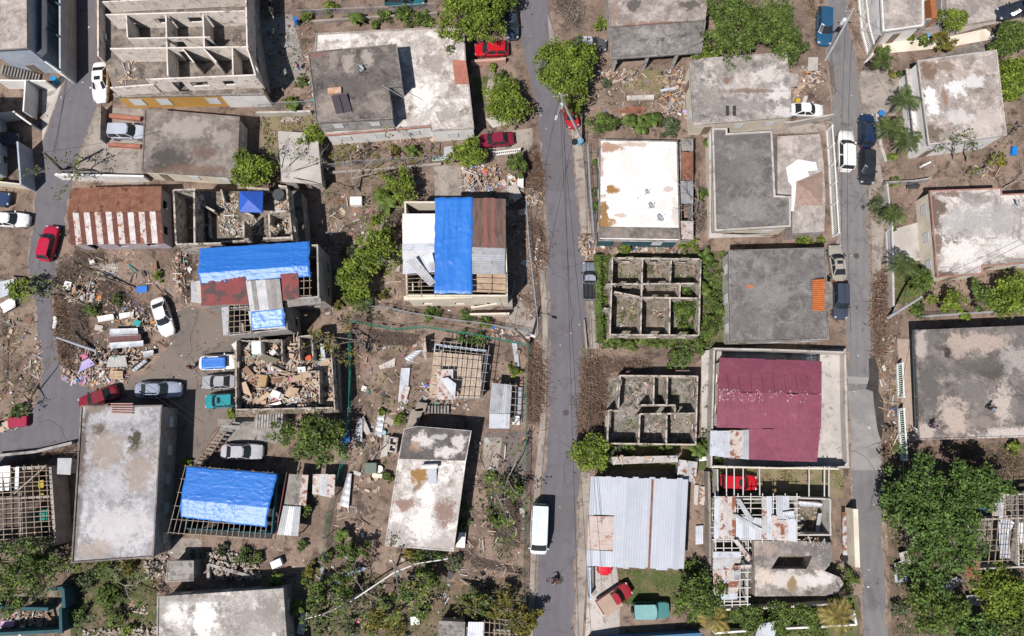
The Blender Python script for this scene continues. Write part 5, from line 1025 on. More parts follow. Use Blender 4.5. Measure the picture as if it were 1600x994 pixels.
ruin('', '', '', [(165, 23, 382, 17, [(.1, .18, 4.1, 5.1), (.34, .44, 4.1, 5.1), (.56, .66, 4.1, 5.1)]), (197, 24, 199, 58), (259, 24, 262, 118, [(.36, .5, 3.2, 5.3)]), (317, 23, 319, 73), (383, -40, 386, 75), (386, 75, 400, 120, [(.4, .6, 4.1, 5.0)]),
    (200, 60, 328, 58, [(.5, .64, 3.2, 5.3)]), (172, 76, 388, 73, [(.38, .43, 3.2, 5.3), (.47, .52, 3.2, 5.3)]), (285, 76, 303, 98), (318, 76, 338, 97), (363, 74, 364, 116), (228, 124, 400, 117, [(.2, .3, 3.2, 5.3), (.36, .52, 4.1, 5.1), (.66, .76, 4.1, 5.1)]), (172, 137, 240, 132, None, 5.0), (153, -40, 153, 88, None, 4.6), (160, 3, 380, -8, [(.1, .9, 3.2, 3.25)], 5.2)], 6.0, [(153, 0), (154, 0), (154, 1)], block, None, t=t, z0=3.18)
fence('long_parapet', 'tall grey outer wall along the east side of the unfinished building', [(404, -10), (408, 60), (422, 150)], 3.2, 'block', greyw, th=.25, cat='wall')
for k, (x, y, l) in enumerate(((160, 40, 'stack of white sacks against the unfinished building west wall'), (163, 58, 'two grey sacks below the white ones in the unfinished building'))): box_item('sack', l, x, y, (.5, .9, .4), .1, plain('sack_white', (.66, .65, .63)), 'sack', 3.2)
rubble('loose planks and boards on the unfinished upper floor', [(188, 92), (215, 92), (208, 130), (188, 132)], 26, .25, 4, z=3.2, plank=.8, w=[3, 5, 1, 2, 0, 5, 1, 0, 0, 0, .2, 0, 3])
dish(214, 7, 3.2, 'satellite dish standing on the unfinished building at the top edge', .45, .3)
# ---------------------------------------------------------------- roofless ruins
RF = M('ruin_floor', (.25, .21, .17), (.16, .135, .105), (.075, .075, .04), s1=.5, s2=.9, thr=.55, fine=7, fa=.35)
RF2 = M('ruin_floor_grey', (.27, .25, .22), (.18, .165, .14), (.085, .082, .06), s1=.6, s2=1.3, thr=.55, fine=7, fa=.35)
t = ruin('roofless_house', 'roofless concrete house with six weedy rooms beside the long hedge', 'ruin', [
    (957, 403, 1093, 405, 'w'), (957, 403, 953, 526), (953, 523, 1092, 524, 'w'), (1095, 406, 1092, 523), (1004, 403, 1001, 522, [(.35, .5, 0, 2.2)]), (1049, 404, 1047, 445), (1047, 464, 1046, 522),
    (947, 444, 1092, 443, [(.12, .2, 0, 2.2), (.3, .45, 0, 2.2), (.55, .68, 0, 2.2)]), (1063, 444, 1062, 465), (1000, 465, 1090, 466, [(.18, .3, 0, 2.2), (.4, .5, 0, 2.2)]), (944, 482, 953, 482), (960, 456, 1000, 464)], 2.7, [(952, 404), (1092, 405), (1090, 524), (949, 524)], block_old, RF)
t = ruin('roofless_house', 'roofless concrete house with maze of grey rooms beside brown branch pile', 'ruin', [
    (968, 587, 1090, 588, [(.06, .12, 1.2, 2), (.7, .9, 1.5, 2.1)]), (969, 587, 966, 641, [(.2, .45, .9, 2.0)]), (952, 641, 967, 642), (951, 641, 949, 694, [(.15, .75, .9, 2.0)]), (948, 693, 1088, 695), (1090, 588, 1087, 695, [(.2, .3, 1, 2), (.7, .8, 1, 2)]),
    (1022, 588, 1021, 632), (1043, 588, 1042, 632), (1002, 633, 1055, 633, None), (1055, 633, 1055, 655), (1000, 647, 1085, 646, [(.33, .45, 0, 2.1), (.7, .78, 0, 2.1)]), (1000, 647, 998, 692), (1042, 647, 1041, 693)], 2.6, [(951, 590), (1089, 589), (1087, 695), (947, 695)], block_old, RF2)
t = ruin('roofless_house', 'broken grey block house with rubble around the blue canopy', 'ruin', [
    (271, 297, 275, 381), (303, 297, 304, 381), (271, 297, 305, 296), (275, 382, 345, 380), (312, 318, 335, 330, None, 4.4), (380, 345, 381, 372, None), (345, 378, 382, 376, None, 4.2), (382, 374, 455, 371, [(.1, .4, 3.5, 5.5)], 5.4),
    (420, 334, 422, 372, [(.4, .7, 3, 5.1)], 5.2), (326, 330, 328, 372, None, 3.5), (380, 330, 396, 338, None, 4.0), (308, 350, 330, 352, None, 3.4), (420, 331, 452, 330), (448, 295, 451, 328, None, 5.2), (452, 332, 456, 374, [(.4, .6, 4, 5)], 5.6), (435, 290, 448, 292, None, 4.6), (385, 293, 420, 296, None, 4.4), (345, 296, 350, 315, None, 3.9)], 5.8, [(270, 300), (470, 298), (478, 384), (276, 388)], block_old, RF, th=.2, zf=3.0, z0=3.0)
m = MB(); m.prism(offset(ccw(PL([(270, 300), (470, 298), (478, 384), (276, 388)], 2.9)), -.1), 0, 2.7, top=False); m.build('lower_storey', greyw, t)
rubble('pale rubble across the broken block house floor around the blue canopy', [(338, 312), (372, 300), (372, 342), (415, 345), (412, 372), (345, 370)], 240, .25, 11, z=3.0, w=[4, 3, 2, 5, .5, 3, 1.5, .1, 0, 0, .1, 0, 6], size=(.1, .55))
rubble('dark tangled scrap beside the water tank in the broken block house', [(428, 305), (450, 308), (450, 330), (430, 328)], 110, .5, 12, z=3.0, w=[3, 2, 2, 5, 3, 1, 3, 0, 0, 0, .2, 0, 4])
rubble('tan rubble mound in the corner of the broken block house', [(422, 346), (452, 342), (456, 368), (424, 370)], 150, .7, 13, z=3.0, w=[4, 3, 1, 3, .5, 5, 3, .1, .2, 0, .1, 0, 6], size=(.1, .5))
for i, q in enumerate([[(275, 310), (290, 310), (291, 348), (277, 345)], [(278, 347), (291, 349), (291, 363), (278, 362)], [(306, 346), (315, 345), (318, 362), (307, 363)]]):
    board('fallen_panel', ['white panel strip', 'short pale panel', 'bright white door panel'][i] + ' lying in the narrow rooms of the broken block house', q, [JUNK[2], JUNK[3], white][i], .5, .04, zs=[3.35, 3.5, 3.3, 3.45], group='fallen panels')
t = T('blue_canopy', 'small square blue canopy tent over the rubble', 'canopy', P(392, 315, 3.0)); z = 5.0; m = MB(); q = PL([(374, 299), (411, 299), (410, 332), (374, 331)], z); k = P(388, 312, 5.7); vs = q + [k]; m.add(vs + [v - Vector((0, 0, .25)) for v in q], [(0, 1, 4), (1, 2, 4), (2, 3, 4), (3, 0, 4), (0, 1, 6, 5), (1, 2, 7, 6), (2, 3, 8, 7), (3, 0, 5, 8)]); m.build('cover', M('canopy_blue', (.03, .10, .46), (.025, .085, .42), None, rough=.5, fa=.05), t)
for v in q: m = MB(); c = v.lerp(centre(q), .06); m.tube([(c.x, c.y, 3), (c.x, c.y, z)], .025, 6); m.build('leg', steel, t)
barrel(437, 306, 'round black water tank inside the broken block house', plain('tank_black', (.07, .075, .08), .4), .65, 1.2, 'water_tank', 'water tank', 3.0)

t = ruin('debris_filled_house', 'roofless house filled with broken furniture, boards and rubbish', 'ruin', [
    (369, 532, 369, 640, [(.3, .4, 3.2, 3.7)]), (369, 640, 520, 637, [(.2, .3, 2.9, 3.7), (.55, .65, 2.9, 3.7)]), (440, 530, 441, 566), (467, 526, 468, 562), (467, 526, 488, 524), (488, 524, 489, 562, None), (498, 580, 499, 630), (478, 581, 499, 580), (394, 533, 440, 531, None, 4.0), (517, 545, 523, 640, None, 3.7), (370, 532, 394, 533, None, 3.2), (400, 608, 420, 606, None, 3.8)], 3.9, [(366, 533), (525, 530), (530, 645), (368, 648)], block_old, RF, th=.12, zf=2.2, z0=2.2)
m = MB(); m.prism(offset(ccw(PL([(366, 533), (525, 530), (530, 645), (368, 648)], 2.1)), -.08), 0, 1.9, top=False); m.build('lower_storey', greyw, t)
for i, (px, n, h, w) in enumerate([
    ([(372, 536), (440, 534), (440, 566), (372, 570)], 210, .8, [6, 7, 1.6, 2, 2, 5, 4, .3, .3, .2, .1, 0, 3]), ([(444, 532), (466, 530), (466, 566), (444, 566)], 110, .9, [5, 4, 2.5, 3, 2, 4, 3, .3, .4, .2, .3, 0, 4]),
    ([(372, 570), (496, 568), (496, 606), (372, 608)], 430, 1.0, [7, 6, 1.6, 2, 2.5, 6, 5, .3, .4, .1, .2, .2, 3]), ([(372, 608), (496, 606), (496, 634), (372, 636)], 320, .9, [6, 6, 3, 3, 2, 5, 5, .4, .2, .3, .2, .1, 3]),
    ([(500, 548), (517, 546), (521, 632), (502, 632)], 130, .5, [4, 5, 3, 4, 1, 4, 1, .1, 0, .5, 0, 0, 4])]):
    rubble('broken boards and rubbish heaped in the ' + ['north-west room', 'narrow north room', 'wide middle room', 'south room', 'strip along the east side'][i] + ' of the debris filled house', px, int(n * 1.15), h, 20 + i, w, z=2.2, plank=.6, size=(.15, 1.25))
for i, (x, y, d, rz, m_, l) in enumerate([
    (404, 544, (1.15, 1.5, 1.5), .1, white, 'big white refrigerator lying among the debris'), (412, 596, (1.0, 1.5, .9), -.12, M('tan_cabinet', (.45, .30, .16), (.38, .25, .13), None, s1=2), 'tan wooden cabinet standing in the debris filled house'),
    (424, 576, (.6, .5, .4), .3, JUNK[2], 'white small stove in the debris filled house'), (452, 592, (.8, .45, .3), .1, JUNK[8], 'pink basket in the middle of the debris filled house'), (432, 616, (1.1, .8, .7), -.4, white, 'white washing machine near the south wall of the debris'), (427, 551, (.7, .6, .4), .7, JUNK[2], 'white toilet cistern among dark scraps'), (482, 559, (.7, .5, .3), .3, plain('red_cloth', (.6, .1, .05)), 'orange red cloth bundle by the inner doorway')]):
    box_item(('refrigerator', 'cabinet', 'stove', 'basket', 'washing_machine', 'cistern', 'cloth_bundle')[i], l, x, y, d, rz, m_, ('refrigerator', 'cabinet', 'stove', 'basket', 'washing machine', 'cistern', 'cloth')[i], 2.6)
for i, (q, mt, l) in enumerate([([(403, 561), (412, 553), (438, 562), (429, 568)], M('olive_board', (.16, .14, .10), None), 'olive grey board leaning in the debris'), ([(374, 580), (386, 572), (404, 592), (392, 598)], JUNK[6], 'dark brown door panel on the debris'), ([(398, 628), (418, 612), (424, 617), (402, 631)], ply, 'tan plywood sheet on the south debris'), ([(416, 619), (428, 610), (434, 616), (423, 625)], JUNK[3], 'pale blue grey board beside the white washing machine'), ([(444, 618), (452, 605), (468, 607), (459, 624)], ply, 'large brown plywood sheet tilted against rubbish'), ([(464, 574), (477, 573), (478, 581), (467, 583)], JUNK[2], 'white square panel near the inner wall'), ([(370, 601), (384, 596), (394, 620), (376, 612)], JUNK[0], 'tan board at the west edge of the debris'), ([(418, 633), (438, 627), (440, 631), (420, 636)], white, 'white door leaf at the south wall of the debris'), ([(500, 538), (506, 537), (509, 562), (503, 563)], blue_and_shade_wall, 'pale blue door lying beside the inner closet')]):
    board('broken_board', l, q, mt, .9, .05, zs=[3.0, 3.3, 3.1, 2.85], group='large boards on the debris')

for l, px, n, h, z in [('broken blocks and boards in the weedy rooms west side', [(962, 470), (1000, 470), (1000, 518), (958, 518)], 50, .3, .12), ('fallen planks in the weedy rooms middle', [(1005, 470), (1044, 470), (1044, 518), (1004, 518)], 40, .3, .12), ('rubble in the weedy north rooms', [(965, 412), (1090, 412), (1090, 438), (962, 438)], 90, .25, .12), ('pale rubble in the maze of grey rooms', [(970, 600), (1018, 595), (1000, 640), (972, 660)], 110, .2, .12), ('rubble in the south rooms of the maze', [(1004, 655), (1036, 655), (1034, 688), (1002, 688)], 50, .2, .12), ('rubble in the southeast room of the maze', [(1046, 652), (1082, 652), (1080, 690), (1046, 690)], 50, .2, .12), ('plaster lumps in the narrow rooms of the broken block house', [(278, 304), (300, 304), (300, 374), (280, 374)], 60, .25, 3.0), ('rusty bars and poles on the concrete terrace corner', [(1252, 840), (1298, 842), (1298, 858), (1256, 852)], 40, .3, 2.0), ('scraps in the roofless corner room of the torn roof house', [(1246, 790), (1294, 790), (1294, 832), (1248, 832)], 60, .3, .12), ('scraps under the torn roof purlins', [(1124, 846), (1164, 846), (1164, 936), (1126, 936)], 60, .3, .12)]:
    rubble(l, px, int(n * .7), h, n + int(px[0][1]), z=z, size=(.08, .42), w=[2, 4, 1.5, 4, 2, 2, 4, .1, .1, .1, .1, 0, 4], plank=.5 if 'bars' not in l else .95)
# ---------------------------------------------------------------- metal roofed houses
t = T('rust_striped_house', 'house with rust striped gabled metal roof beside the left road', 'house', P(180, 340)); z = 2.7
q = PL([(111, 383), (255, 380), (252, 291), (112, 294)], z); e, f = P(105, 332, 3.5), P(251, 331, 3.5)
S0 = [rust_d, rust_p, steel_r]; roof_sheets(t, e, f, q[1], q[0], 17, [rust_d, rust_p, M('white_rust', (.62, .60, .60), (.52, .46, .43), (.30, .14, .09), s1=1.1, s2=2, thr=.6)], name='roof_slope', sizes=[0, 1, 0, 2, 0, 1, 0, 2, 0, 1, 0, 2, 0, 1, 0, 2, 0]); roof_sheets(t, e, f, q[2], q[3], 10, amp=.012, mats=[rust, M('rust_orange', (.27, .135, .085), (.22, .10, .062), None, s1=1, s2=1, fa=.25)], name='roof_slope')
wl = offset(ccw(q), -.25); wallring(t, wl, z - .05, M('pinkish_wall', (.45, .40, .43), (.38, .34, .37), None, s1=1))
m = MB(); m.add([Vector((*wl[1], z - .1)), Vector((*wl[2], z - .1)), f + Vector((-.3, 0, -.06))], [(0, 1, 2)]); m.build('gable_wall', blue_and_shade_wall, t)

t = T('patched_roof_house', 'house with blue tarp, maroon metal and bare roof battens', 'house', P(400, 440)); z = 6.0
q = PL([(315, 478), (480, 468), (484, 384), (312, 388)], z)
e, f = P(313, 432, 6.70), P(486, 424, 6.70); body = PL([(313, 480), (500, 466), (498, 380), (313, 388)], z); wallring(t, offset(ccw(body), -.2), 5.9, greyw, .18)
roof_sheets(t, e, P(384, 429, 6.70), P(388, 475, z), P(315, 478, z), 7, [maroon], name='maroon_roof', sizes=[0]); roof_sheets(t, P(438, 428, 6.70), P(466, 426, 6.70), P(468, 466, z), P(441, 470, z), 3, [maroon], name='maroon_roof', sizes=[0])
roof_sheets(t, P(384, 438, 6.80), P(437, 436, 6.80), P(442, 483, 5.90), P(391, 486, 5.90), 7, [steel_d, M('grey_asbestos', (.27, .26, .25), (.22, .21, .20), None, s1=1.5), steel_d, M('grey_asbestos2', (.33, .32, .31), (.28, .27, .26), None, s1=1.5)], name='patch_sheets')
lattice(t, P(358, 477, 5.70), P(392, 474, 5.70), P(392, 518, 5.40), P(357, 521, 5.40), 5, 6, name='bare_battens', mat=wood)
lattice(t, P(466, 428, 6.30), P(484, 427, 6.30), P(484, 462, 5.90), P(466, 463, 5.90), 3, 4, name='bare_rafters', mat=wood)
roof_sheets(t, P(346, 480, 5.50), P(357, 478, 5.50), P(359, 523, 5.35), P(349, 524, 5.35), 1, [steel_d], name='side_sheet')
wallring(t, PL([(356, 482), (446, 474), (448, 514), (358, 524)], 5.2), 5.2, greyw, .15); roof_sheets(t, P(388, 486, 5.85), P(443, 480, 5.85), P(446, 513, 5.30), P(392, 516, 5.30), 5, [steel_d], name='lower_roof', sizes=[0])
m = MB(); m.prism(PL([(448, 470), (500, 462), (502, 474), (450, 480)], 5.4), 5.25, 5.4, bot=True); m.build('ledge', greyc, t)
roof_sheets(t, P(298, 440, 5.00), P(316, 438, 5.00), P(317, 474, 4.80), P(299, 472, 4.80), 2, [pale, steel_d], name='side_sheet')
tarp('blue_tarp', 'long bright blue tarp covering the patched house roof ridge', [P(312, 388, 6.15), P(484, 377, 6.15), P(486, 432, 6.45), P(313, 445, 6.45)], bend=(.72, .5), seed=2, amp=.16)
tarp('blue_tarp', 'small pale blue tarp on the patched house lower roof', [P(391, 487, 5.90), P(443, 481, 5.90), P(446, 510, 5.40), P(393, 515, 5.40)], mat=tarpl, seed=3, nu=24, nv=20, amp=.16, fold=1.3)

t = T('timber_house', 'timber house under a blue tarp with exposed rafters around it', 'house', P(345, 785)); z = 3.0
q = PL([(263, 832), (414, 843), (426, 739), (290, 728)], z); lattice(t, q[0], q[1], q[2], q[3], 19, 6, mat=wood, over=.14, w=.055, jit=.006)
wl = PL([(290, 826), (424, 834), (432, 742), (296, 732)], 2.8); wallring(t, wl, 2.8, teal, .14)
m = MB(); m.prism(PL([(266, 832), (424, 842), (434, 740), (290, 724)], .1), 0, .12); m.build('floor', darkin, t)  # near-black floor colour paints in the deep shade between the rafters
m = MB(); m.prism(PL([(300, 736), (428, 742), (418, 812), (296, 804)], 2.94), 2.9, 2.95); m.build('ceiling_boards', wood_d, t)  # boards kept dark to carry that same painted shade
tarp('blue_tarp', 'bright blue tarp with pale lower edge on the timber house', [P(282, 808, 3.15), P(416, 824, 3.15), P(434, 740, 3.2), P(292, 729, 3.2)], bend=(.36, .46), seed=5, amp=.14)
t = T('lean_to', 'lean-to of mixed old metal sheets beside the teal timber house wall', 'shed', P(455, 790))
roof_sheets(t, P(452, 740, 2.3), P(482, 742, 2.1), P(478, 790, 2.0), P(444, 788, 2.2), 3, [steel_d, rust_p, greyc], name='roof_sheet'); roof_sheets(t, P(443, 790, 2.2), P(470, 792, 2.0), P(466, 838, 1.9), P(433, 836, 2.1), 3, [steel_d, steel], name='roof_sheet'); roof_sheets(t, P(489, 741, 2.1), P(524, 741, 2.1), P(522, 778, 1.9), P(488, 772, 1.9), 3, [steel_d, rust_p], name='roof_sheet')
for x, y in ((452, 744), (478, 790), (436, 832), (466, 834), (520, 744), (490, 770), (520, 774)): m = MB(); c = P(x, y, 1.8); m.box((c.x, c.y, .92), (.1, .1, 1.86)); m.build('post', wood_d, t)
m = MB(); m.bar(P(448, 738, 2.1), P(430, 842, 2.1), .1, .1); m.build('maroon_rail', maroon, t)

t = T('tarp_roof_house', 'house with half blue tarp and half brown rusted roof', 'house', P(715, 390)); z = 5.8
wl = PL([(633, 316), (788, 316), (792, 462), (636, 462)], 5.6); wallring(t, wl, 5.6, cream, .2)
roof_sheets(t, P(629, 354, 5.64), P(681, 354, 5.94), P(681, 377, 5.94), P(629, 379, 5.64), 1, [white], name='flat_sheet', ridge=.6); roof_sheets(t, P(629, 334, 5.62), P(629, 428, 5.58), P(681, 425, 5.88), P(681, 334, 5.90), 8, [steel_l, M('pale_sheet', (.62, .625, .64), (.55, .555, .57), None, s1=1), white], name='roof_sheet')
roof_sheets(t, P(737, 309, 6.00), P(790, 311, 5.80), P(790, 388, 5.80), P(738, 387, 6.00), 9, [browns, M('brown_maroon', (.27, .10, .09), (.20, .10, .085), None, s1=1)], sizes=[0, 0, 0, 1, 0, 1, 0, 0, 0], name='brown_roof'); roof_sheets(t, P(737, 386, 6.05), P(737, 428, 6.05), P(789, 428, 5.85), P(789, 388, 5.85), 4, [steel_d, steel], name='patch_sheets')
m = MB(); m.prism(PL([(738, 428), (790, 429), (790, 458), (738, 456)], 4.9), 4.8, 4.9); m.build('loft_boards', ply, t)
lattice(t, P(738, 428, 5.80), P(790, 429, 5.80), P(790, 458, 5.70), P(738, 455, 5.70), 3, 4, mat=wood, name='bare_rafters'); lattice(t, P(636, 430, 5.60), P(680, 428, 5.70), P(680, 460, 5.70), P(636, 460, 5.60), 3, 6, mat=wood, name='bare_rafters')
m = MB(); e = PL([(631, 466), (738, 462)], 5.2); m.wall(e[0], e[1], .5, 5.0, 5.2); m.build('ledge', cream, t)
tarp('blue_tarp', 'tall wrinkled blue tarp over the half brown roof', [P(678, 458, 6.00), P(738, 459, 6.00), P(739, 308, 6.10), P(680, 309, 6.10)], mat=tarpv, seed=8, amp=.2, nu=32, nv=56, fold=.8)
loose_sheet('roofing_sheet', 'folded grey sheet hanging loose beside the tall blue tarp', [(634, 410), (650, 402), (682, 442), (672, 448)], steel_d, zs=[6.1, 6.2, 5.9, 5.8], curl=.25); loose_sheet('roofing_sheet', 'narrow bent grey sheet touching the tall blue tarp edge', [(661, 402), (676, 396), (681, 420), (674, 424)], steel, zs=[6.2, 6.3, 6.0, 6.0], curl=.2)
t = T('entry_stairs', 'cream concrete stairs and parapets below the half brown roof house', 'stairs', P(770, 480))
for i in range(8): m = MB(); c = P(738 + i * 5, 476 - i * 1.2, .15 + i * .17); m.box((c.x, c.y, (.15 + i * .17) / 2), (.42, .9, .15 + i * .17), .2); m.build('step', cream, t)
for a, b in (((738, 484), (800, 474)), ((736, 470), (778, 464)), ((735, 494), (796, 493))): m = MB(); p, q = P(*a), P(*b); m.wall(p, q, .22, 0, 1.3); m.build('parapet', cream, t)
m = MB(); m.prism(PL([(780, 462), (800, 462), (801, 480), (782, 478)], 1.5), 0, 1.5); m.build('landing', pave, t)

t = T('timber_frame_house', 'small stripped timber house with bare roof battens and torn sheet', 'house', P(716, 580)); z = 2.9
q = PL([(672, 621), (753, 624), (764, 542), (678, 532)], z); lattice(t, q[0], q[1], q[2], q[3], 11, 7, mat=M('grey_timber', (.37, .33, .295), (.25, .215, .185), None, s1=1.5, fa=.25), w=.06, over=.3, jit=.014, skip=.04)
m = MB(); m.prism(PL([(670, 622), (752, 622), (752, 556), (678, 550)], 2.2), 2.1, 2.2, bot=True); m.build('ceiling_boards', M('ceiling_board', (.53, .42, .325), (.44, .34, .26), (.36, .275, .21), s1=1.5, s2=1.5), t)
wallring(t, PL([(672, 620), (750, 620), (760, 548), (680, 538)], 2.1), 2.15, blue_and_shade_wall, .13)
roof_sheets(t, P(683, 577, 3.1), P(708, 577, 3.1), P(708, 625, 3.0), P(682, 624, 3.0), 3, [rust_p, steel_r], name='torn_sheet')
loose_sheet('roofing_sheet', 'white curled sheet on the stripped timber house', [(689, 592), (700, 590), (713, 600), (711, 624)], steel_l, zs=[3.3, 3.4, 3.5, 3.2], curl=.3); loose_sheet('roofing_sheet', 'curved rusty sheet standing at the stripped house corner', [(658, 530), (665, 529), (667, 562), (661, 556)], rust_p, zs=[.8, 1.8, 1.8, .8], curl=.3)
t = T('metal_shed', 'open metal roofed shed beside the green fence', 'shed', P(785, 635)); roof_sheets(t, P(769, 598, 2.5), P(800, 602, 2.3), P(797, 646, 2.3), P(764, 645, 2.5), 5, [steel, steel_d], name='roof_sheet'); roof_sheets(t, P(765, 646, 2.45), P(797, 647, 2.25), P(796, 670, 2.2), P(764, 669, 2.4), 5, [steel_l, steel], name='roof_sheet')
lattice(t, P(797, 602, 2.2), P(806, 603, 2.2), P(804, 664, 2.1), P(796, 664, 2.1), 2, 7, name='rafters')
for x, y in ((770, 602), (804, 604), (768, 666), (802, 666)): m = MB(); c = P(x, y, 2.1); m.box((c.x, c.y, 1.06), (.1, .1, 2.12)); m.build('post', wood_d, t)

t = T('magenta_roof_house', 'house with large dull magenta metal roof and worn paint', 'house', P(1200, 640)); z = 2.9
a, b, c, d = P(1119, 668, z), P(1282, 671, z), P(1283, 565, z), P(1124, 559, z); e, f = P(1121, 612, 3.6), P(1283, 616, 3.6)
roof_sheets(t, e, f, b, a, 9, [magenta], name='roof_slope', sizes=[0], ridge=.25); roof_sheets(t, e, f, c, d, 9, [magenta], name='roof_slope', sizes=[0], ridge=.25); roof_sheets(t, P(1170, 670, z), P(1281, 671, z), P(1276, 722, 2.4), P(1170, 718, 2.4), 6, [magenta], name='porch_roof', sizes=[0], ridge=.25)
wallring(t, PL([(1124, 664), (1276, 668), (1278, 572), (1128, 566)], 2.8), 2.8, cream, .16)
m = MB(); [m.bar(e.lerp(f, i / 9) + Vector((0, 0, .06)), e.lerp(f, i / 9) + Vector((0, 2.2, -.31)), .035, .03) for i in range(1, 9)]; m.build('sheet_seams', M('seam_maroon', (.10, .03, .05)), t); m = MB()
r_ = random.Random(4)
for i in range(150):
    k = r_.random(); p = e.lerp(f, .02 + .85 * k * k); s = r_.uniform(-1.0, .35); nrm = Vector((0, s, -abs(s) * .19)); p = p + nrm; m.box((p.x, p.y, p.z + .065), (.035 * r_.uniform(.6, 2.2), .04 * r_.uniform(1, 4), .012))
m.build('worn_paint_flakes', M('worn_pink', (.50, .36, .38), (.62, .56, .55), None, s1=3), t)
q = PL([(1110, 673), (1171, 672), (1170, 718), (1109, 712)], 2.3); wallring(t, offset(ccw(q), -.2), 2.2, greyw, .12, ops=None); roof_sheets(t, q[0], q[1], q[2], q[3], 6, [steel_l, rust_p, steel], name='white_sheet', sizes=[0, 0, 0, 1, 1, 2])
for l, p, h in (('north', [(1108, 548), (1200, 550), (1312, 554)], 1.9), ('west', [(1109, 550), (1106, 650), (1104, 730)], 1.9), ('east', [(1313, 556), (1314, 640), (1317, 722)], 1.2), ('south', [(1106, 728), (1210, 731), (1317, 729)], 1.6)):
    fence('boundary_wall', 'pale boundary wall on the ' + l + ' side of the magenta roof yard', p, h, 'block', pale, cat='wall', th=.2)

t = T('metal_roof_house', 'house with very large pale blue grey metal roof beside the main road', 'house', P(990, 820)); q = PL([(923, 744), (1075, 748), (1068, 890), (916, 884)], 3.0)
sm = [M('long_sheet_a', (.455, .485, .54), (.42, .45, .505), (.49, .49, .505), s1=.4, s2=.7, thr=.6, rough=.6, metal=.1, fa=.05), M('long_sheet_b', (.485, .515, .57), (.45, .48, .535), (.52, .52, .535), s1=.4, s2=.7, thr=.6, rough=.6, metal=.1, fa=.05), M('long_sheet_c', (.43, .455, .505), (.40, .43, .48), None, s1=.4, rough=.6, metal=.1, fa=.05)]
roof_sheets(t, P(963, 745, 3.1), P(1075, 748, 2.9), P(1068, 890, 2.9), P(956, 886, 3.1), 13, sm, ridge=.25)
roof_sheets(t, P(923, 744, 2.95), P(963, 745, 3.08), P(960, 806, 3.08), P(920, 804, 2.95), 5, sm, name='roof_patch'); roof_sheets(t, P(920, 806, 2.94), P(917, 858, 2.94), P(957, 860, 3.07), P(960, 807, 3.08), 6, [M('rosy_sheet', (.53, .455, .425), (.50, .40, .35), (.36, .17, .10), s1=.7, s2=.8, thr=.585, soft=.05, rough=.65), sm[2]], sizes=[0, 0, 0, 0, 0, 0], name='roof_patch'); roof_sheets(t, P(917, 859, 2.94), P(957, 861, 3.07), P(956, 886, 3.07), P(916, 884, 2.94), 4, sm, name='roof_patch')
m = MB(); m.corr(P(1018, 750, 3.09), P(1021, 750, 3.09), P(1015, 890, 3.09), P(1012, 890, 3.09), 0, .05, .1, .01); m.build('rusty_seam', rust_p if False else rust, t)
wallring(t, PL([(932, 750), (1062, 752), (1056, 872), (928, 868)], 2.7), 2.75, greyw, .16)
t = T('tool_shed', 'narrow shed with cluttered grey roof north of the large metal roof', 'shed', P(1005, 725)); q = PL([(956, 714), (1058, 712), (1060, 722), (958, 726)], 2.2); m = MB(); m.prism(q, 2.08, 2.2, bot=True); m.build('roof', pale, t); wallring(t, offset(ccw(q), -.1), 2.07, greyw, .1, ops=None)
rubble('small clutter on the narrow grey shed roof', [(958, 715), (1056, 713), (1057, 721), (960, 724)], 22, .15, 40, z=2.2, w=[1, 2, 3, 4, 2, 1, 2, .5, 0, .3, .8, 0, 3], size=(.15, .6))
t = T('metal_shed', 'small rust patched metal shed between the large metal roof and boundary wall', 'shed', P(1072, 730)); roof_sheets(t, P(1061, 718, 2.4), P(1090, 722, 2.3), P(1086, 757, 2.1), P(1058, 742, 2.2), 4, [steel_r, steel_d], name='roof_sheet'); wallring(t, PL([(1063, 722), (1088, 726), (1085, 752), (1061, 740)], 2.0), 2.0, steel_d, .08, ops=None)
for i, q in enumerate([[(1085, 758), (1092, 758), (1090, 790), (1084, 788)], [(1094, 760), (1104, 761), (1100, 790), (1092, 787)], [(1087, 822), (1099, 821), (1099, 850), (1087, 851)], [(1082, 901), (1102, 902), (1102, 911), (1083, 910)], [(1086, 716), (1104, 713), (1104, 720), (1088, 721)]]):
    loose_sheet('roofing_sheet', ['long pale strip', 'rust streaked sheet', 'white sheet', 'bluish sheet in bushes', 'short white sheet near shed'][i] + ' lying between the large metal roof and the concrete wall', q, [pale, rust_p, steel_l, blue_and_shade_wall, white][i], .3)
fence('boundary_wall', 'long concrete wall between large metal roof and torn roof house', [(1101, 736), (1103, 820), (1103, 905)], 1.7, 'block', pave, cat='wall', th=.28)

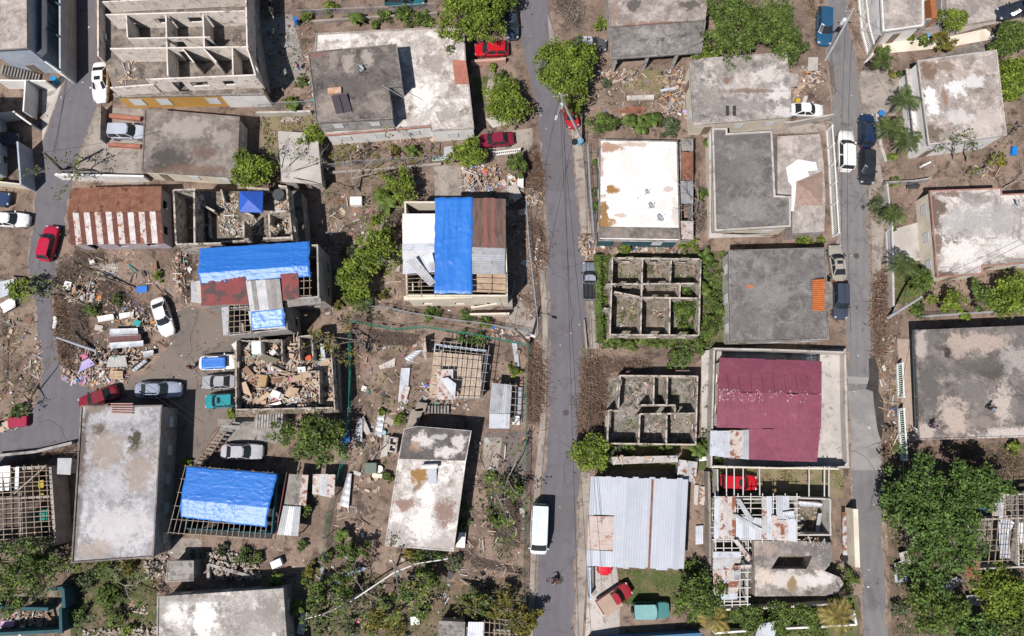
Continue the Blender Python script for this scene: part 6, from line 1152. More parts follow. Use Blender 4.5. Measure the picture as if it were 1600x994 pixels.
# ---------------------------------------------------------------- the torn roof house at the bottom right
t = T('torn_roof_house', 'torn roof house with rusting sheets, bare purlins and concrete terrace', 'house', P(1210, 850)); z = 3.0
roof_sheets(t, P(1117, 776, z), P(1150, 776, z), P(1150, 843, z - .3), P(1116, 842, z - .3), 5, [steel_l, rust_p, steel_r, rust_p, steel_r], sizes=[0, 3, 2, 1, 4], name='roof_sheet'); roof_sheets(t, P(1150, 806, z), P(1190, 810, z), P(1190, 843, z - .3), P(1150, 843, z - .3), 4, [steel_l, steel], name='roof_sheet')
roof_sheets(t, P(1190, 776, z), P(1206, 776, z), P(1208, 842, z - .3), P(1190, 842, z - .3), 2, [steel_r, steel_l], sizes=[0, 1], name='roof_sheet'); roof_sheets(t, P(1205, 804, z + .06), P(1214, 806, z + .06), P(1214, 842, z - .26), P(1206, 842, z - .26), 1, [rust_p], name='roof_sheet'); roof_sheets(t, P(1212, 775, z), P(1233, 775, z), P(1233, 812, z - .2), P(1213, 812, z - .2), 2, [steel_l, steel], name='roof_sheet'); roof_sheets(t, P(1213, 812, z - .1), P(1244, 810, z - .1), P(1244, 846, z - .35), P(1214, 844, z - .35), 5, [rust_p, rust, steel_r, steel_l], sizes=[0, 2, 0, 3, 3], name='roof_sheet')
lattice(t, P(1117, 776, z - .1), P(1245, 776, z - .1), P(1245, 843, z - .4), P(1116, 843, z - .4), 8, 8, mat=plain('white_purlin', (.66, .64, .61)), w=.07, name='purlins', over=.35)
roof_sheets(t, P(1114, 862, 2.8), P(1114, 938, 2.8), P(1152, 936, 2.8), P(1158, 862, 2.8), 8, [steel_r, rust_p, steel_l, rust_p, steel_r], sizes=[2, 0, 4, 1, 3, 0, 1, 2], name='roof_sheet'); lattice(t, P(1118, 843, 2.7), P(1169, 843, 2.7), P(1168, 944, 2.6), P(1120, 946, 2.6), 5, 9, mat=MATS['white_purlin'], w=.08, name='purlins', over=.3)
wallring(t, PL([(1118, 846), (1166, 846), (1166, 940), (1122, 940)], 2.5), 2.5, pale, .15); wallring(t, PL([(1119, 780), (1242, 780), (1242, 838), (1119, 840)], 2.5), 2.6, pale, .15)
m = MB(); m.prism(PL([(1118, 780), (1300, 780), (1300, 945), (1120, 945)], .1), 0, .1); m.build('floor_slab', RF, t)
ruin('', '', '', [(1234, 778, 1297, 780), (1297, 780, 1298, 836), (1247, 836, 1299, 836, [(.1, .3, 0, 2)])], 2.6, [(1240, 780), (1296, 780), (1296, 836)], pale, None, t=t)
hole = ccw(PL([(1217, 869), (1270, 869), (1260, 889), (1205, 889)], 2.0)); outl = ccw(PL([(1178, 845), (1246, 845), (1298, 848), (1301, 868), (1296, 884), (1288, 892), (1312, 902), (1318, 912), (1310, 925), (1290, 931), (1180, 932)], 2.0))
me_ = bpy.data.meshes.new('terrace_slab')
import bmesh
bm = bmesh.new(); o1 = [bm.verts.new((*p, 2.0)) for p in outl]; h1 = [bm.verts.new((*p, 2.0)) for p in hole]
for L_ in (o1, h1):
    for i in range(len(L_)): bm.edges.new((L_[i], L_[(i + 1) % len(L_)]))
bmesh.ops.triangle_fill(bm, edges=bm.edges[:], use_beauty=True)
for f_ in [f_ for f_ in bm.faces if inside(hole, xy(f_.calc_center_median()))]: bm.faces.remove(f_)
ex = bmesh.ops.extrude_face_region(bm, geom=bm.faces[:]); bmesh.ops.translate(bm, verts=[v for v in ex['geom'] if isinstance(v, bmesh.types.BMVert)], vec=(0, 0, -1.9)); bmesh.ops.recalc_face_normals(bm, faces=bm.faces[:])
bmesh.ops.translate(bm, verts=bm.verts, vec=-t.location); bm.to_mesh(me_); bm.free(); me_.materials.append(stain('terrace', (.40, .355, .315), (.27, .245, .225), (.145, .13, .12), s1=.5, s2=.6, thr=.55, blobs=[(1240, 906, 2, 4.5, 1, (0.62, 0.57, 0.53), 0.75), (1238, 914, 2, 0.6, 1.1, (0.27, 0.19, 0.1), 0.85), (1195, 900, 2, 1.3, 1, (0.6, 0.5, 0.43), 0.7), (1200, 858, 2, 1.4, 0.9, (0.38, 0.3, 0.25), 0.6), (1285, 905, 2, 1.6, 0.9, (0.64, 0.6, 0.58), 0.7), (1260, 858, 2, 2.5, 0.7, (0.15, 0.14, 0.13), 0.7), (1290, 875, 2, 0.7, 1.2, (0.17, 0.16, 0.15), 0.7)])); o = bpy.data.objects.new('terrace_slab', me_); COL.objects.link(o); o.parent = t
for i, (q, mt, l) in enumerate([([(1149, 780), (1156, 779), (1178, 812), (1172, 818)], steel_d, 'crumpled grey sheet'), ([(1144, 804), (1150, 803), (1190, 826), (1186, 832)], steel, 'long fallen bluish sheet'), ([(1145, 844), (1152, 843), (1174, 872), (1170, 877)], rust_p, 'long rust stained plank of sheet'), ([(1222, 800), (1240, 798), (1243, 812), (1226, 808)], steel_l, 'curled white sheet'), ([(1248, 783), (1285, 787), (1284, 793), (1248, 791)], steel_l, 'narrow blue white sheet in the roofless corner room'), ([(1278, 802), (1284, 802), (1280, 832), (1274, 830)], steel_d, 'grey sheet leaning in the roofless corner room'), ([(1146, 892), (1156, 890), (1154, 906), (1147, 906)], steel_d, 'short bluish square sheet over the purlins'), ([(1147, 884), (1174, 882), (1174, 889), (1148, 890)], rust_p, 'brown stained strip over the lower purlins')]):
    loose_sheet('roofing_sheet', l + ' on the torn roof house', q, mt, 3.1 if i not in (4, 5) else 1.0, curl=.15)
t = T('pergola', 'row of thin white beams over the red truck yard', 'pergola', P(1220, 755))
for i, x in enumerate((1135, 1147, 1161, 1187, 1264, 1288, 1295)): m = MB(); m.bar(P(x, 729, 2.3), P(x, 776, 2.8), .1, .1); m.build('beam', MATS['white_purlin'], t)
m = MB(); m.bar(P(1112, 730, 2.2), P(1310, 733, 2.2), .14, .14); m.build('edge_beam', cream, t)
for x in (1113, 1200, 1308): m = MB(); c = P(x, 731, 2.2); m.tube([(c.x, c.y, 0), (c.x, c.y, 2.15)], .06, 6); m.build('post', cream, t)
fence('boundary_wall', 'white west wall of the torn roof house yard', [(1113, 732), (1114, 775)], 2.0, 'block', pale, cat='wall'); fence('boundary_wall', 'white south wall of the torn roof house above the lush weeds', [(1118, 948), (1210, 944), (1292, 939)], 1.6, 'block', cream, cat='wall', th=.2)
fence('street_wall', 'thick cream street wall in front of the torn roof house', [(1324, 793), (1327, 882)], 1.9, 'block', cream, cat='wall', th=.55); loose_sheet('roofing_sheet', 'long rusty blue sheet standing along the cream street wall', [(1316, 800), (1322, 801), (1324, 868), (1317, 867)], steel_r, 1.2)
fence('garden_wall', 'low white corner wall beside the yellow palm', [(1112, 985), (1200, 979), (1330, 972), (1326, 950)], 1.2, 'block', white, cat='wall', th=.2)
roof_sheets(T('metal_shed', 'pale metal sheet roof at the bottom edge near the yellow palm', 'shed', P(1200, 988)), P(1186, 975, 2.2), P(1215, 970, 2.2), P(1205, 1020, 2.2), P(1172, 1020, 2.2), 4, [steel_l, steel], name='roof_sheet')
o = [o for o in COL.objects if o.get('label', '').startswith('pale metal sheet roof at the bottom')][0]; wallring(o, PL([(1188, 980), (1212, 976), (1205, 1015), (1178, 1015)], 2), 2.1, greyw, .1, ops=None)

# ---------------------------------------------------------------- bottom left and right wrecks
t = T('stripped_house', 'stripped house with bare battens and peeling grey walls at the left edge', 'house', P(40, 790)); z = 3.0
lattice(t, P(-40, 846, z), P(78, 838, z), P(72, 728, z), P(-40, 734, z), 11, 15, mat=wood, w=.07, over=.25)
ruin('', '', '', [(-40, 736, 74, 730), (78, 730, 86, 850), (-40, 780, 78, 776, 'd'), (30, 735, 34, 850, 'd'), (-40, 850, 86, 850)], 2.8, [(-40, 740), (84, 736), (100, 865), (-40, 865)], M('peeling_wall', (.42, .37, .33), (.33, .29, .26), None, s1=1), M('dark_floor', (.12, .10, .085), (.085, .07, .06), None, s1=1), t=t, th=.3)  # floor colour darkened to hold the shade under the battens
roof_sheets(t, P(-30, 731, z + .1), P(16, 728, z + .1), P(14, 766, z - .2), P(-30, 768, z - .2), 4, [steel_l, steel], name='roof_sheet'); roof_sheets(t, P(24, 730, z + .1), P(30, 729, z + .1), P(29, 764, z), P(23, 764, z), 1, [steel], name='roof_sheet')
m = MB(); m.bar(P(22, 772, z + .2), P(72, 728, z + .25), .14, .1); m.build('loose_rafter', wood, t)
q = PL([(55, 752), (68, 750), (68, 776), (57, 776)], 1.2); m = MB(); m.prism(q, 1.1, 1.2); m.build('yellow_panel', plain('yellow_panel', (.45, .36, .03)), t); q = PL([(40, 800), (74, 796), (74, 812), (42, 818)], 1.2); m = MB(); m.prism(q, 1.1, 1.2); m.build('green_panel', plain('green_panel', (.02, .20, .16)), t)
t = T('lean_to', 'dark grey slab hut beside the stripped house and long grey house', 'shed', P(100, 728)); m = MB(); m.prism(PL([(90, 716), (112, 716), (110, 742), (89, 741)], 2.6), 2.45, 2.6, bot=True); m.build('roof', steel_d, t); m = MB(); m.prism(PL([(91, 718), (111, 718), (109, 740), (90, 739)], 2.44), 0, 2.44, top=False); m.build('wall', greyw, t)
t = ruin('teal_wall_ruin', 'collapsed house with teal walls and wooden debris at the bottom left', 'ruin', [(76, 922, 98, 919), (98, 920, 100, 950), (94, 950, 95, 988), (-20, 992, 96, 986), (-20, 950, 75, 952, 'd', 1.6)], 2.2, [(-20, 925), (100, 922), (98, 990), (-20, 994)], teal, RF, th=.32)
rubble('splintered wood heap inside the teal walled ruin', [(2, 955), (85, 952), (88, 984), (2, 988)], 150, .5, 51, w=[4, 6, 1.5, 2, 1, 3, 4, .1, .1, 0, .3, .1, 3]); box_item('sofa', 'lilac pink sofa in the teal walled ruin', 14, 974, (1.5, .7, .6), 0, plain('sofa_lilac', (.52, .33, .48)), 'sofa'); board('door_leaf', 'white door leaf tilted in the teal walled ruin', [(24, 990), (34, 976), (40, 978), (32, 994)], white, .5, .05, 'door', zs=[.1, .6, .6, .1]); board('board', 'rust brown plank leaning against the teal wall', [(68, 958), (72, 956), (90, 980), (88, 984)], JUNK[6], .5, .05, 'plank', zs=[1, 1, .3, .3])
t = T('wrecked_house', 'wrecked house with open roof battens beside the giant tree', 'house', P(1570, 830)); z = 3.2
lattice(t, P(1522, 878, z), P(1640, 872, z), P(1640, 808, z), P(1530, 812, z), 12, 5, mat=wood, name='roof_frame'); lattice(t, P(1570, 806, z + .1), P(1640, 804, z + .1), P(1640, 770, z), P(1570, 772, z), 8, 5, mat=wood, name='roof_frame')
roof_sheets(t, P(1500, 812, z - .2), P(1524, 838, z - .2), P(1534, 904, z - .5), P(1510, 902, z - .5), 3, [rust_p, steel, rust], name='roof_sheet'); roof_sheets(t, P(1548, 778, z), P(1570, 772, z), P(1572, 806, z - .1), P(1550, 806, z - .1), 3, [steel_d, rust_p], name='roof_sheet'); roof_sheets(t, P(1560, 816, z - .9), P(1576, 814, z - .9), P(1578, 872, z - .9), P(1562, 872, z - .9), 2, [white, steel_l], name='ceiling_panel'); roof_sheets(t, P(1592, 816, z - .9), P(1604, 816, z - .9), P(1604, 850, z - .9), P(1592, 850, z - .9), 2, [white], name='ceiling_panel')
ruin('', '', '', [(1510, 890, 1640, 884, 'w'), (1512, 812, 1514, 890), (1530, 812, 1640, 808, 'd'), (1552, 775, 1640, 770, 'w'), (1590, 775, 1592, 884, 'd')], 2.7, [(1510, 775), (1640, 772), (1640, 886), (1512, 892)], pale, RF2, t=t)
board('blue_cover', 'crumpled blue sheet under the giant tree beside the wrecked house', [(1524, 790), (1530, 786), (1548, 798), (1540, 804)], tarpm, 1.0, .04, 'tarp'); loose_sheet('roofing_sheet', 'big curved white sheet at the wrecked house corner', [(1556, 798), (1566, 798), (1582, 816), (1574, 836)], steel_l, zs=[2.8, 2.8, 2.4, 2.2], curl=.3)
loose_sheet('roofing_sheet', 'white sheet lying at the side road edge under the giant tree', [(1397, 880), (1412, 874), (1418, 908), (1398, 910)], steel_l, .3, curl=.2); loose_sheet('roofing_sheet', 'second pale sheet half hidden by the giant tree near the road', [(1404, 864), (1416, 860), (1424, 880), (1410, 884)], pale, .8, curl=.2); loose_sheet('roofing_sheet', 'grey bent sheet in shade below the giant tree', [(1460, 918), (1492, 900), (1504, 908), (1478, 926)], steel_d, .6, curl=.3); loose_sheet('roofing_sheet', 'dark bluish crumpled sheet beside fallen debris under the trees', [(1508, 930), (1528, 928), (1534, 948), (1516, 944)], steel_d, .5, curl=.3)
# ---------------------------------------------------------------- vehicles
WHT, SLV, BLU, RED, BLK = (.78, .78, .77), (.42, .44, .48), (.03, .055, .13), (.32, .014, .025), (.016, .018, .026)
car('sedan', (158, 98), (158, 160), WHT, 'white sedan parked at the corner of the unfinished building', sunroof=True)
car('suv', (172, 207), (230, 208), (.46, .50, .58), 'silver blue SUV parked on the orange striped car port', 'suv')
car('sedan', (-14, 343), (47, 345), WHT, 'white sedan parked nose out at the left edge')
car('sedan', (-42, 312), (17, 312), BLU, 'dark blue car cut off by the left edge above the white sedan')
car('hatch', (70, 408), (84, 353), (.46, .015, .05), 'crimson hatchback driving on the narrow left road')
car('sedan', (246, 466), (265, 524), WHT, 'white sedan parked alone beside the debris heap')
car('sedan', (312, 568), (374, 565), WHT, 'white car with a blue tarp tied over its roof')
car('sedan', (370, 596), (316, 598), (.36, .37, .39), 'silver grey sedan between the tarp covered car and teal car')
car('hatch', (371, 625), (321, 628), (.015, .27, .31), 'bright teal hatchback with sunroof below the silver sedan', sunroof=True)
car('sedan', (186, 611), (124, 634), (.20, .012, .025), 'dark red sedan half hidden by the long grey house')
car('sedan', (212, 610), (285, 609), (.30, .34, .43), 'bluish silver sedan parked above the long grey house roof')
car('sedan', (346, 706), (412, 706), (.46, .46, .50), 'pale grey sedan parked in deep shade behind the timber house')
car('hatch', (795, 78), (740, 79), (.50, .01, .02), 'bright red SUV parked under the tall top tree', 'suv')
car('sedan', (803, 217), (746, 222), (.22, .012, .035), 'dark crimson sedan speckled with leaf shade in a driveway')
car('sedan', (893, 68), (948, 72), (.085, .085, .10), 'charcoal sedan with pale roof parked under the round bright tree', roof=(.42, .42, .46))
car('hatch', (884, 160), (897, 200), (.40, .02, .03), 'red car parked at the kerb beneath the leaning lamp pole')
car('pickup', (921, 469), (920, 410), (.20, .22, .27), 'slate grey pickup parked at the kerb beside the hedge', 'pickup truck', roof=(.30, .32, .38))
car('van', (844, 787), (841, 866), (.72, .78, .80), 'long white van parked facing down the main road', 'van', 'parked_van')
car('hatch', (1288, 12), (1287, 71), (.015, .085, .17), 'dark blue hatchback parked at the top of the side road')
car('sedan', (1232, 172), (1286, 174), WHT, 'white sedan parked in the yard of the stained house')
car('suv', (1321, 268), (1320, 205), (.80, .79, .77), 'white SUV parked on the side road opposite the dark cars', 'suv')
car('suv', (1353, 231), (1353, 179), (.012, .03, .075), 'navy blue SUV parked at the kerb beside the coconut palms', 'suv')
car('hatch', (1354, 233), (1354, 288), (.018, .02, .028), 'black hatchback parked nose to tail behind the navy SUV')
car('sedan', (1311, 440), (1303, 383), (.36, .33, .28), 'champagne gold sedan parked by the dark grey roof', sunroof=True)
car('suv', (1311, 443), (1312, 499), (.05, .06, .09), 'dark slate SUV parked behind the champagne gold sedan', 'suv')
car('pickup', (1622, 8), (1557, 24), (.02, .026, .045), 'black pickup truck in the top right driveway', 'pickup truck')
car('suv', (1124, 752), (1182, 755), (.52, .008, .018), 'bright red truck under the white pergola beams', 'suv', sunroof=True)
car('sedan', (946, 845), (944, 899), (.60, .01, .025), 'red car nose showing below the large metal roof')
car('pickup', (936, 949), (984, 917), (.34, .02, .03), 'red pickup with a brown board over its bed', 'pickup truck')
c = P(953, 943, 1.05); m = MB(); m.box((c.x, c.y, 1.1), (2.3, 1.9, .04), math.atan2(.66, 1)); tag(m.build('cargo_board', M('tan_board', (.42, .31, .245), (.38, .28, .22), None, s1=1, fa=.08)), 'flat tan board laid over the red pickup bed', 'board')
car('jeep', (988, 953), (1045, 952), (.07, .23, .22), 'faded teal jeep with spare wheel on the lawn', 'jeep', roof=(.22, .42, .41))
car('pickup', (602, -1), (664, 0), (.02, .14, .16), 'dark teal pickup cut off by the top edge', 'pickup truck')
car('sedan', (797, 10), (801, 62), (.03, .045, .07), 'dark car in the shade of the tall top tree')
car('sedan', (-20, 218), (30, 218), (.05, .055, .07), 'dark car in the deep shade of the left compound')
tarp('car_tarp', 'bright blue tarp tied over the white car roof', [P(314, 577, 1.47), P(352, 574.5, 1.48), P(352, 557.5, 1.48), P(315, 558.5, 1.47)], None, 20, 14, .08, None, 12, .05)

# ---------------------------------------------------------------- poles, cables, dishes, people
b1, t1 = utility_pole((1290, 94), (1334, 14), 9.0, 'grey utility pole leaning hard over the top of the side road', transformer=True)
b2, t2 = utility_pole((1387, 497), (1440, 464), 7.5, 'grey utility pole leaning over the grass yard beside palm', arm=False)
b3, t3 = utility_pole((912, 224), (874, 146), 9.0, 'grey lamp pole with transformer leaning over the red kerb car', transformer=True, lamp=(869, 184))
b4, t4 = utility_pole((829, 539), (803, 512), 7.6, 'dark street lamp pole casting a long shadow across the main road', arm=False, lamp=(833, 525), mat=wood_d)
b5, t5 = utility_pole((1352, 96), (1383, 50), 6.0, 'weathered timber pole leaning by the white balustrade wall', arm=False, mat=wood)
b6, t6 = utility_pole((98, 267), (68, 238), 6.5, 'snapped timber pole lying toward the left compound wall', arm=False, mat=wood_d)
b7, t7 = utility_pole((160, 552), (88, 527), 2.2, 'broken grey lamp pole lying across the debris heap', arm=False, mat=steel)
b8, t8 = utility_pole((1600, 28), (1625, -10), 7, 'grey pole at the top right corner', arm=False)
for i, (a, b, s) in enumerate([(t3, P(925, 1010, 8), 1.5), (t3 + Vector((.5, 0, 0)), P(905, 1010, 8), 1.2), (t3, P(940, 820, 3.3), .6), (t3, P(1110, 60, 3.6), .4), (t1, P(1330, 520, 7.5), 1.2), (t1 + Vector((.4, 0, 0)), P(1450, 230, 5.5), .5), (t1, t5, .3), (P(110, -30, 7), P(84, 245, 6), .8), (P(118, -30, 7), P(80, 248, 6), .9), (t6, P(250, 205, 3.2), .3), (P(1400, 690, 6), t2, .8), (t2, P(1600, 380, 5), .5), (t4, P(770, 445, 3.4), .3), (t4, t3, 1.0), (P(215, 600, 6), P(305, 664, 5), .2), (P(225, 598, 6), P(320, 662, 5), .2), (P(1412, 690, 6), P(1424, 1010, 7), .5)]):
    cable(a, b, s)
dish(1589, 318, 3.2, 'pale blue satellite dish on the red edged roof', .5, .4)
for i, (a, b) in enumerate((((597, 133), (634, 155)), ((1045, 303), (1045, 303)))[:1]): m = MB(); m.tube([P(*a, 6.3), P(*b, 6.8)], .03, 6); tag(m.build('antenna_mast', steel), 'thin pale antenna mast leaning off the upper brown roof', 'antenna mast')
for (x, y, l) in ((1262, 560, 'small antenna with cross bars at the north edge of the magenta roof'), (1112, 660, 'small antenna at the west edge of the magenta roof')):
    m = MB(); c = P(x, y, 3.2); m.tube([c - Vector((0, 0, .5)), c + Vector((0, 0, 1))], .025, 6); [m.bar(c + Vector((-.5, k, 1)), c + Vector((.5, k, 1)), .02) for k in (-.3, 0, .3)]; m.bar(c + Vector((0, -.45, 1)), c + Vector((0, .45, 1)), .02); tag(m.build('antenna', steel), l, 'antenna')
c1, c2, c3, c4, c5 = plain('shirt_green', (.16, .38, .22)), plain('shorts_red', (.50, .02, .03)), plain('shirt_blue', (.02, .22, .52)), plain('trousers_dark', (.03, .03, .04)), plain('shirt_pink', (.62, .18, .26))
bicycle(865, 910, math.pi * .96, 'dark green bicycle ridden along the main road')
person(866, 909, math.pi * .96, c1, c2, 'cyclist in green shirt and red shorts riding the bicycle', pose='ride')
person(297, 574, .3, plain('shirt_red', (.48, .03, .09)), c4, 'person in dark red shirt walking toward the tarp covered car')
person(1549, 638, 2.0, c3, c4, 'person in bright blue shirt walking on the mottled roof', z=3.2)
person(1458, 666, 1.0, plain('shirt_navy', (.03, .07, .22)), c4, 'person in navy shirt standing at the mottled roof edge', z=3.2, pose='stand')
person(465, 103, 0, c5, plain('trousers_blue', (.06, .14, .4)), 'person in pink shirt standing in the concrete courtyard', pose='stand')

# ---------------------------------------------------------------- yard fences
GRN = plain('green_mesh', (.03, .22, .16)); BLF = plain('pale_blue_mesh', (.30, .38, .46))
for l, p, h, k, mt in [
    ('green chain link fence along the main road kerb', [(822, 680), (820, 780), (818, 862), (818, 985)], 1.7, 'chain', GRN), ('green chain link fence beside the reddish branch pile', [(825, 540), (823, 597), (821, 680)], 1.7, 'chain', GRN),
    ('green mesh fence across the yard below the clothes line', [(548, 503), (575, 508), (620, 517), (662, 513), (700, 518), (762, 529), (825, 541)], 1.6, 'chain', GRN), ('green fence between tree and the debris filled house', [(549, 520), (551, 580), (550, 636), (541, 707), (533, 745)], 1.8, 'chain', GRN),
    ('dark green fence beside the old sheet lean-to', [(533, 745), (517, 799), (511, 839)], 1.8, 'chain', plain('dark_green_mesh', (.02, .15, .10))), ('grey green fence running down to the bottom yard', [(511, 839), (508, 880), (505, 914)], 1.6, 'chain', plain('grey_green_mesh', (.18, .24, .2))),
    ('pale pipe fence carrying laundry above the green fence', [(557, 481), (600, 482), (648, 492), (700, 501), (758, 508), (830, 522)], 1.3, 'chain', steel), ('chain link fence south of the concrete courtyard', [(400, 172), (440, 169), (490, 166)], 1.4, 'chain', steel), ('chain link fence at the top above the white terrace', [(468, 26), (525, 23), (600, 20), (682, 14)], 1.3, 'chain', steel),
    ('pipe fence behind the white two storey house garden', [(508, 264), (560, 258), (640, 253), (700, 252)], 1.3, 'chain', steel), ('mesh fence with blue ribbons beside the roadside rubbish', [(822, 326), (826, 380), (832, 438), (839, 498), (840, 525)], 1.5, 'chain', BLF), ('rusty fence south of the red edged roof house', [(1430, 497), (1500, 492), (1600, 486)], 1.4, 'chain', steel),
    ('left edge dark wire fence', [(2, 490), (4, 560), (3, 620)], 1.5, 'chain', wood_d), ('wire fence around the broken yard by the white sedan', [(1294, 100), (1298, 140), (1300, 150)], 1.3, 'chain', wood_d), ('chain fence west of the bright white roof', [(917, 232), (921, 300), (927, 378)], 1.3, 'chain', BLF),
    ('white railing wall of the grey courtyard house', [(1291, 206), (1295, 262), (1298, 322), (1301, 370)], 1.7, 'rail', white), ('white balustrade wall at the top of the side road', [(1339, -20), (1344, 28), (1346, 48)], 1.9, 'rail', white), ('white balustrade wall beside the weathered timber pole', [(1346, 50), (1355, 84), (1351, 98)], 1.9, 'rail', white),
    ('pinkish gate railing of the concrete driveway', [(1384, 362), (1386, 420)], 1.5, 'rail', plain('rail_grey', (.55, .55, .56))), ('mint balustrade at the road opposite the damp patch', [(1401, 570), (1403, 621)], 1.3, 'rail', MATS['mint_white']), ('mint balustrade at the road below the wet patch', [(1403, 640), (1408, 718)], 1.3, 'rail', MATS['mint_white']), ('white railing gate beside the red car nose', [(919, 884), (920, 930)], 1.7, 'rail', plain('rail_blue', (.5, .56, .64))),
    ('white picket railing in front of crimson sedan drive', [(772, 243), (812, 238)], 1.0, 'rail', white)]:
    fence('fence' if k == 'chain' else 'balustrade', l, p, h, k, mt, cat='fence' if k == 'chain' else 'balustrade')
for l, p, h, mt, th in [('pinkish white wall beside the magenta flower bush', [(1377, 293), (1381, 330), (1385, 361)], 1.4, pale, .2), ('pale wall beside the grass yard palm', [(1387, 421), (1388, 481)], 1.2, pale, .25), ('dark block wall behind the black pickup yard', [(1376, 290), (1420, 288), (1446, 284)], 1.2, greyw, .18),
    ('concrete wall south of the stained house', [(1100, 205), (1180, 199), (1232, 198), (1296, 186)], 1.3, pale, .2), ('concrete kerb wall of the weedy lot', [(912, 500), (916, 545)], .5, pave, .2), ('white strip wall above the rust striped house', [(98, 280), (150, 281), (235, 283)], 1.6, white, .25), ('grey wall west of the silver car port', [(167, 172), (166, 225)], 1.4, greyw, .14),
    ('orange tiled strip above the silver SUV', [(174, 183), (222, 188)], .5, terracotta, .5), ('orange tiled strip below the silver SUV', [(172, 228), (222, 231)], .5, terracotta, .4), ('cream parapet on the yard side of the cream roofed house', [(1437, 262), (1450, 256)], .6, white, .2), ('pinkish garden wall with white balusters by the red SUV', [(737, 102), (775, 100), (790, 98)], 1.0, M('salmon_wall', (.55, .32, .26), None), .35), ('low concrete wall at the wide top fence', [(480, 38), (560, 32), (684, 24)], .6, pave, .25), ('low wall below the pipe fence of the garden', [(515, 272), (600, 266), (690, 258)], .5, pave, .3),
    ('retaining wall beside the coconut palm path', [(1366, 182), (1372, 230), (1380, 256)], .7, pale, .35), ('concrete wall south of the courtyard', [(404, 181), (450, 180), (488, 179)], .9, pale, .25), ('crumbling wall above the deep shaded pit', [(0, 712), (60, 706), (118, 692)], .7, greyw, .3), ('long low wall of rubble yard near the corner white house', [(330, 905), (330, 880), (400, 900)], .8, greyw, .3), ('dark blue wall at the bottom beside the jeep lawn', [(916, 1000), (960, 993), (1090, 985)], 1.6, plain('blue_wall', (.06, .16, .30)), .3)]:
    fence('yard_wall', l, p, h, 'block', mt, cat='wall', th=th)

# ---------------------------------------------------------------- branch piles and rubbish along the roads
for l, px, h, d, m1, m2, L in [
    ('dark brown pile of cut branches at the kerb north of the laundry fence', [(818, 240), (840, 236), (851, 270), (850, 300), (838, 318), (822, 312), (817, 280)], 1.1, 24, twig_r, twig, (.7, 2)), ('long brown branch pile at the kerb beside the ribbon fence', [(826, 342), (850, 345), (855, 380), (856, 410), (850, 425), (834, 420), (828, 380)], .8, 20, twig, twig_r, (.5, 1.6)),
    ('branch pile at the kerb between green fence and main road', [(826, 545), (852, 545), (856, 590), (854, 630), (845, 660), (828, 665), (824, 610)], 1.1, 24, twig_r, twig, (.6, 2)), ('large brown branch pile in front of the maze of grey rooms', [(909, 562), (940, 558), (950, 600), (946, 660), (938, 690), (903, 700), (902, 640)], 1.1, 24, twig_r, twig, (.6, 2)),
    ('dark branches along the north side of the maze of rooms', [(936, 558), (985, 560), (1018, 568), (1020, 582), (965, 584), (945, 580)], 1.0, 22, twig, twig_r, (.6, 2)), ('brown branch heap at the top of the main road', [(862, -10), (905, -5), (918, 30), (905, 48), (885, 40), (868, 15)], .8, 20, twig, bark_p, (.6, 2)),
    ('long brown branch pile along the side road verge', [(1362, 425), (1386, 420), (1390, 470), (1386, 520), (1376, 570), (1362, 545), (1360, 480)], .9, 22, twig_r, twig, (.6, 1.8)), ('small dry heap beside dark blue hatchback', [(1258, -5), (1275, -5), (1276, 28), (1262, 30)], .6, 18, M('dry_orange_twigs', (.36, .24, .13), (.28, .18, .1), None, s1=2), twig, (.4, 1.2)),
    ('branch pile at the left road beside the dark gully', [(84, 462), (104, 450), (112, 500), (122, 560), (108, 596), (92, 560), (84, 520)], .8, 20, twig_r, twig, (.5, 1.6)), ('dark branches by the crimson hatchback', [(90, 410), (130, 412), (150, 425), (110, 440), (88, 440)], .6, 16, twig, bark, (.6, 1.8)),
    ('dry brush along the shaded wall of the stripped house', [(10, 722), (60, 708), (118, 695), (120, 704), (70, 722), (15, 732)], .5, 16, twig_r, twig, (.4, 1.2)), ('bare tangled branches beside the grey courtyard house', [(1075, 290), (1104, 290), (1104, 365), (1085, 366), (1076, 330)], 1.0, 9, bark_p, twig, (.8, 2.2)),
    ('dead branches around the stripped tree by the tall blue tarp', [(590, 330), (628, 325), (632, 380), (600, 395)], .5, 9, twig, bark, (.5, 1.6)), ('dry branch tangle in the upper left garden', [(405, -10), (440, -5), (440, 25), (412, 28)], .8, 14, bark_p, twig, (.6, 1.8)), ('brown brush west of the giant tree', [(1376, 690), (1398, 690), (1400, 780), (1384, 800), (1378, 740)], .6, 14, twig_r, twig, (.5, 1.5)),
    ('dead branches on the bank below the mottled roof house', [(1500, 700), (1590, 700), (1600, 740), (1540, 760), (1500, 730)], .5, 9, twig_r, twig, (.5, 1.8)), ('dry bougainvillea tangle on the pinkish wall', [(1358, 300), (1376, 296), (1380, 340), (1372, 358), (1358, 340)], 1.0, 18, twig_r, twig, (.4, 1.2)), ('stick pile in front of the south debris wall', [(715, 860), (800, 880), (810, 900), (740, 890)], .4, 5, bark_p, twig, (.5, 1.8))]:
    brush_pile(l, px, h, d, m1, m2, len(l) + int(px[0][0]), L, leafy=160 if 'bougain' in l else 0)
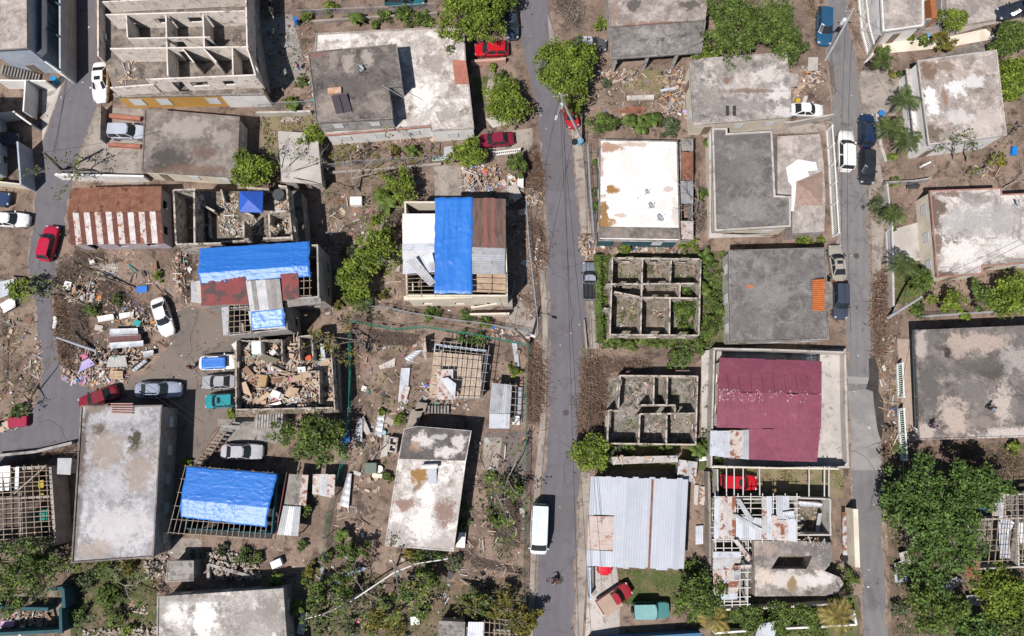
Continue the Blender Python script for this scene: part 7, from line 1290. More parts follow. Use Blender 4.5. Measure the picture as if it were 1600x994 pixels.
for l, px, n, h, sz in [
    ('roadside rubbish and boards beside the dark branch pile', [(822, 296), (846, 300), (848, 316), (830, 322), (820, 312)], 110, .5, (.15, .7)), ('scattered wood scraps along the ribbon fence', [(824, 360), (852, 370), (852, 424), (832, 422)], 70, .5, (.12, .6)),
    ('pale rubbish heap at the kerb by bright white roof', [(902, 368), (924, 366), (930, 395), (918, 408), (906, 395)], 120, .4, (.1, .6)), ('broken furniture heap north of the tall blue tarp', [(722, 262), (780, 258), (784, 284), (770, 300), (728, 298)], 230, .8, (.2, 1.0)), ('white panels and boards heap at the yard corner by the kerb', [(784, 268), (815, 274), (815, 310), (795, 318), (782, 300)], 60, .6, (.3, 1.2)),
    ('tan boards heap under the fallen poles near the crimson hatchback', [(104, 448), (150, 436), (158, 462), (140, 476), (110, 472)], 150, .6, (.2, 1.0)), ('colourful clothes and boards heap at the plaza edge', [(96, 572), (150, 585), (200, 582), (198, 598), (140, 602), (100, 596)], 260, .5, (.12, .6)), ('grey metal scrap and boards heap in the plaza debris', [(120, 540), (168, 545), (215, 545), (222, 572), (160, 585), (118, 570)], 260, .9, (.2, .9)),
    ('scrap heap beside the lone white sedan', [(190, 470), (232, 478), (242, 520), (215, 520), (188, 495)], 130, .5, (.15, .7)), ('rubbish strip at the west side of the left road', [(55, 520), (64, 520), (66, 590), (56, 600)], 40, .3, (.15, .6)), ('junk strewn between tarp house and laundry yard', [(272, 392), (300, 388), (300, 470), (284, 478), (270, 430)], 110, .4, (.15, .7)),
    ('household junk beside the grey annex rooms', [(1036, 110), (1070, 104), (1074, 188), (1034, 188)], 170, .6, (.2, .9)), ('scrap metal beside white sedan yard', [(1262, 104), (1280, 100), (1276, 130), (1258, 140), (1248, 152), (1240, 146)], 80, .5, (.2, 1.0)), ('rubbish below the leaning lamp pole', [(893, 200), (906, 198), (910, 225), (898, 228)], 50, .4, (.12, .5)),
    ('clutter under the stripped timber house front', [(650, 600), (672, 598), (730, 626), (732, 640), (660, 636)], 110, .4, (.15, .7)), ('debris along the entry stairs wall', [(768, 512), (830, 522), (826, 536), (770, 528)], 60, .3, (.15, .8)), ('clutter north of the white garage posts', [(946, 112), (990, 110), (1010, 118), (985, 126), (950, 128)], 60, .4, (.15, .8)), ('clutter row behind the bright white roof house south wall', [(936, 384), (1062, 386), (1062, 396), (938, 396)], 90, .5, (.15, .7)),
    ('white rubbish bags in the weedy bottom left yard', [(198, 944), (232, 946), (230, 960), (200, 962)], 70, .4, (.12, .4)), ('junk on the bank beside the sheet in the right yard', [(1520, 262), (1560, 262), (1565, 278), (1530, 282)], 40, .4, (.2, 1.0)), ('red cloth and boards dumped at the lower left corner', [(0, 655), (30, 645), (48, 655), (20, 675), (0, 675)], 40, .4, (.2, 1.0)), ('laundry clutter west of the two storey brown roof', [(476, 85), (488, 84), (494, 150), (486, 165), (478, 120)], 60, .4, (.12, .6))]:
    rubble(l, px, n, h, n + int(px[0][0]), size=sz, w=[4, 4, 4, 3, 1, 4, 2, 1, 1, .8, .5, 1.5, 4] if 'clothes' in l else None)
for l, px, n in [('planks and scraps scattered over the plaza dirt', [(110, 396), (270, 396), (268, 470), (200, 470), (110, 440)], 90), ('scraps and boards scattered between the debris heaps in the plaza', [(140, 470), (250, 470), (262, 540), (225, 580), (130, 560)], 120), ('scraps scattered in the shaded yard beside the patched roof house', [(505, 300), (560, 310), (560, 490), (510, 490)], 130), ('scraps scattered west of the tall blue tarp house', [(560, 330), (626, 330), (626, 470), (560, 480)], 70), ('boards and tin scattered around the stripped timber house', [(560, 540), (650, 540), (660, 660), (560, 670)], 90), ('scraps scattered along the central green fence', [(536, 660), (600, 660), (590, 840), (520, 850)], 110), ('scraps scattered in the yard east of the long white roof', [(742, 690), (825, 680), (820, 860), (730, 860)], 80), ('scraps scattered over the lower central weeds', [(480, 870), (820, 880), (815, 990), (470, 990)], 130), ('scraps scattered under the big boundary of the annex yard', [(930, 110), (1070, 110), (1070, 180), (940, 180)], 100), ('scraps scattered in the left edge yard', [(0, 480), (58, 500), (60, 620), (0, 640)], 80), ('scraps scattered along the shaded lane east of the tarp house', [(796, 320), (826, 330), (838, 500), (800, 500)], 80), ('scraps scattered in the garden below the white terrace', [(515, 215), (740, 215), (740, 250), (515, 255)], 50), ('scraps on the concrete courtyard edge', [(420, 40), (488, 40), (485, 170), (425, 165)], 60), ('scraps along the side road verge', [(1364, 420), (1398, 430), (1404, 720), (1382, 740)], 90)]:
    rubble(l, px, n, .06, n + int(px[0][0]), size=(.12, .85), w=[2, 6, 1.2, 4, 4, 2, 6, .2, .1, .2, .2, .1, 3], plank=.62)
STN = [M('stone_pale', (.47, .41, .36), (.38, .33, .29), None, s1=2), M('stone_tan', (.36, .30, .25), None)]
for l, px, h, d in [('dark brush over the plaza debris north end', [(104, 440), (180, 432), (212, 470), (232, 490), (180, 492), (130, 486), (108, 470)], .5, 9), ('black twigs tangled in the dark gully of the plaza', [(108, 476), (136, 474), (146, 536), (120, 545), (110, 520)], .9, 20), ('sticks and reeds mixed in the plaza scrap', [(110, 536), (150, 534), (160, 575), (104, 570)], .8, 16), ('dry twigs around the lone white sedan nose', [(200, 470), (240, 480), (240, 505), (205, 500)], .4, 9), ('dark brush below the rust striped house', [(112, 392), (165, 392), (168, 412), (120, 416)], .4, 9), ('twigs along the yard west of the tarp house', [(276, 396), (304, 396), (302, 466), (284, 474)], .4, 7), ('dead twigs over the leafy soil behind the green mesh', [(570, 510), (660, 520), (650, 545), (580, 540)], .2, 7), ('dry vines over the lower kerb yard', [(752, 740), (818, 742), (816, 860), (770, 850)], .35, 4)]:
    brush_pile(l, px, h, d, twig, bark, len(l), (.4, 1.6))
def stones(label, px, n, h, sd, s=(.08, .35)):
    g = random.Random(sd); pts, p = scatter(px, n, g); mb = MB()
    for q in pts:
        k = min(1, edge_dist(p, q) / .8); r = g.uniform(*s); mb.box((q[0], q[1], .02 + r * .3 + h * k * g.random()), (r, r * g.uniform(.6, 1), r * g.uniform(.5, .9)), g.uniform(0, 6), g.randrange(2), g.uniform(-.5, .5), g.uniform(-.5, .5))
    tag(mb.build('stone_heap', STN), label, 'stones', 'heaps of broken stone', kind='stuff')
stones('pale broken stone heap below the timber house', [(326, 862), (352, 858), (400, 876), (412, 905), (340, 905), (324, 885)], 420, .8, 3); stones('loose stones between long grey house and slab hut', [(225, 868), (262, 866), (258, 900), (230, 906)], 170, .4, 4); stones('stones in the weeds at the bottom left', [(130, 984), (245, 978), (245, 994), (130, 994)], 130, .3, 5); stones('gravel and stones beside the corner wall pebble yard', [(440, 186), (470, 184), (468, 190), (440, 192)], 40, .1, 6)
for i, (q, mt, l, z) in enumerate([
    ([(152, 495), (177, 491), (179, 500), (154, 504)], white, 'white sheet left of the small gap in the plaza debris', .5), ([(186, 490), (209, 487), (208, 494), (187, 499)], white, 'white sheet with cut corner beside the lone sedan', .5), ([(172, 514), (215, 513), (216, 524), (170, 526)], steel, 'pale blue ridge piece on the brown plaza sheet', .9), ([(168, 524), (220, 522), (221, 533), (170, 536)], M('brown_sheet', (.16, .085, .08), None), 'dark brown sheet between two pale sheets in plaza debris', .85), ([(171, 536), (224, 532), (224, 541), (172, 545)], steel_l, 'white lower sheet with thin shadows in plaza debris', .8),
    ([(170, 559), (196, 555), (199, 573), (176, 579), (166, 574)], M('mattress_grey', (.46, .44, .42), (.40, .38, .36), None), 'grey mattress panel on the plaza debris', .9), ([(128, 566), (140, 560), (150, 570), (134, 588), (122, 583)], JUNK[11], 'lilac sheet spread over plaza debris', .8), ([(222, 550), (240, 547), (240, 555), (226, 559)], steel, 'grey car bonnet like panel at the plaza debris east end', .6), ([(206, 578), (226, 562), (231, 565), (210, 582)], steel_d, 'narrow bluish panel at the plaza debris tip', .5),
    ([(84, 494), (90, 496), (87, 514), (82, 513)], white, 'small white panel beside the left road branches', .3), ([(627, 575), (641, 575), (636, 626), (622, 628)], steel_l, 'long bluish sheet standing in the central yard', .25), ([(594, 577), (617, 573), (618, 559), (592, 572)], pale, 'long cream sheet strip beside the debris house fence', .2), ([(632, 560), (648, 548), (665, 545), (640, 566)], steel, 'twisted bluish sheet west of the stripped timber house', .3), ([(625, 622), (632, 602), (641, 605), (633, 632)], rust_p, 'crumpled pale sheet below the thin curved sheet', .3), ([(560, 662), (568, 650), (580, 678), (573, 680)], pale, 'tan sheet leaning beside the central green fence', .5), ([(552, 690), (560, 652), (567, 655), (566, 690)], steel_d, 'grey sheet propped against the central green fence', .6), ([(530, 690), (545, 670), (547, 690), (535, 700)], tarpm, 'small blue tarp scrap beside the central green fence', .4),
    ([(585, 680), (592, 640), (602, 642), (596, 684)], steel, 'pale blue sheet strip lying in the dirt near tubs', .15), ([(530, 790), (543, 740), (550, 740), (545, 794)], steel, 'bluish sheet standing beside the dark green fence', .4), ([(521, 905), (565, 886), (574, 888), (572, 896), (524, 914)], M('bluish_net', (.30, .38, .48), None), 'long pale blue sheet in the lower weeds', .3), ([(464, 990), (470, 958), (480, 957), (475, 992)], steel, 'bluish narrow sheet by the corner white house', .5),
    ([(712, 855), (718, 832), (728, 832), (726, 856)], white, 'white door shape leaning at the long white roof wall', .6), ([(800, 536), (808, 536), (812, 572), (806, 576)], steel, 'long grey sheet by the small wooden crate', .2), ([(690, 538), (718, 540), (716, 546), (692, 545)], steel_l, 'pale sheet on the ground north of the stripped timber frame', .3), ([(805, 604), (817, 606), (815, 662), (806, 662)], steel_d, 'long dark sheet lying by the open metal shed', .2), ([(800, 650), (812, 650), (812, 664), (801, 664)], white, 'short white sheet by the open metal shed', .6),
    ([(0, 440), (22, 436), (22, 458), (0, 466)], steel_l, 'pale folded sheet at the left edge by the small bush', .5), ([(0, 476), (22, 463), (25, 480), (6, 490)], white, 'white torn sheet below the pale folded sheet', .4), ([(1085, 128), (1105, 112), (1107, 118), (1090, 144)], white, 'white louvred panel at the annex', 1.0), ([(1032, 140), (1056, 136), (1056, 141), (1032, 144)], steel_l, 'bluish white panel on the annex clutter', 1.0), ([(979, 150), (1022, 149), (1022, 157), (980, 158)], pale, 'long pale grey slab in the bare yard', .3), ([(985, 166), (1010, 168), (1004, 178), (955, 176)], rust, 'rusty sheet behind the banana plants', .3),
    ([(793, 296), (806, 284), (816, 308), (804, 316)], JUNK[12], 'large beige panel at the corner rubbish heap', .7), ([(810, 272), (818, 274), (818, 296), (808, 290)], white, 'white panel leaning at the roadside corner heap', .9), ([(694, 230), (708, 228), (710, 244), (693, 246)], JUNK[3], 'grey board with scraps beside the white garden', .5), ([(675, 245), (700, 242), (701, 250), (676, 252)], M('mint_board', (.45, .58, .48), None), 'pale mint board on the garden fence', .5), ([(1248, 172), (1256, 150), (1262, 150), (1254, 176)], pale, 'narrow pale board near the nose of the yard sedan', .2), ([(1263, 90), (1278, 90), (1278, 110), (1262, 112)], pale, 'pale tabletop panel among scrap by the side road', .7)]):
    loose_sheet('roofing_sheet' if i not in (5, 6, 16) else ('mattress' if i == 5 else 'cloth_sheet'), l, q, mt, z, curl=.12 if i % 3 == 0 else .04, cat='sheet', group='sheets and panels lying in the yards')
t = T('pallet', 'tan wooden pallet at the plaza debris heap', 'pallet', P(184, 585)); m = MB()
for i in range(6): m.bar(P(172, 580 + i * 2.2, .45), P(192, 581 + i * 2.2, .45), .12, .03)
for x in (173, 182, 191): m.bar(P(x, 580, .36), P(x, 592, .36), .1, .12)
m.build('slats', M('pallet_wood', (.58, .44, .29), (.5, .37, .24), None, s1=2), t)
barrel(86, 125, 'bright blue plastic barrel by the left road corner', plain('barrel_blue', (.02, .22, .42)), .36, 1.0, cat='barrel'); barrel(907, 222, 'pale blue barrel at the foot of the leaning lamp pole', plain('barrel_paleblue', (.14, .34, .48)), .34, 1.0); barrel(898, 222, 'black tyre beside the pale blue barrel', black, .38, .3, 'tyre', 'tyre'); barrel(1356, 100, 'black tyre at the foot of the weathered timber pole', black, .36, .3, 'tyre', 'tyre'); barrel(1319, 872, 'dark tyre behind the cream street wall', black, .4, .35, 'tyre', 'tyre')
barrel(1376, 178, 'blue bin near the coconut palms', plain('bin_blue', (.03, .18, .5)), .35, .8, 'bin', 'bin'); barrel(1447, 57, 'pale blue drum tipped in the top right garden', plain('drum_blue', (.12, .3, .5)), .33, .8); barrel(727, 470, 'red round tub by the cream entry stairs', plain('tub_red', (.55, .03, .05)), .4, .6, 'tub', 'tub'); barrel(1246, 158, 'small yellow drum beside the yard sedan', plain('drum_yellow', (.6, .38, .02)), .26, .6); barrel(593, 733, 'white ring planter by the concrete tub', white, .4, .4, 'planter', 'planter'); barrel(600, 676, 'pale blue bucket by the concrete laundry tub', plain('bucket_pale', (.3, .5, .6)), .25, .4, 'bucket', 'bucket'); barrel(463, 33, 'blue basketball hoop bin in the courtyard', plain('bin_blue2', (.03, .14, .42)), .3, 1.2, 'bin', 'bin')
t = T('laundry_tub', 'concrete laundry tub with two basins beside the long white roof', 'laundry tub', P(615, 696)); m = MB(); a = ccw(PL([(608, 682), (622, 684), (619, 708), (606, 706)], .9)); m.ring(a, offset(a, -.18), .3, .9); m.prism(a, 0, .35); m.build('basin', pale, t); m = MB(); m.wall(P(609, 695), P(621, 696), .14, .35, .885); m.build('divider', pale, t); m = MB(); m.prism(PL([(601, 680), (608, 680), (605, 712), (594, 716)], .4), 0, .4); m.build('side_slab', pale, t)
box_item('bin', 'grey green metal bin near the ring planter', 580, 731, (1.4, 1.2, .8), 0, M('bin_green', (.16, .2, .16), None), 'bin'); box_item('bench', 'low cream block beside the ring planter', 590, 743, (1.2, .5, .5), -.1, cream, 'block'); box_item('refrigerator', 'white refrigerator lying in the bare central yard', 557, 315, (1.5, 1.1, .8), .03, white, 'refrigerator')
t = T('outbuilding', 'small outbuilding stub of broken walls with steps near the debris fence', 'steps', P(658, 640))
for i in range(7): m = MB(); c = P(652 - i * 1.4, 641 + i * 4, .9 - i * .1); m.box((c.x, c.y, (.9 - i * .1) / 2), (1.4, .3, .9 - i * .1), .15); m.build('step', pave, t)
m = MB(); m.prism(PL([(652, 628), (668, 630), (664, 644), (648, 642)], .9), 0, .9); m.build('landing', pave, t)
for i in range(7): m = MB(); c = P(670 + i * 5, 640, .5); m.box((c.x, c.y, .3), (.22, .9, .6)); m.build('pier', greyc, t)
t = T('concrete_stairs', 'weathered stairs rising in the plaza behind the timber house', 'stairs', P(330, 690))
for i in range(11): m = MB(); a, b = P(344 - i * 3.6, 670 + i * 5.2, 2.0 - i * .16), P(356 - i * 3.6, 672 + i * 5.2, 2.0 - i * .16); m.bar(a, b, .26, .1); m.build('step', wood_d if i % 2 else greyc, t)
m = MB(); m.bar(P(343, 668, 1.95), P(304, 726, .25), .1, .16); m.bar(P(357, 670, 1.95), P(318, 728, .25), .1, .16); m.build('stringer', wood_d, t); m = MB(); c = P(360, 668, 2.0); m.box((c.x, c.y, 1.98), (2.2, .5, .1)); m.build('landing', greyc, t)
t = T('concrete_stairs', 'concrete steps with ribs south of the debris filled house', 'stairs', P(425, 655))
for i in range(10): m = MB(); c = P(402 + i * 5.2, 658, 0); m.box((c.x, c.y, .1 + i * .1), (.22, 1.5, .2 + i * .2)); m.build('step', greyw, t)
cl = [JUNK[8], white, M('cloth_mint', (.35, .62, .55), None), JUNK[7], JUNK[11], white, JUNK[9]]
for i, (x, y) in enumerate(((563, 482), (571, 483), (606, 483), (615, 486), (623, 488), (631, 490), (640, 491), (590, 510), (604, 511), (616, 513), (440, 480 + 0))[:10]):
    a = P(x, y, 1.28); m = MB(); vs = []
    for j in range(5):
        for k in range(5): vs.append(a + Vector((k * .11, -.03 * k, -.17 * j)) + Vector((.02 * math.sin(k * 2 + i), .05 * math.sin(k * 2.3 + j * .8 + i) + .05 * j, 0)))
    m.add(vs, [(j * 5 + k, j * 5 + k + 1, (j + 1) * 5 + k + 1, (j + 1) * 5 + k) for j in range(4) for k in range(4)]); tag(m.build('garment', cl[i % 7]), ['pink shirt on the left end of the laundry fence', 'white towel next to the pink shirt on the laundry fence', 'mint towel at the bend of the laundry fence', 'dark blue cloth right of the mint towel', 'lilac cloth right of the dark blue cloth', 'white shirt in the right half of the laundry fence', 'teal cloth at the right end of the laundry fence', 'pink cloth draped on the green mesh fence', 'white cloth on the green mesh fence', 'mint cloth on the green mesh fence bend'][i], 'garment', 'laundry')
for i, (x, y, d, mt, l) in enumerate(((215, 505, (1.0, .7, .5), JUNK[9], 'teal armchair frame beside the lone white sedan'), (222, 452, (1.3, .8, .15), tarpm, 'crumpled blue cloth on dirt in the plaza'), (145, 410, (.6, .5, .4), JUNK[2], 'white box near the rust striped house'), (106, 447, (.9, 1.1, .3), white, 'white broken chest on tan boards'), (30, 659, (2.2, 1.2, .7), plain('couch_maroon', (.32, .02, .06)), 'maroon couch dumped at the lower left road'), (6, 667, (1.3, 1.0, .3), JUNK[5], 'tan carton beside the maroon couch'), (1584, 236, (.6, 1.1, .5), plain('slide_blue', (.01, .2, .62)), 'bright blue plastic toy slide in the right yard'), (649, 969, (1.0, .9, .5), white, 'white box crate in the lower central weeds'), (433, 880, (1.3, .9, .7), steel, 'small covered cage hut near the stone heap'), (810, 550, (.5, .5, .4), wood_d, 'small wooden crate near the corner green fence'))):
    box_item(('armchair', 'cloth', 'box', 'chest', 'couch', 'carton', 'toy_slide', 'crate', 'cage', 'crate')[i], l, x, y, d, .3 * (i % 3) - .2, mt, ('armchair', 'cloth', 'box', 'chest', 'couch', 'carton', 'toy', 'crate', 'cage', 'crate')[i])
m = MB(); m.tube([P(x, y, z) for x, y, z in ((476, 967, .5), (505, 960, 1.0), (545, 942, 1.7), (585, 915, 1.9), (615, 895, 1.7), (650, 881, 1.4), (700, 873, .6))], .075, 8); tag(m.build('water_pipe', white), 'long curved white pipe lying across the lower yard', 'pipe')
tarp('gazebo_cloth', 'small red green and white kite shaped cloth in lower weeds', [P(557, 973, .4), P(568, 978, .4), P(577, 966, .5), P(560, 966, .5)], None, 10, 8, .05, JUNK[8], 30, .02, cat='cloth')
t = T('garden_swing', 'broken black iron swing frame by the dark block wall', 'swing', P(1428, 290)); m = MB()
for a, b in (((1416, 296, 0), (1420, 286, 1.6)), ((1434, 294, 0), (1438, 288, 1.6)), ((1420, 286, 1.6), (1438, 288, 1.6)), ((1418, 291, .7), (1436, 291, .7))): m.tube([P(*a), P(*b)], .05, 6)
m.build('frame', plain('iron_black', (.05, .05, .06)), t); m = MB(); c = P(1428, 292, .6); m.box((c.x, c.y, .6), (1.2, .5, .08)); m.build('seat', MATS['iron_black'], t)
# ---------------------------------------------------------------- trees, palms and garden plants
GT, GB = 'trees in the yards and along the roads', 'bushes and garden plants'
for px, py, r, m_, l, kw in [
    (735, 22, 4.2, L_BRIGHT, 'tall leafy tree over the bright red SUV at the top', dict(dens=.7, limbs=10)), (778, 0, 2.4, L_MID, 'smaller leafy tree beside the tall top tree', {}), (790, 163, 2.7, L_BRIGHT, 'round bright tree between white terrace and main road', {}),
    (884, 108, 4.0, L_BRIGHT, 'big round bright green tree hanging over the main road', dict(dens=1.25)), (1148, 42, 4.0, L_MID, 'broad green tree west half over the garage house corner', dict(dens=.95)), (1208, 42, 3.5, L_MID, 'broad green tree east half beside dark blue hatchback', dict(dens=.8)), (1101, 85, 1.5, L_BRIGHT, 'small bright tree at the garage house corner', {}), (1240, 75, 1.5, L_PALM, 'feathery green shrub west of the scrap yard', {}),
    (392, 267, 2.5, L_BRIGHT, 'round bright tree at the corner of the dark stained roof', dict(dens=1.3)), (490, 212, 1.7, L_BRIGHT, 'bright tree over the small grey slab shed', {}), (731, 239, 1.9, L_BRIGHT, 'bright tree between crimson sedan and furniture heap', {}), (806, 256, 1.35, L_MID, 'fresh green bush by the kerb branch pile', {}),
    (556, 433, 2.6, L_BRIGHT, 'bright green tree west of the tall wrinkled tarp', dict(shape=(.85, 1.25))), (588, 385, 2.4, L_BRIGHT, 'sparse green tree north of the bright tree in the dirt yard', dict(dens=.45)), (622, 292, 2.2, L_BRIGHT, 'light green tree beside the banana clump in the dirt yard', dict(dens=.5)), (488, 686, 3.0, L_MID, 'dark green tree between the debris house and teal timber house', dict(dens=.75, shape=(1.15, .85))), (438, 625, 1.1, L_MID, 'small bush growing at the debris house south wall', {}),
    (925, 708, 2.0, L_BRIGHT, 'round bright tree at the kerb beside the maze of rooms', dict(dens=1.3)), (1440, 440, 1.6, L_MID, 'bushy tree at the porch corner of red edged roof', {}), (1434, 484, 1.1, L_MID, 'low bush at the foot of the leaning pole', {}), (1583, 462, 2.3, L_BRIGHT, 'bright dense tree at the right edge below red edged roof', dict(dens=1.4)), (1579, 62, 2.3, L_MID, 'leafy tree at the right edge beside the black pickup', {}), (1582, 122, 2.5, L_BRIGHT, 'bright tree at the right edge beside the cream roof', dict(dens=1.2)),
    (1098, 928, 2.4, L_MID, 'bright green tree between jeep lawn and torn roof house', dict(dens=1.2)), (1080, 890, 1.1, L_MID, 'shrub beside the large metal roof corner', {}), (38, 880, 3.6, L_MID, 'large storm thinned tree below the stripped house at lower left', dict(dens=.35, limbs=14, shape=(1.45, .75))), (12, 918, 2.2, L_MID, 'thin tree over the teal walled ruin', dict(dens=.3)), (470, 790, 1.3, L_MID, 'small tree growing through the old sheet lean-to', {}),
    (1570, 930, 3.0, L_BRIGHT, 'bright tree in the lower right corner wood', dict(dens=.7)), (1590, 975, 2.8, L_MID, 'green tree in the bottom right corner', dict(dens=.6)), (1462, 950, 3.0, L_MID, 'green tree south of the giant feathery tree', dict(dens=.7)), (1520, 985, 2.4, L_DARK, 'dark tree at the bottom edge under the wood', {}), (548, 862, 1.4, L_MID, 'bushy row below the spiky plant', dict(shape=(1.5, .7), dens=.6)), (535, 915, 1.4, L_MID, 'green tree beside the white curved pipe', dict(dens=.5)), (590, 968, 1.6, L_AUT, 'yellowing tree at the lower central yard', dict(dens=.35, limbs=10)), (496, 935, 1.35, L_MID, 'bush beside the corner white house', dict(dens=.5)), (628, 925, 1.4, L_DARK, 'dark shrub below the white pipe', dict(dens=.4)), (668, 905, 1.31, L_MID, 'bush east of the white pipe', dict(dens=.35)), (785, 948, 1.5, L_AUT, 'yellow green tree at the lower kerb yard', dict(dens=.3, limbs=10)), (745, 940, 1.5, L_MID, 'bush over the bent bottom trees', dict(dens=.4)), (820, 975, 1.5, L_AUT, 'yellowing bush at the bottom kerb', {}),
    (30, 452, 1.4, L_BRIGHT, 'light bush at the left road edge by folded sheet', dict(dens=.5)), (1480, 470, 1.6, L_BRIGHT, 'light green sapling clump in the right yard', dict(dens=.4)), (1535, 462, 1.5, L_MID, 'green shrub clump before the bright right tree', dict(dens=.6)), (1490, 30, 1.7, L_BRIGHT, 'leaning light green tree on the top right house', dict(dens=.5)), (1475, 65, 1.4, L_AUT, 'thin yellowish sapling in the top right garden', dict(dens=.4)), (1560, 250, 1.0, L_AUT, 'yellow green bush in the right yard beside junk', {}), (1072, 480, 1.8, L_MID, 'green bush filling the weedy corner room', dict(dens=1.1, shape=(.8, 1.3), h=1.9))]:
    kw = dict(kw); tree(px, py, r, l, m_, kind='leafy_tree' if r > 1.3 else 'shrub', cat='tree' if r > 1.3 else 'bush', group=GT if r > 1.3 else GB, **kw)
tree(1462, 815, 5.7, 'giant feathery dark green tree covering the lower right', L_DARK, h=8.0, dens=.8, leaf=.17, kind='giant_tree', group=None, fill=.12, hz=3.0, limbs=14, shape=(.92, 1.12)); tree(1530, 760, 2.6, 'upper right bough tree beside the giant feathery tree', L_DARK, h=6.5, dens=.9, leaf=.18, group=GT); tree(1410, 780, 2.4, 'low western companion of the giant feathery tree', L_DARK, h=4.5, dens=.9, leaf=.18, group=GT)
i = 0
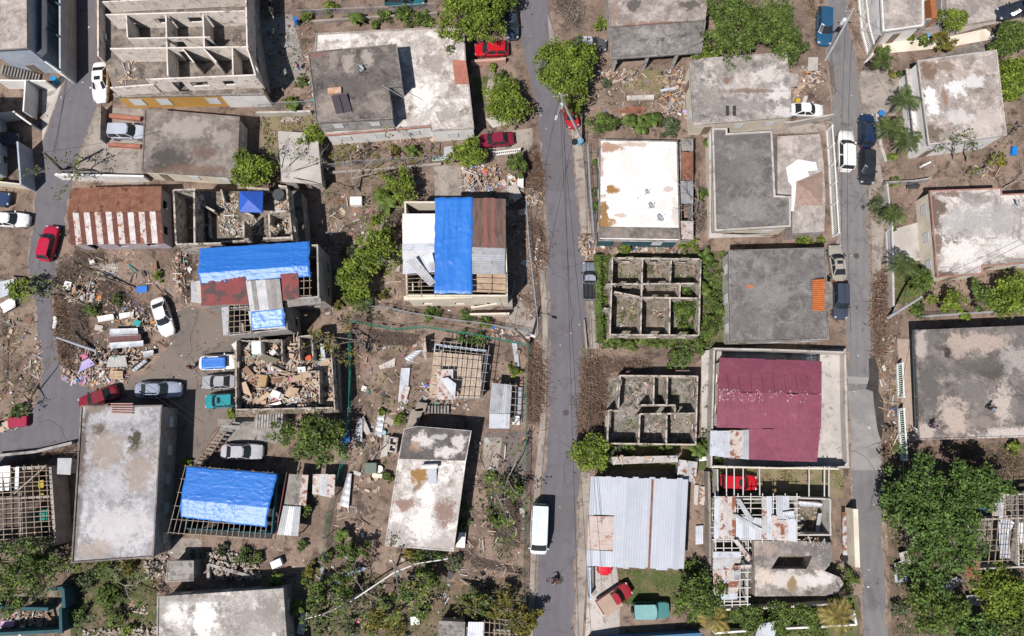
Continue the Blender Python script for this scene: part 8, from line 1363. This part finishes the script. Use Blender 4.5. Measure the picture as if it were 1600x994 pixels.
for px, py, r, m_, l in [
    (455, 160, 1.0, L_BRIGHT, 'bright shrub against the courtyard wall'), (600, 24, 1.0, L_MID, 'green shrub west end of the top hedge'), (633, 24, 1.3, L_MID, 'long clipped shrub in the middle of the top hedge'), (660, 26, 1.0, L_MID, 'green shrub east end of the top hedge'), (585, 40, .7, L_MID, 'small round shrub by the white terrace north edge'), (667, 36, .6, L_DARK, 'dark tiny shrub near the wide terrace corner'), (945, 193, 1.5, L_MID, 'flowering bush west of the banana plants'), (1046, 198, 1.3, L_GREY, 'greyish bush east of the banana plants'), (930, 255, .5, L_MID, 'narrow green plant beside the bright roof west wall'), (930, 300, .55, L_GREY, 'second narrow plant down the bright roof west wall'), (930, 322, .5, L_MID, 'third narrow plant down the bright roof west wall'),
    (1074, 382, 1.2, L_BRIGHT, 'bright yellowish bush at the bright roof southeast corner'), (977, 390, .8, L_BRIGHT, 'small tree plant behind the bright roof south clutter'), (1112, 420, 1.2, L_MID, 'leafy bush beside the weedy rooms northeast'), (1112, 470, 1.2, L_MID, 'leafy bush beside the weedy rooms east'), (1104, 510, 1.3, L_MID, 'leafy bush beside the weedy rooms southeast'), (1126, 490, .9, L_MID, 'small bush next to the dark grey roof west wall'), (965, 536, 1.0, L_MID, 'shrub at the south west foot of the weedy rooms'), (985, 540, .8, L_MID, 'shrub under the weedy rooms south wall middle'), (1025, 536, .8, L_MID, 'shrub under the weedy rooms south wall window'), (1070, 560, 1.2, L_DARK, 'dark green bush north of the maze of rooms'), (1052, 558, 1.0, L_MID, 'mid green bush joining the dark bush'), (1090, 542, 1.0, L_MID, 'bush between the two roofless houses east side'),
    (945, 470, .5, L_MID, 'low plant by the long hedge inside yard'), (950, 500, .7, L_MID, 'round plant by the weedy rooms west wall'), (1258, 378, 1.1, L_BRIGHT, 'yellow green shrub behind the grey courtyard house'), (1284, 378, .6, L_BRIGHT, 'tiny shrub at the gate of courtyard house'), (1378, 82, 1.2, L_MID, 'low green hedge bush by the weathered timber pole'), (1395, 118, .7, L_AUT, 'yellow flowering plant in the top right driveway'), (1405, 116, .5, L_MID, 'green plant next to the yellow flowering plant'), (1424, 60, .6, L_BRIGHT, 'small leafy plant along the cream wall'), (1444, 68, .6, L_MID, 'small plant by the pale drum'), (1364, 322, 1.2, L_GREY, 'bougainvillea bush with pink flower by the pinkish wall'), (1400, 285, .7, L_BRIGHT, 'young bright shrub by the dark block wall'), (1394, 246, .7, L_BRIGHT, 'light plant by the palms south end'), (1392, 356, .5, L_MID, 'low plant at the driveway corner'),
    (1508, 492, .7, L_BRIGHT, 'bright plantlet by the south fence'), (1580, 478, 1.0, L_BRIGHT, 'shrub under the dense right edge tree'), (1572, 420, .4, L_BRIGHT, 'tiny plant on the red edged roof side'), (1584, 700, .9, L_BRIGHT, 'bright fan plant on the dark bank'), (1322, 900, 1.2, L_MID, 'leafy bush on the concrete terrace end'), (1300, 950, 1.1, L_MID, 'bush below the terrace corner'), (1170, 965, 1.5, L_MID, 'lush bush under the torn house south wall'), (1220, 965, 1.5, L_MID, 'lush bush in the middle of the south weeds'), (1262, 962, 1.4, L_MID, 'lush bush beside the yellow palm'), (1130, 725, .0, L_MID, ''), (1125, 716, .7, L_MID, 'bush under the white sheets of the magenta house'), (1118, 738, .6, L_MID, 'bush at the pergola corner'),
    (1105, 700, .9, L_MID, 'plant between the maze rooms and boundary wall'), (985, 700, .8, L_MID, 'plant under the maze rooms south wall west'), (1040, 702, .8, L_MID, 'plant under the maze rooms south wall east'), (965, 705, 1.2, L_GREY, 'greyish feathery bush by the round kerb tree'), (1352, 708, .0, L_MID, ''), (645, 238, .8, L_BRIGHT, 'bright seedling beside the garden banana'), (616, 236, .6, L_AUT, 'yellow seedling in the white house garden'), (590, 345, .9, L_BRIGHT, 'green bush north west of dead branches'), (545, 395, 1.0, L_GREY, 'greyish bush at the dirt yard fence'), (620, 400, 1.0, L_GREY, 'greyish bush near the pale metal roof'), (540, 455, .9, L_BRIGHT, 'small bush under the bright yard tree'), (598, 462, .7, L_AUT, 'yellowish bush beside the laundry fence'), (527, 476, .6, L_AUT, 'small yellow bush at the fence corner'), (670, 492, .9, L_MID, 'green shrub at the laundry fence east'), (682, 488, .6, L_MID, 'second small shrub at the laundry fence east'), (728, 496, 1.0, L_DARK, 'dark shrub with red flowers below the stairs'), (760, 504, .9, L_MID, 'green creeper below the entry parapets'), (775, 530, .0, L_MID, ''), (748, 536, 1.2, L_DARK, 'dark bush row north of the stripped timber frame'), (725, 533, 1.0, L_DARK, 'dark bush beside the green mesh fence'),
    (804, 580, .8, L_BRIGHT, 'light plant near the open metal shed'), (624, 655, .8, L_BRIGHT, 'bright seedling in the bare dirt yard'), (597, 644, .5, L_BRIGHT, 'tiny seedling near bluish strip'), (605, 745, .6, L_MID, 'small plant by the cream block'), (768, 745, .8, L_MID, 'plant beside the concrete pad'), (795, 750, 1.0, L_GREY, 'greyish bush east of the pad'), (805, 770, 1.0, L_GREY, 'dry greyish bush by the kerb fence'), (775, 810, 1.0, L_MID, 'green bush in the bare yard by kerb'), (722, 790, .8, L_DARK, 'dark plant in the shade of the long white roof wall'), (724, 818, .7, L_DARK, 'second dark plant in the shade of the long white roof wall'), (472, 852, .6, L_MID, 'small plant under the lean-to'), (510, 870, .7, L_MID, 'climber at the fence end'), (485, 890, .9, L_AUT, 'yellowish shrub by the low fence'), (478, 905, .8, L_MID, 'green shrub below the yellowish shrub'), (640, 868, .9, L_AUT, 'yellowish shrub south of the long white roof'), (655, 870, .8, L_MID, 'green shrub south of the long white roof'), (672, 868, .7, L_GREY, 'greyish shrub south of the long white roof'), (684, 868, .7, L_DARK, 'dark shrub south of the long white roof corner'), (668, 890, .9, L_MID, 'round shrub below the white pipe end'), (708, 880, 1.0, L_GREY, 'greyish thicket at the pipe end'), (660, 955, 1.0, L_MID, 'fern like shrub at the bottom yard'), (500, 975, 1.1, L_MID, 'green shrub at the bottom edge fence'), (545, 980, 1.2, L_GREY, 'spiky grass clump at the bottom edge'), (620, 985, 1.2, L_AUT, 'yellow shrub at the bottom edge'),
    (165, 890, 1.2, L_MID, 'green weeds bush below the long grey house west'), (200, 884, 1.0, L_AUT, 'yellow green weeds below the long grey house'), (165, 930, 1.3, L_MID, 'tall weeds in the lower left yard'), (182, 965, 1.2, L_MID, 'leafy bush in the lower left yard bottom'), (200, 985, .8, L_BRIGHT, 'bright small bush at the bottom edge left'), (135, 905, 1.2, L_GREY, 'greyish bush east of the teal ruin'), (120, 960, 1.1, L_DARK, 'dark bush beside the teal wall'), (380, 870, 1.0, L_DARK, 'dark shrub above the pale stone heap'), (398, 872, .8, L_MID, 'mid green shrub above the pale stone heap'), (345, 860, .7, L_GREY, 'dry shrub north of the stone heap'), (428, 902, .9, L_MID, 'palm like plant in the shaded pit'), (362, 646, .6, L_BRIGHT, 'bright plant at the debris house corner'), (292, 722, .5, L_BRIGHT, 'plant pot shrub at the timber house corner'), (30, 640, 1.0, L_DARK, 'dark bush by the maroon couch'), (20, 650, .6, L_MID, 'small bush next to the maroon couch'), (246, 432, .6, L_BRIGHT, 'light weeds on the plaza dirt'), (182, 466, .7, L_MID, 'green stalks in the plaza debris'), (145, 485, .9, L_MID, 'spiky green plant in the plaza debris'), (770, 105, .7, L_BRIGHT, 'shrub beside the pinkish garden wall'), (782, 120, .9, L_MID, 'shrub on the front lawn by the path'), (514, 12, .9, L_BRIGHT, 'bright young shrub at the top yard fence'), (480, 24, .9, L_BRIGHT, 'leaning bright shrub in the top left yard corner'), (470, 127, .8, L_MID, 'low shrub at the brown roof west wall'), (6, 250, .5, L_MID, 'dark small shrub in the left compound'), (2, 283, .5, L_AUT, 'yellow shrub at the left edge'), (937, 40, 1.0, L_BRIGHT, 'bright shrub beside the garage house wall'), (945, 130, .6, L_GREY, 'dry shrub in the bare yard'), (1108, 225, .9, L_MID, 'green creeper between white roof and courtyard house'), (1095, 305, .9, L_MID, 'creeper beside the tangled bare branches'), (1408, 890, 1.0, L_MID, 'weeds bush along the side road verge'), (1405, 950, .9, L_GREY, 'dry weeds along the side road verge bottom')]:
    if r > 0: tree(px, py, r, l, m_, kind='shrub', cat='bush', group=GB, leaf=.13, dens=1.3)
tufts('weeds', [[(962, 408), (1000, 408), (998, 440), (960, 440)], [(1008, 410), (1046, 410), (1044, 440), (1006, 440)], [(1052, 412), (1090, 412), (1088, 440), (1052, 440)], [(1064, 470), (1090, 470), (1088, 520), (1064, 520)], [(1046, 592), (1086, 592), (1084, 640), (1046, 640)], [(972, 650), (996, 650), (996, 690), (970, 690)], [(955, 470), (998, 470), (996, 520), (955, 520)]], 26, .1, L_MID, .15, .13, 21)
tufts('wild_plants', [[(515, 205), (740, 205), (740, 256), (515, 262)], [(500, 290), (620, 290), (622, 490), (505, 490)], [(555, 520), (660, 540), (650, 720), (545, 740)], [(742, 690), (825, 690), (818, 880), (735, 860)], [(880, 110), (1070, 110), (1060, 200), (930, 210)], [(1440, 435), (1600, 440), (1600, 505), (1436, 505)], [(0, 480), (58, 500), (60, 640), (0, 640)], [(410, 20), (490, 30), (470, 170), (420, 170)], [(780, 250), (835, 250), (838, 320), (800, 320)]], 5.5, .12, L_MID, .3, sd=31)
# the long hedge beside the weedy rooms: one clipped body
t = T('hedge', 'long clipped green hedge strip along the weedy lot', 'hedge', P(935, 460)); g_ = np.random.default_rng(3); k = 5200; s_ = g_.random(k); V = MB()
for i in range(k):
    c = P(933 + 5 * s_[i] + g_.normal() * 2.6, 398 + 138 * s_[i], .1 + 1.0 * g_.random() ** .5); a = g_.random() * 6.28; u = Vector((math.cos(a), math.sin(a), g_.normal() * .4)) * .11; w_ = u.cross(Vector((g_.normal() * .4, g_.normal() * .4, 1))) * .55; V.add([c - u, c - w_, c + u, c + w_], [(0, 1, 2, 3)])
V.build('foliage', L_MID, t); m = MB(); m.tube([P(933, 400, .2), P(938, 534, .2)], .06, 5); m.build('stem', bark, t)

for x, y, L, h, l in [(1414, 156, 1.9, 4.2, 'coconut palm beside the white west wall'), (1393, 200, 1.95, 3.8, 'coconut palm nearest the navy SUV'), (1418, 218, 1.9, 4.0, 'coconut palm at the southern end of the palm row'), (1380, 96, 1.5, 2.6, 'low palm by the weathered timber pole'), (1396, 336, 1.5, 2.6, 'short palm inside the pinkish wall garden'), (1412, 414, 1.9, 4.2, 'tall palm casting a long shadow on the grass yard'), (560, 465, 1.8, 2.2, 'drooping palm at the foot of the bright yard tree')]: palm(x, y, L, h, l)
palm(1118, 968, 1.9, 2.6, 'yellowing palm at the lush weeds west end', L_YPALM); palm(1308, 962, 2.2, 3.0, 'yellowing palm by the low white corner wall', L_YPALM)
for x, y, L, l in [(985, 188, 1.6, 'banana plant west of the pair over the bare yard'), (1002, 198, 1.6, 'middle banana plant north of the bright white roof'), (1020, 186, 1.8, 'largest banana plant north of the bright white roof'), (555, 28, 1.5, 'banana plant above the white terrace'), (642, 234, 1.4, 'banana plant in the white house garden'), (606, 318, 2.0, 'big banana clump north of the pale metal roof'), (598, 306, 1.6, 'smaller banana clump beside the big banana clump'), (1100, 400, 1.5, 'banana plant at the northeast of weedy rooms'), (1100, 452, 1.5, 'banana plant at the east of weedy rooms'), (1090, 702, 1.3, 'bright banana plant south of maze rooms'), (535, 836, 1.2, 'spiky agave plant beside the fence end'), (430, 905, 1.2, 'broad leaved plant in the shaded pit'), (460, 950, 1.3, 'broad leaved plant beside the corner white roof'), (1445, 60, 1.0, 'upright banana leaf by the cream wall'), (458, 165, 1.1, 'fern leaved plant at the courtyard fence')]: banana(x, y, L, l)
for k, (b, tips, l, lv, zt) in enumerate([((575, 930), [(555, 905), (600, 940), (570, 960), (540, 940)], 'straggly tree in the lower central weeds', 300, 3), ((640, 940), [(620, 960), (660, 925), (655, 960)], 'straggly sapling beside the white crate', 260, 2.6), ((765, 965), [(740, 950), (790, 935), (800, 970)], 'straggly bent tree near the slab roofed hut', 300, 3), ((510, 955), [(490, 970), (530, 950), (525, 975)], 'straggly shrub tree at the bottom fence', 240, 2.6), ((205, 920), [(180, 900), (225, 905), (215, 945)], 'straggly tree in the lower left weeds', 260, 2.6), ((785, 790), [(770, 760), (805, 770), (790, 820)], 'half bare tree in the kerb yard', 220, 3),
    ((562, 300), [(525, 240), (590, 270), (610, 225), (545, 235), (640, 250)], 'forked stripped tree with sparse leaves above the white refrigerator', 420, 5), ((455, 292), [(430, 235), (500, 248), (515, 300), (470, 230)], 'pale leafless tree over the small grey slab shed', 120, 4.5), ((150, 268), [(60, 270), (100, 250), (95, 300), (120, 280), (118, 255)], 'leaning stripped tree across the left road', 260, 4), ((588, 400), [(570, 350), (600, 345), (560, 420), (610, 420)], 'thin stripped tree in the dirt yard shade', 260, 4), ((572, 545), [(545, 505), (520, 540), (548, 555), (500, 530)], 'bent tree with yellow leaves by the debris house fence', 360, 4.5), ((580, 720), [(600, 690), (575, 700)], 'short stump beside the laundry tub', 0, 2), ((800, 740), [(775, 770), (812, 700), (790, 800), (818, 780)], 'dead tangled tree by the kerb fence', 100, 3.5), ((720, 905), [(775, 940), (800, 980), (745, 930)], 'fallen thick limb at the bent bottom trees', 80, 2.0), ((618, 890), [(610, 850), (640, 910), (625, 945)], 'thin bare tree at the white pipe', 120, 3.5), ((1490, 250), [(1480, 215), (1490, 222), (1470, 228)], 'spindly stripped sapling against the cream roof south wall', 120, 4.5), ((1510, 255), [(1502, 212), (1520, 225)], 'second spindly sapling by the cream roof south wall', 90, 4.5), ((1540, 260), [(1530, 275), (1555, 245), (1520, 268)], 'bent dry tree beside the junk bank', 60, 2.5), ((1590, 190), [(1580, 220), (1600, 205), (1575, 200)], 'white barked dead tree at the right edge', 30, 3.5), ((60, 600), [(40, 640), (85, 560), (20, 620)], 'fallen dead tree at the left road bend', 40, 1.5), ((215, 452), [(150, 430), (120, 420), (105, 412)], 'long fallen dark trunk across the plaza dirt', 30, 1.0), ((140, 480), [(70, 440), (60, 432), (90, 452)], 'second fallen dark trunk by the left road', 60, .9), ((40, 905), [(100, 875), (0, 910), (60, 915), (110, 880)], 'toppled pale tree below the stripped house', 160, 2.0), ((1560, 300), [(1600, 270), (1590, 280)], 'dry bough lying above the red edged roof', 0, 1.0), ((1098, 320), [(1070, 300), (1065, 330), (1085, 290), (1075, 345)], 'leafless thin tree leaning on the bright white roof', 0, 3.4), ((20, 432), [(45, 445), (55, 452), (35, 465)], 'leaning sapling over the folded sheet at the left road', 140, 2.5)]):
    bare_tree(b[0], b[1], tips, l, .12, lv, (L_MID, L_BRIGHT, L_AUT, L_MID)[k % 4], zt=zt, sd=k + 3, tm=bark if k in (20, 21, 19) else bark_p)
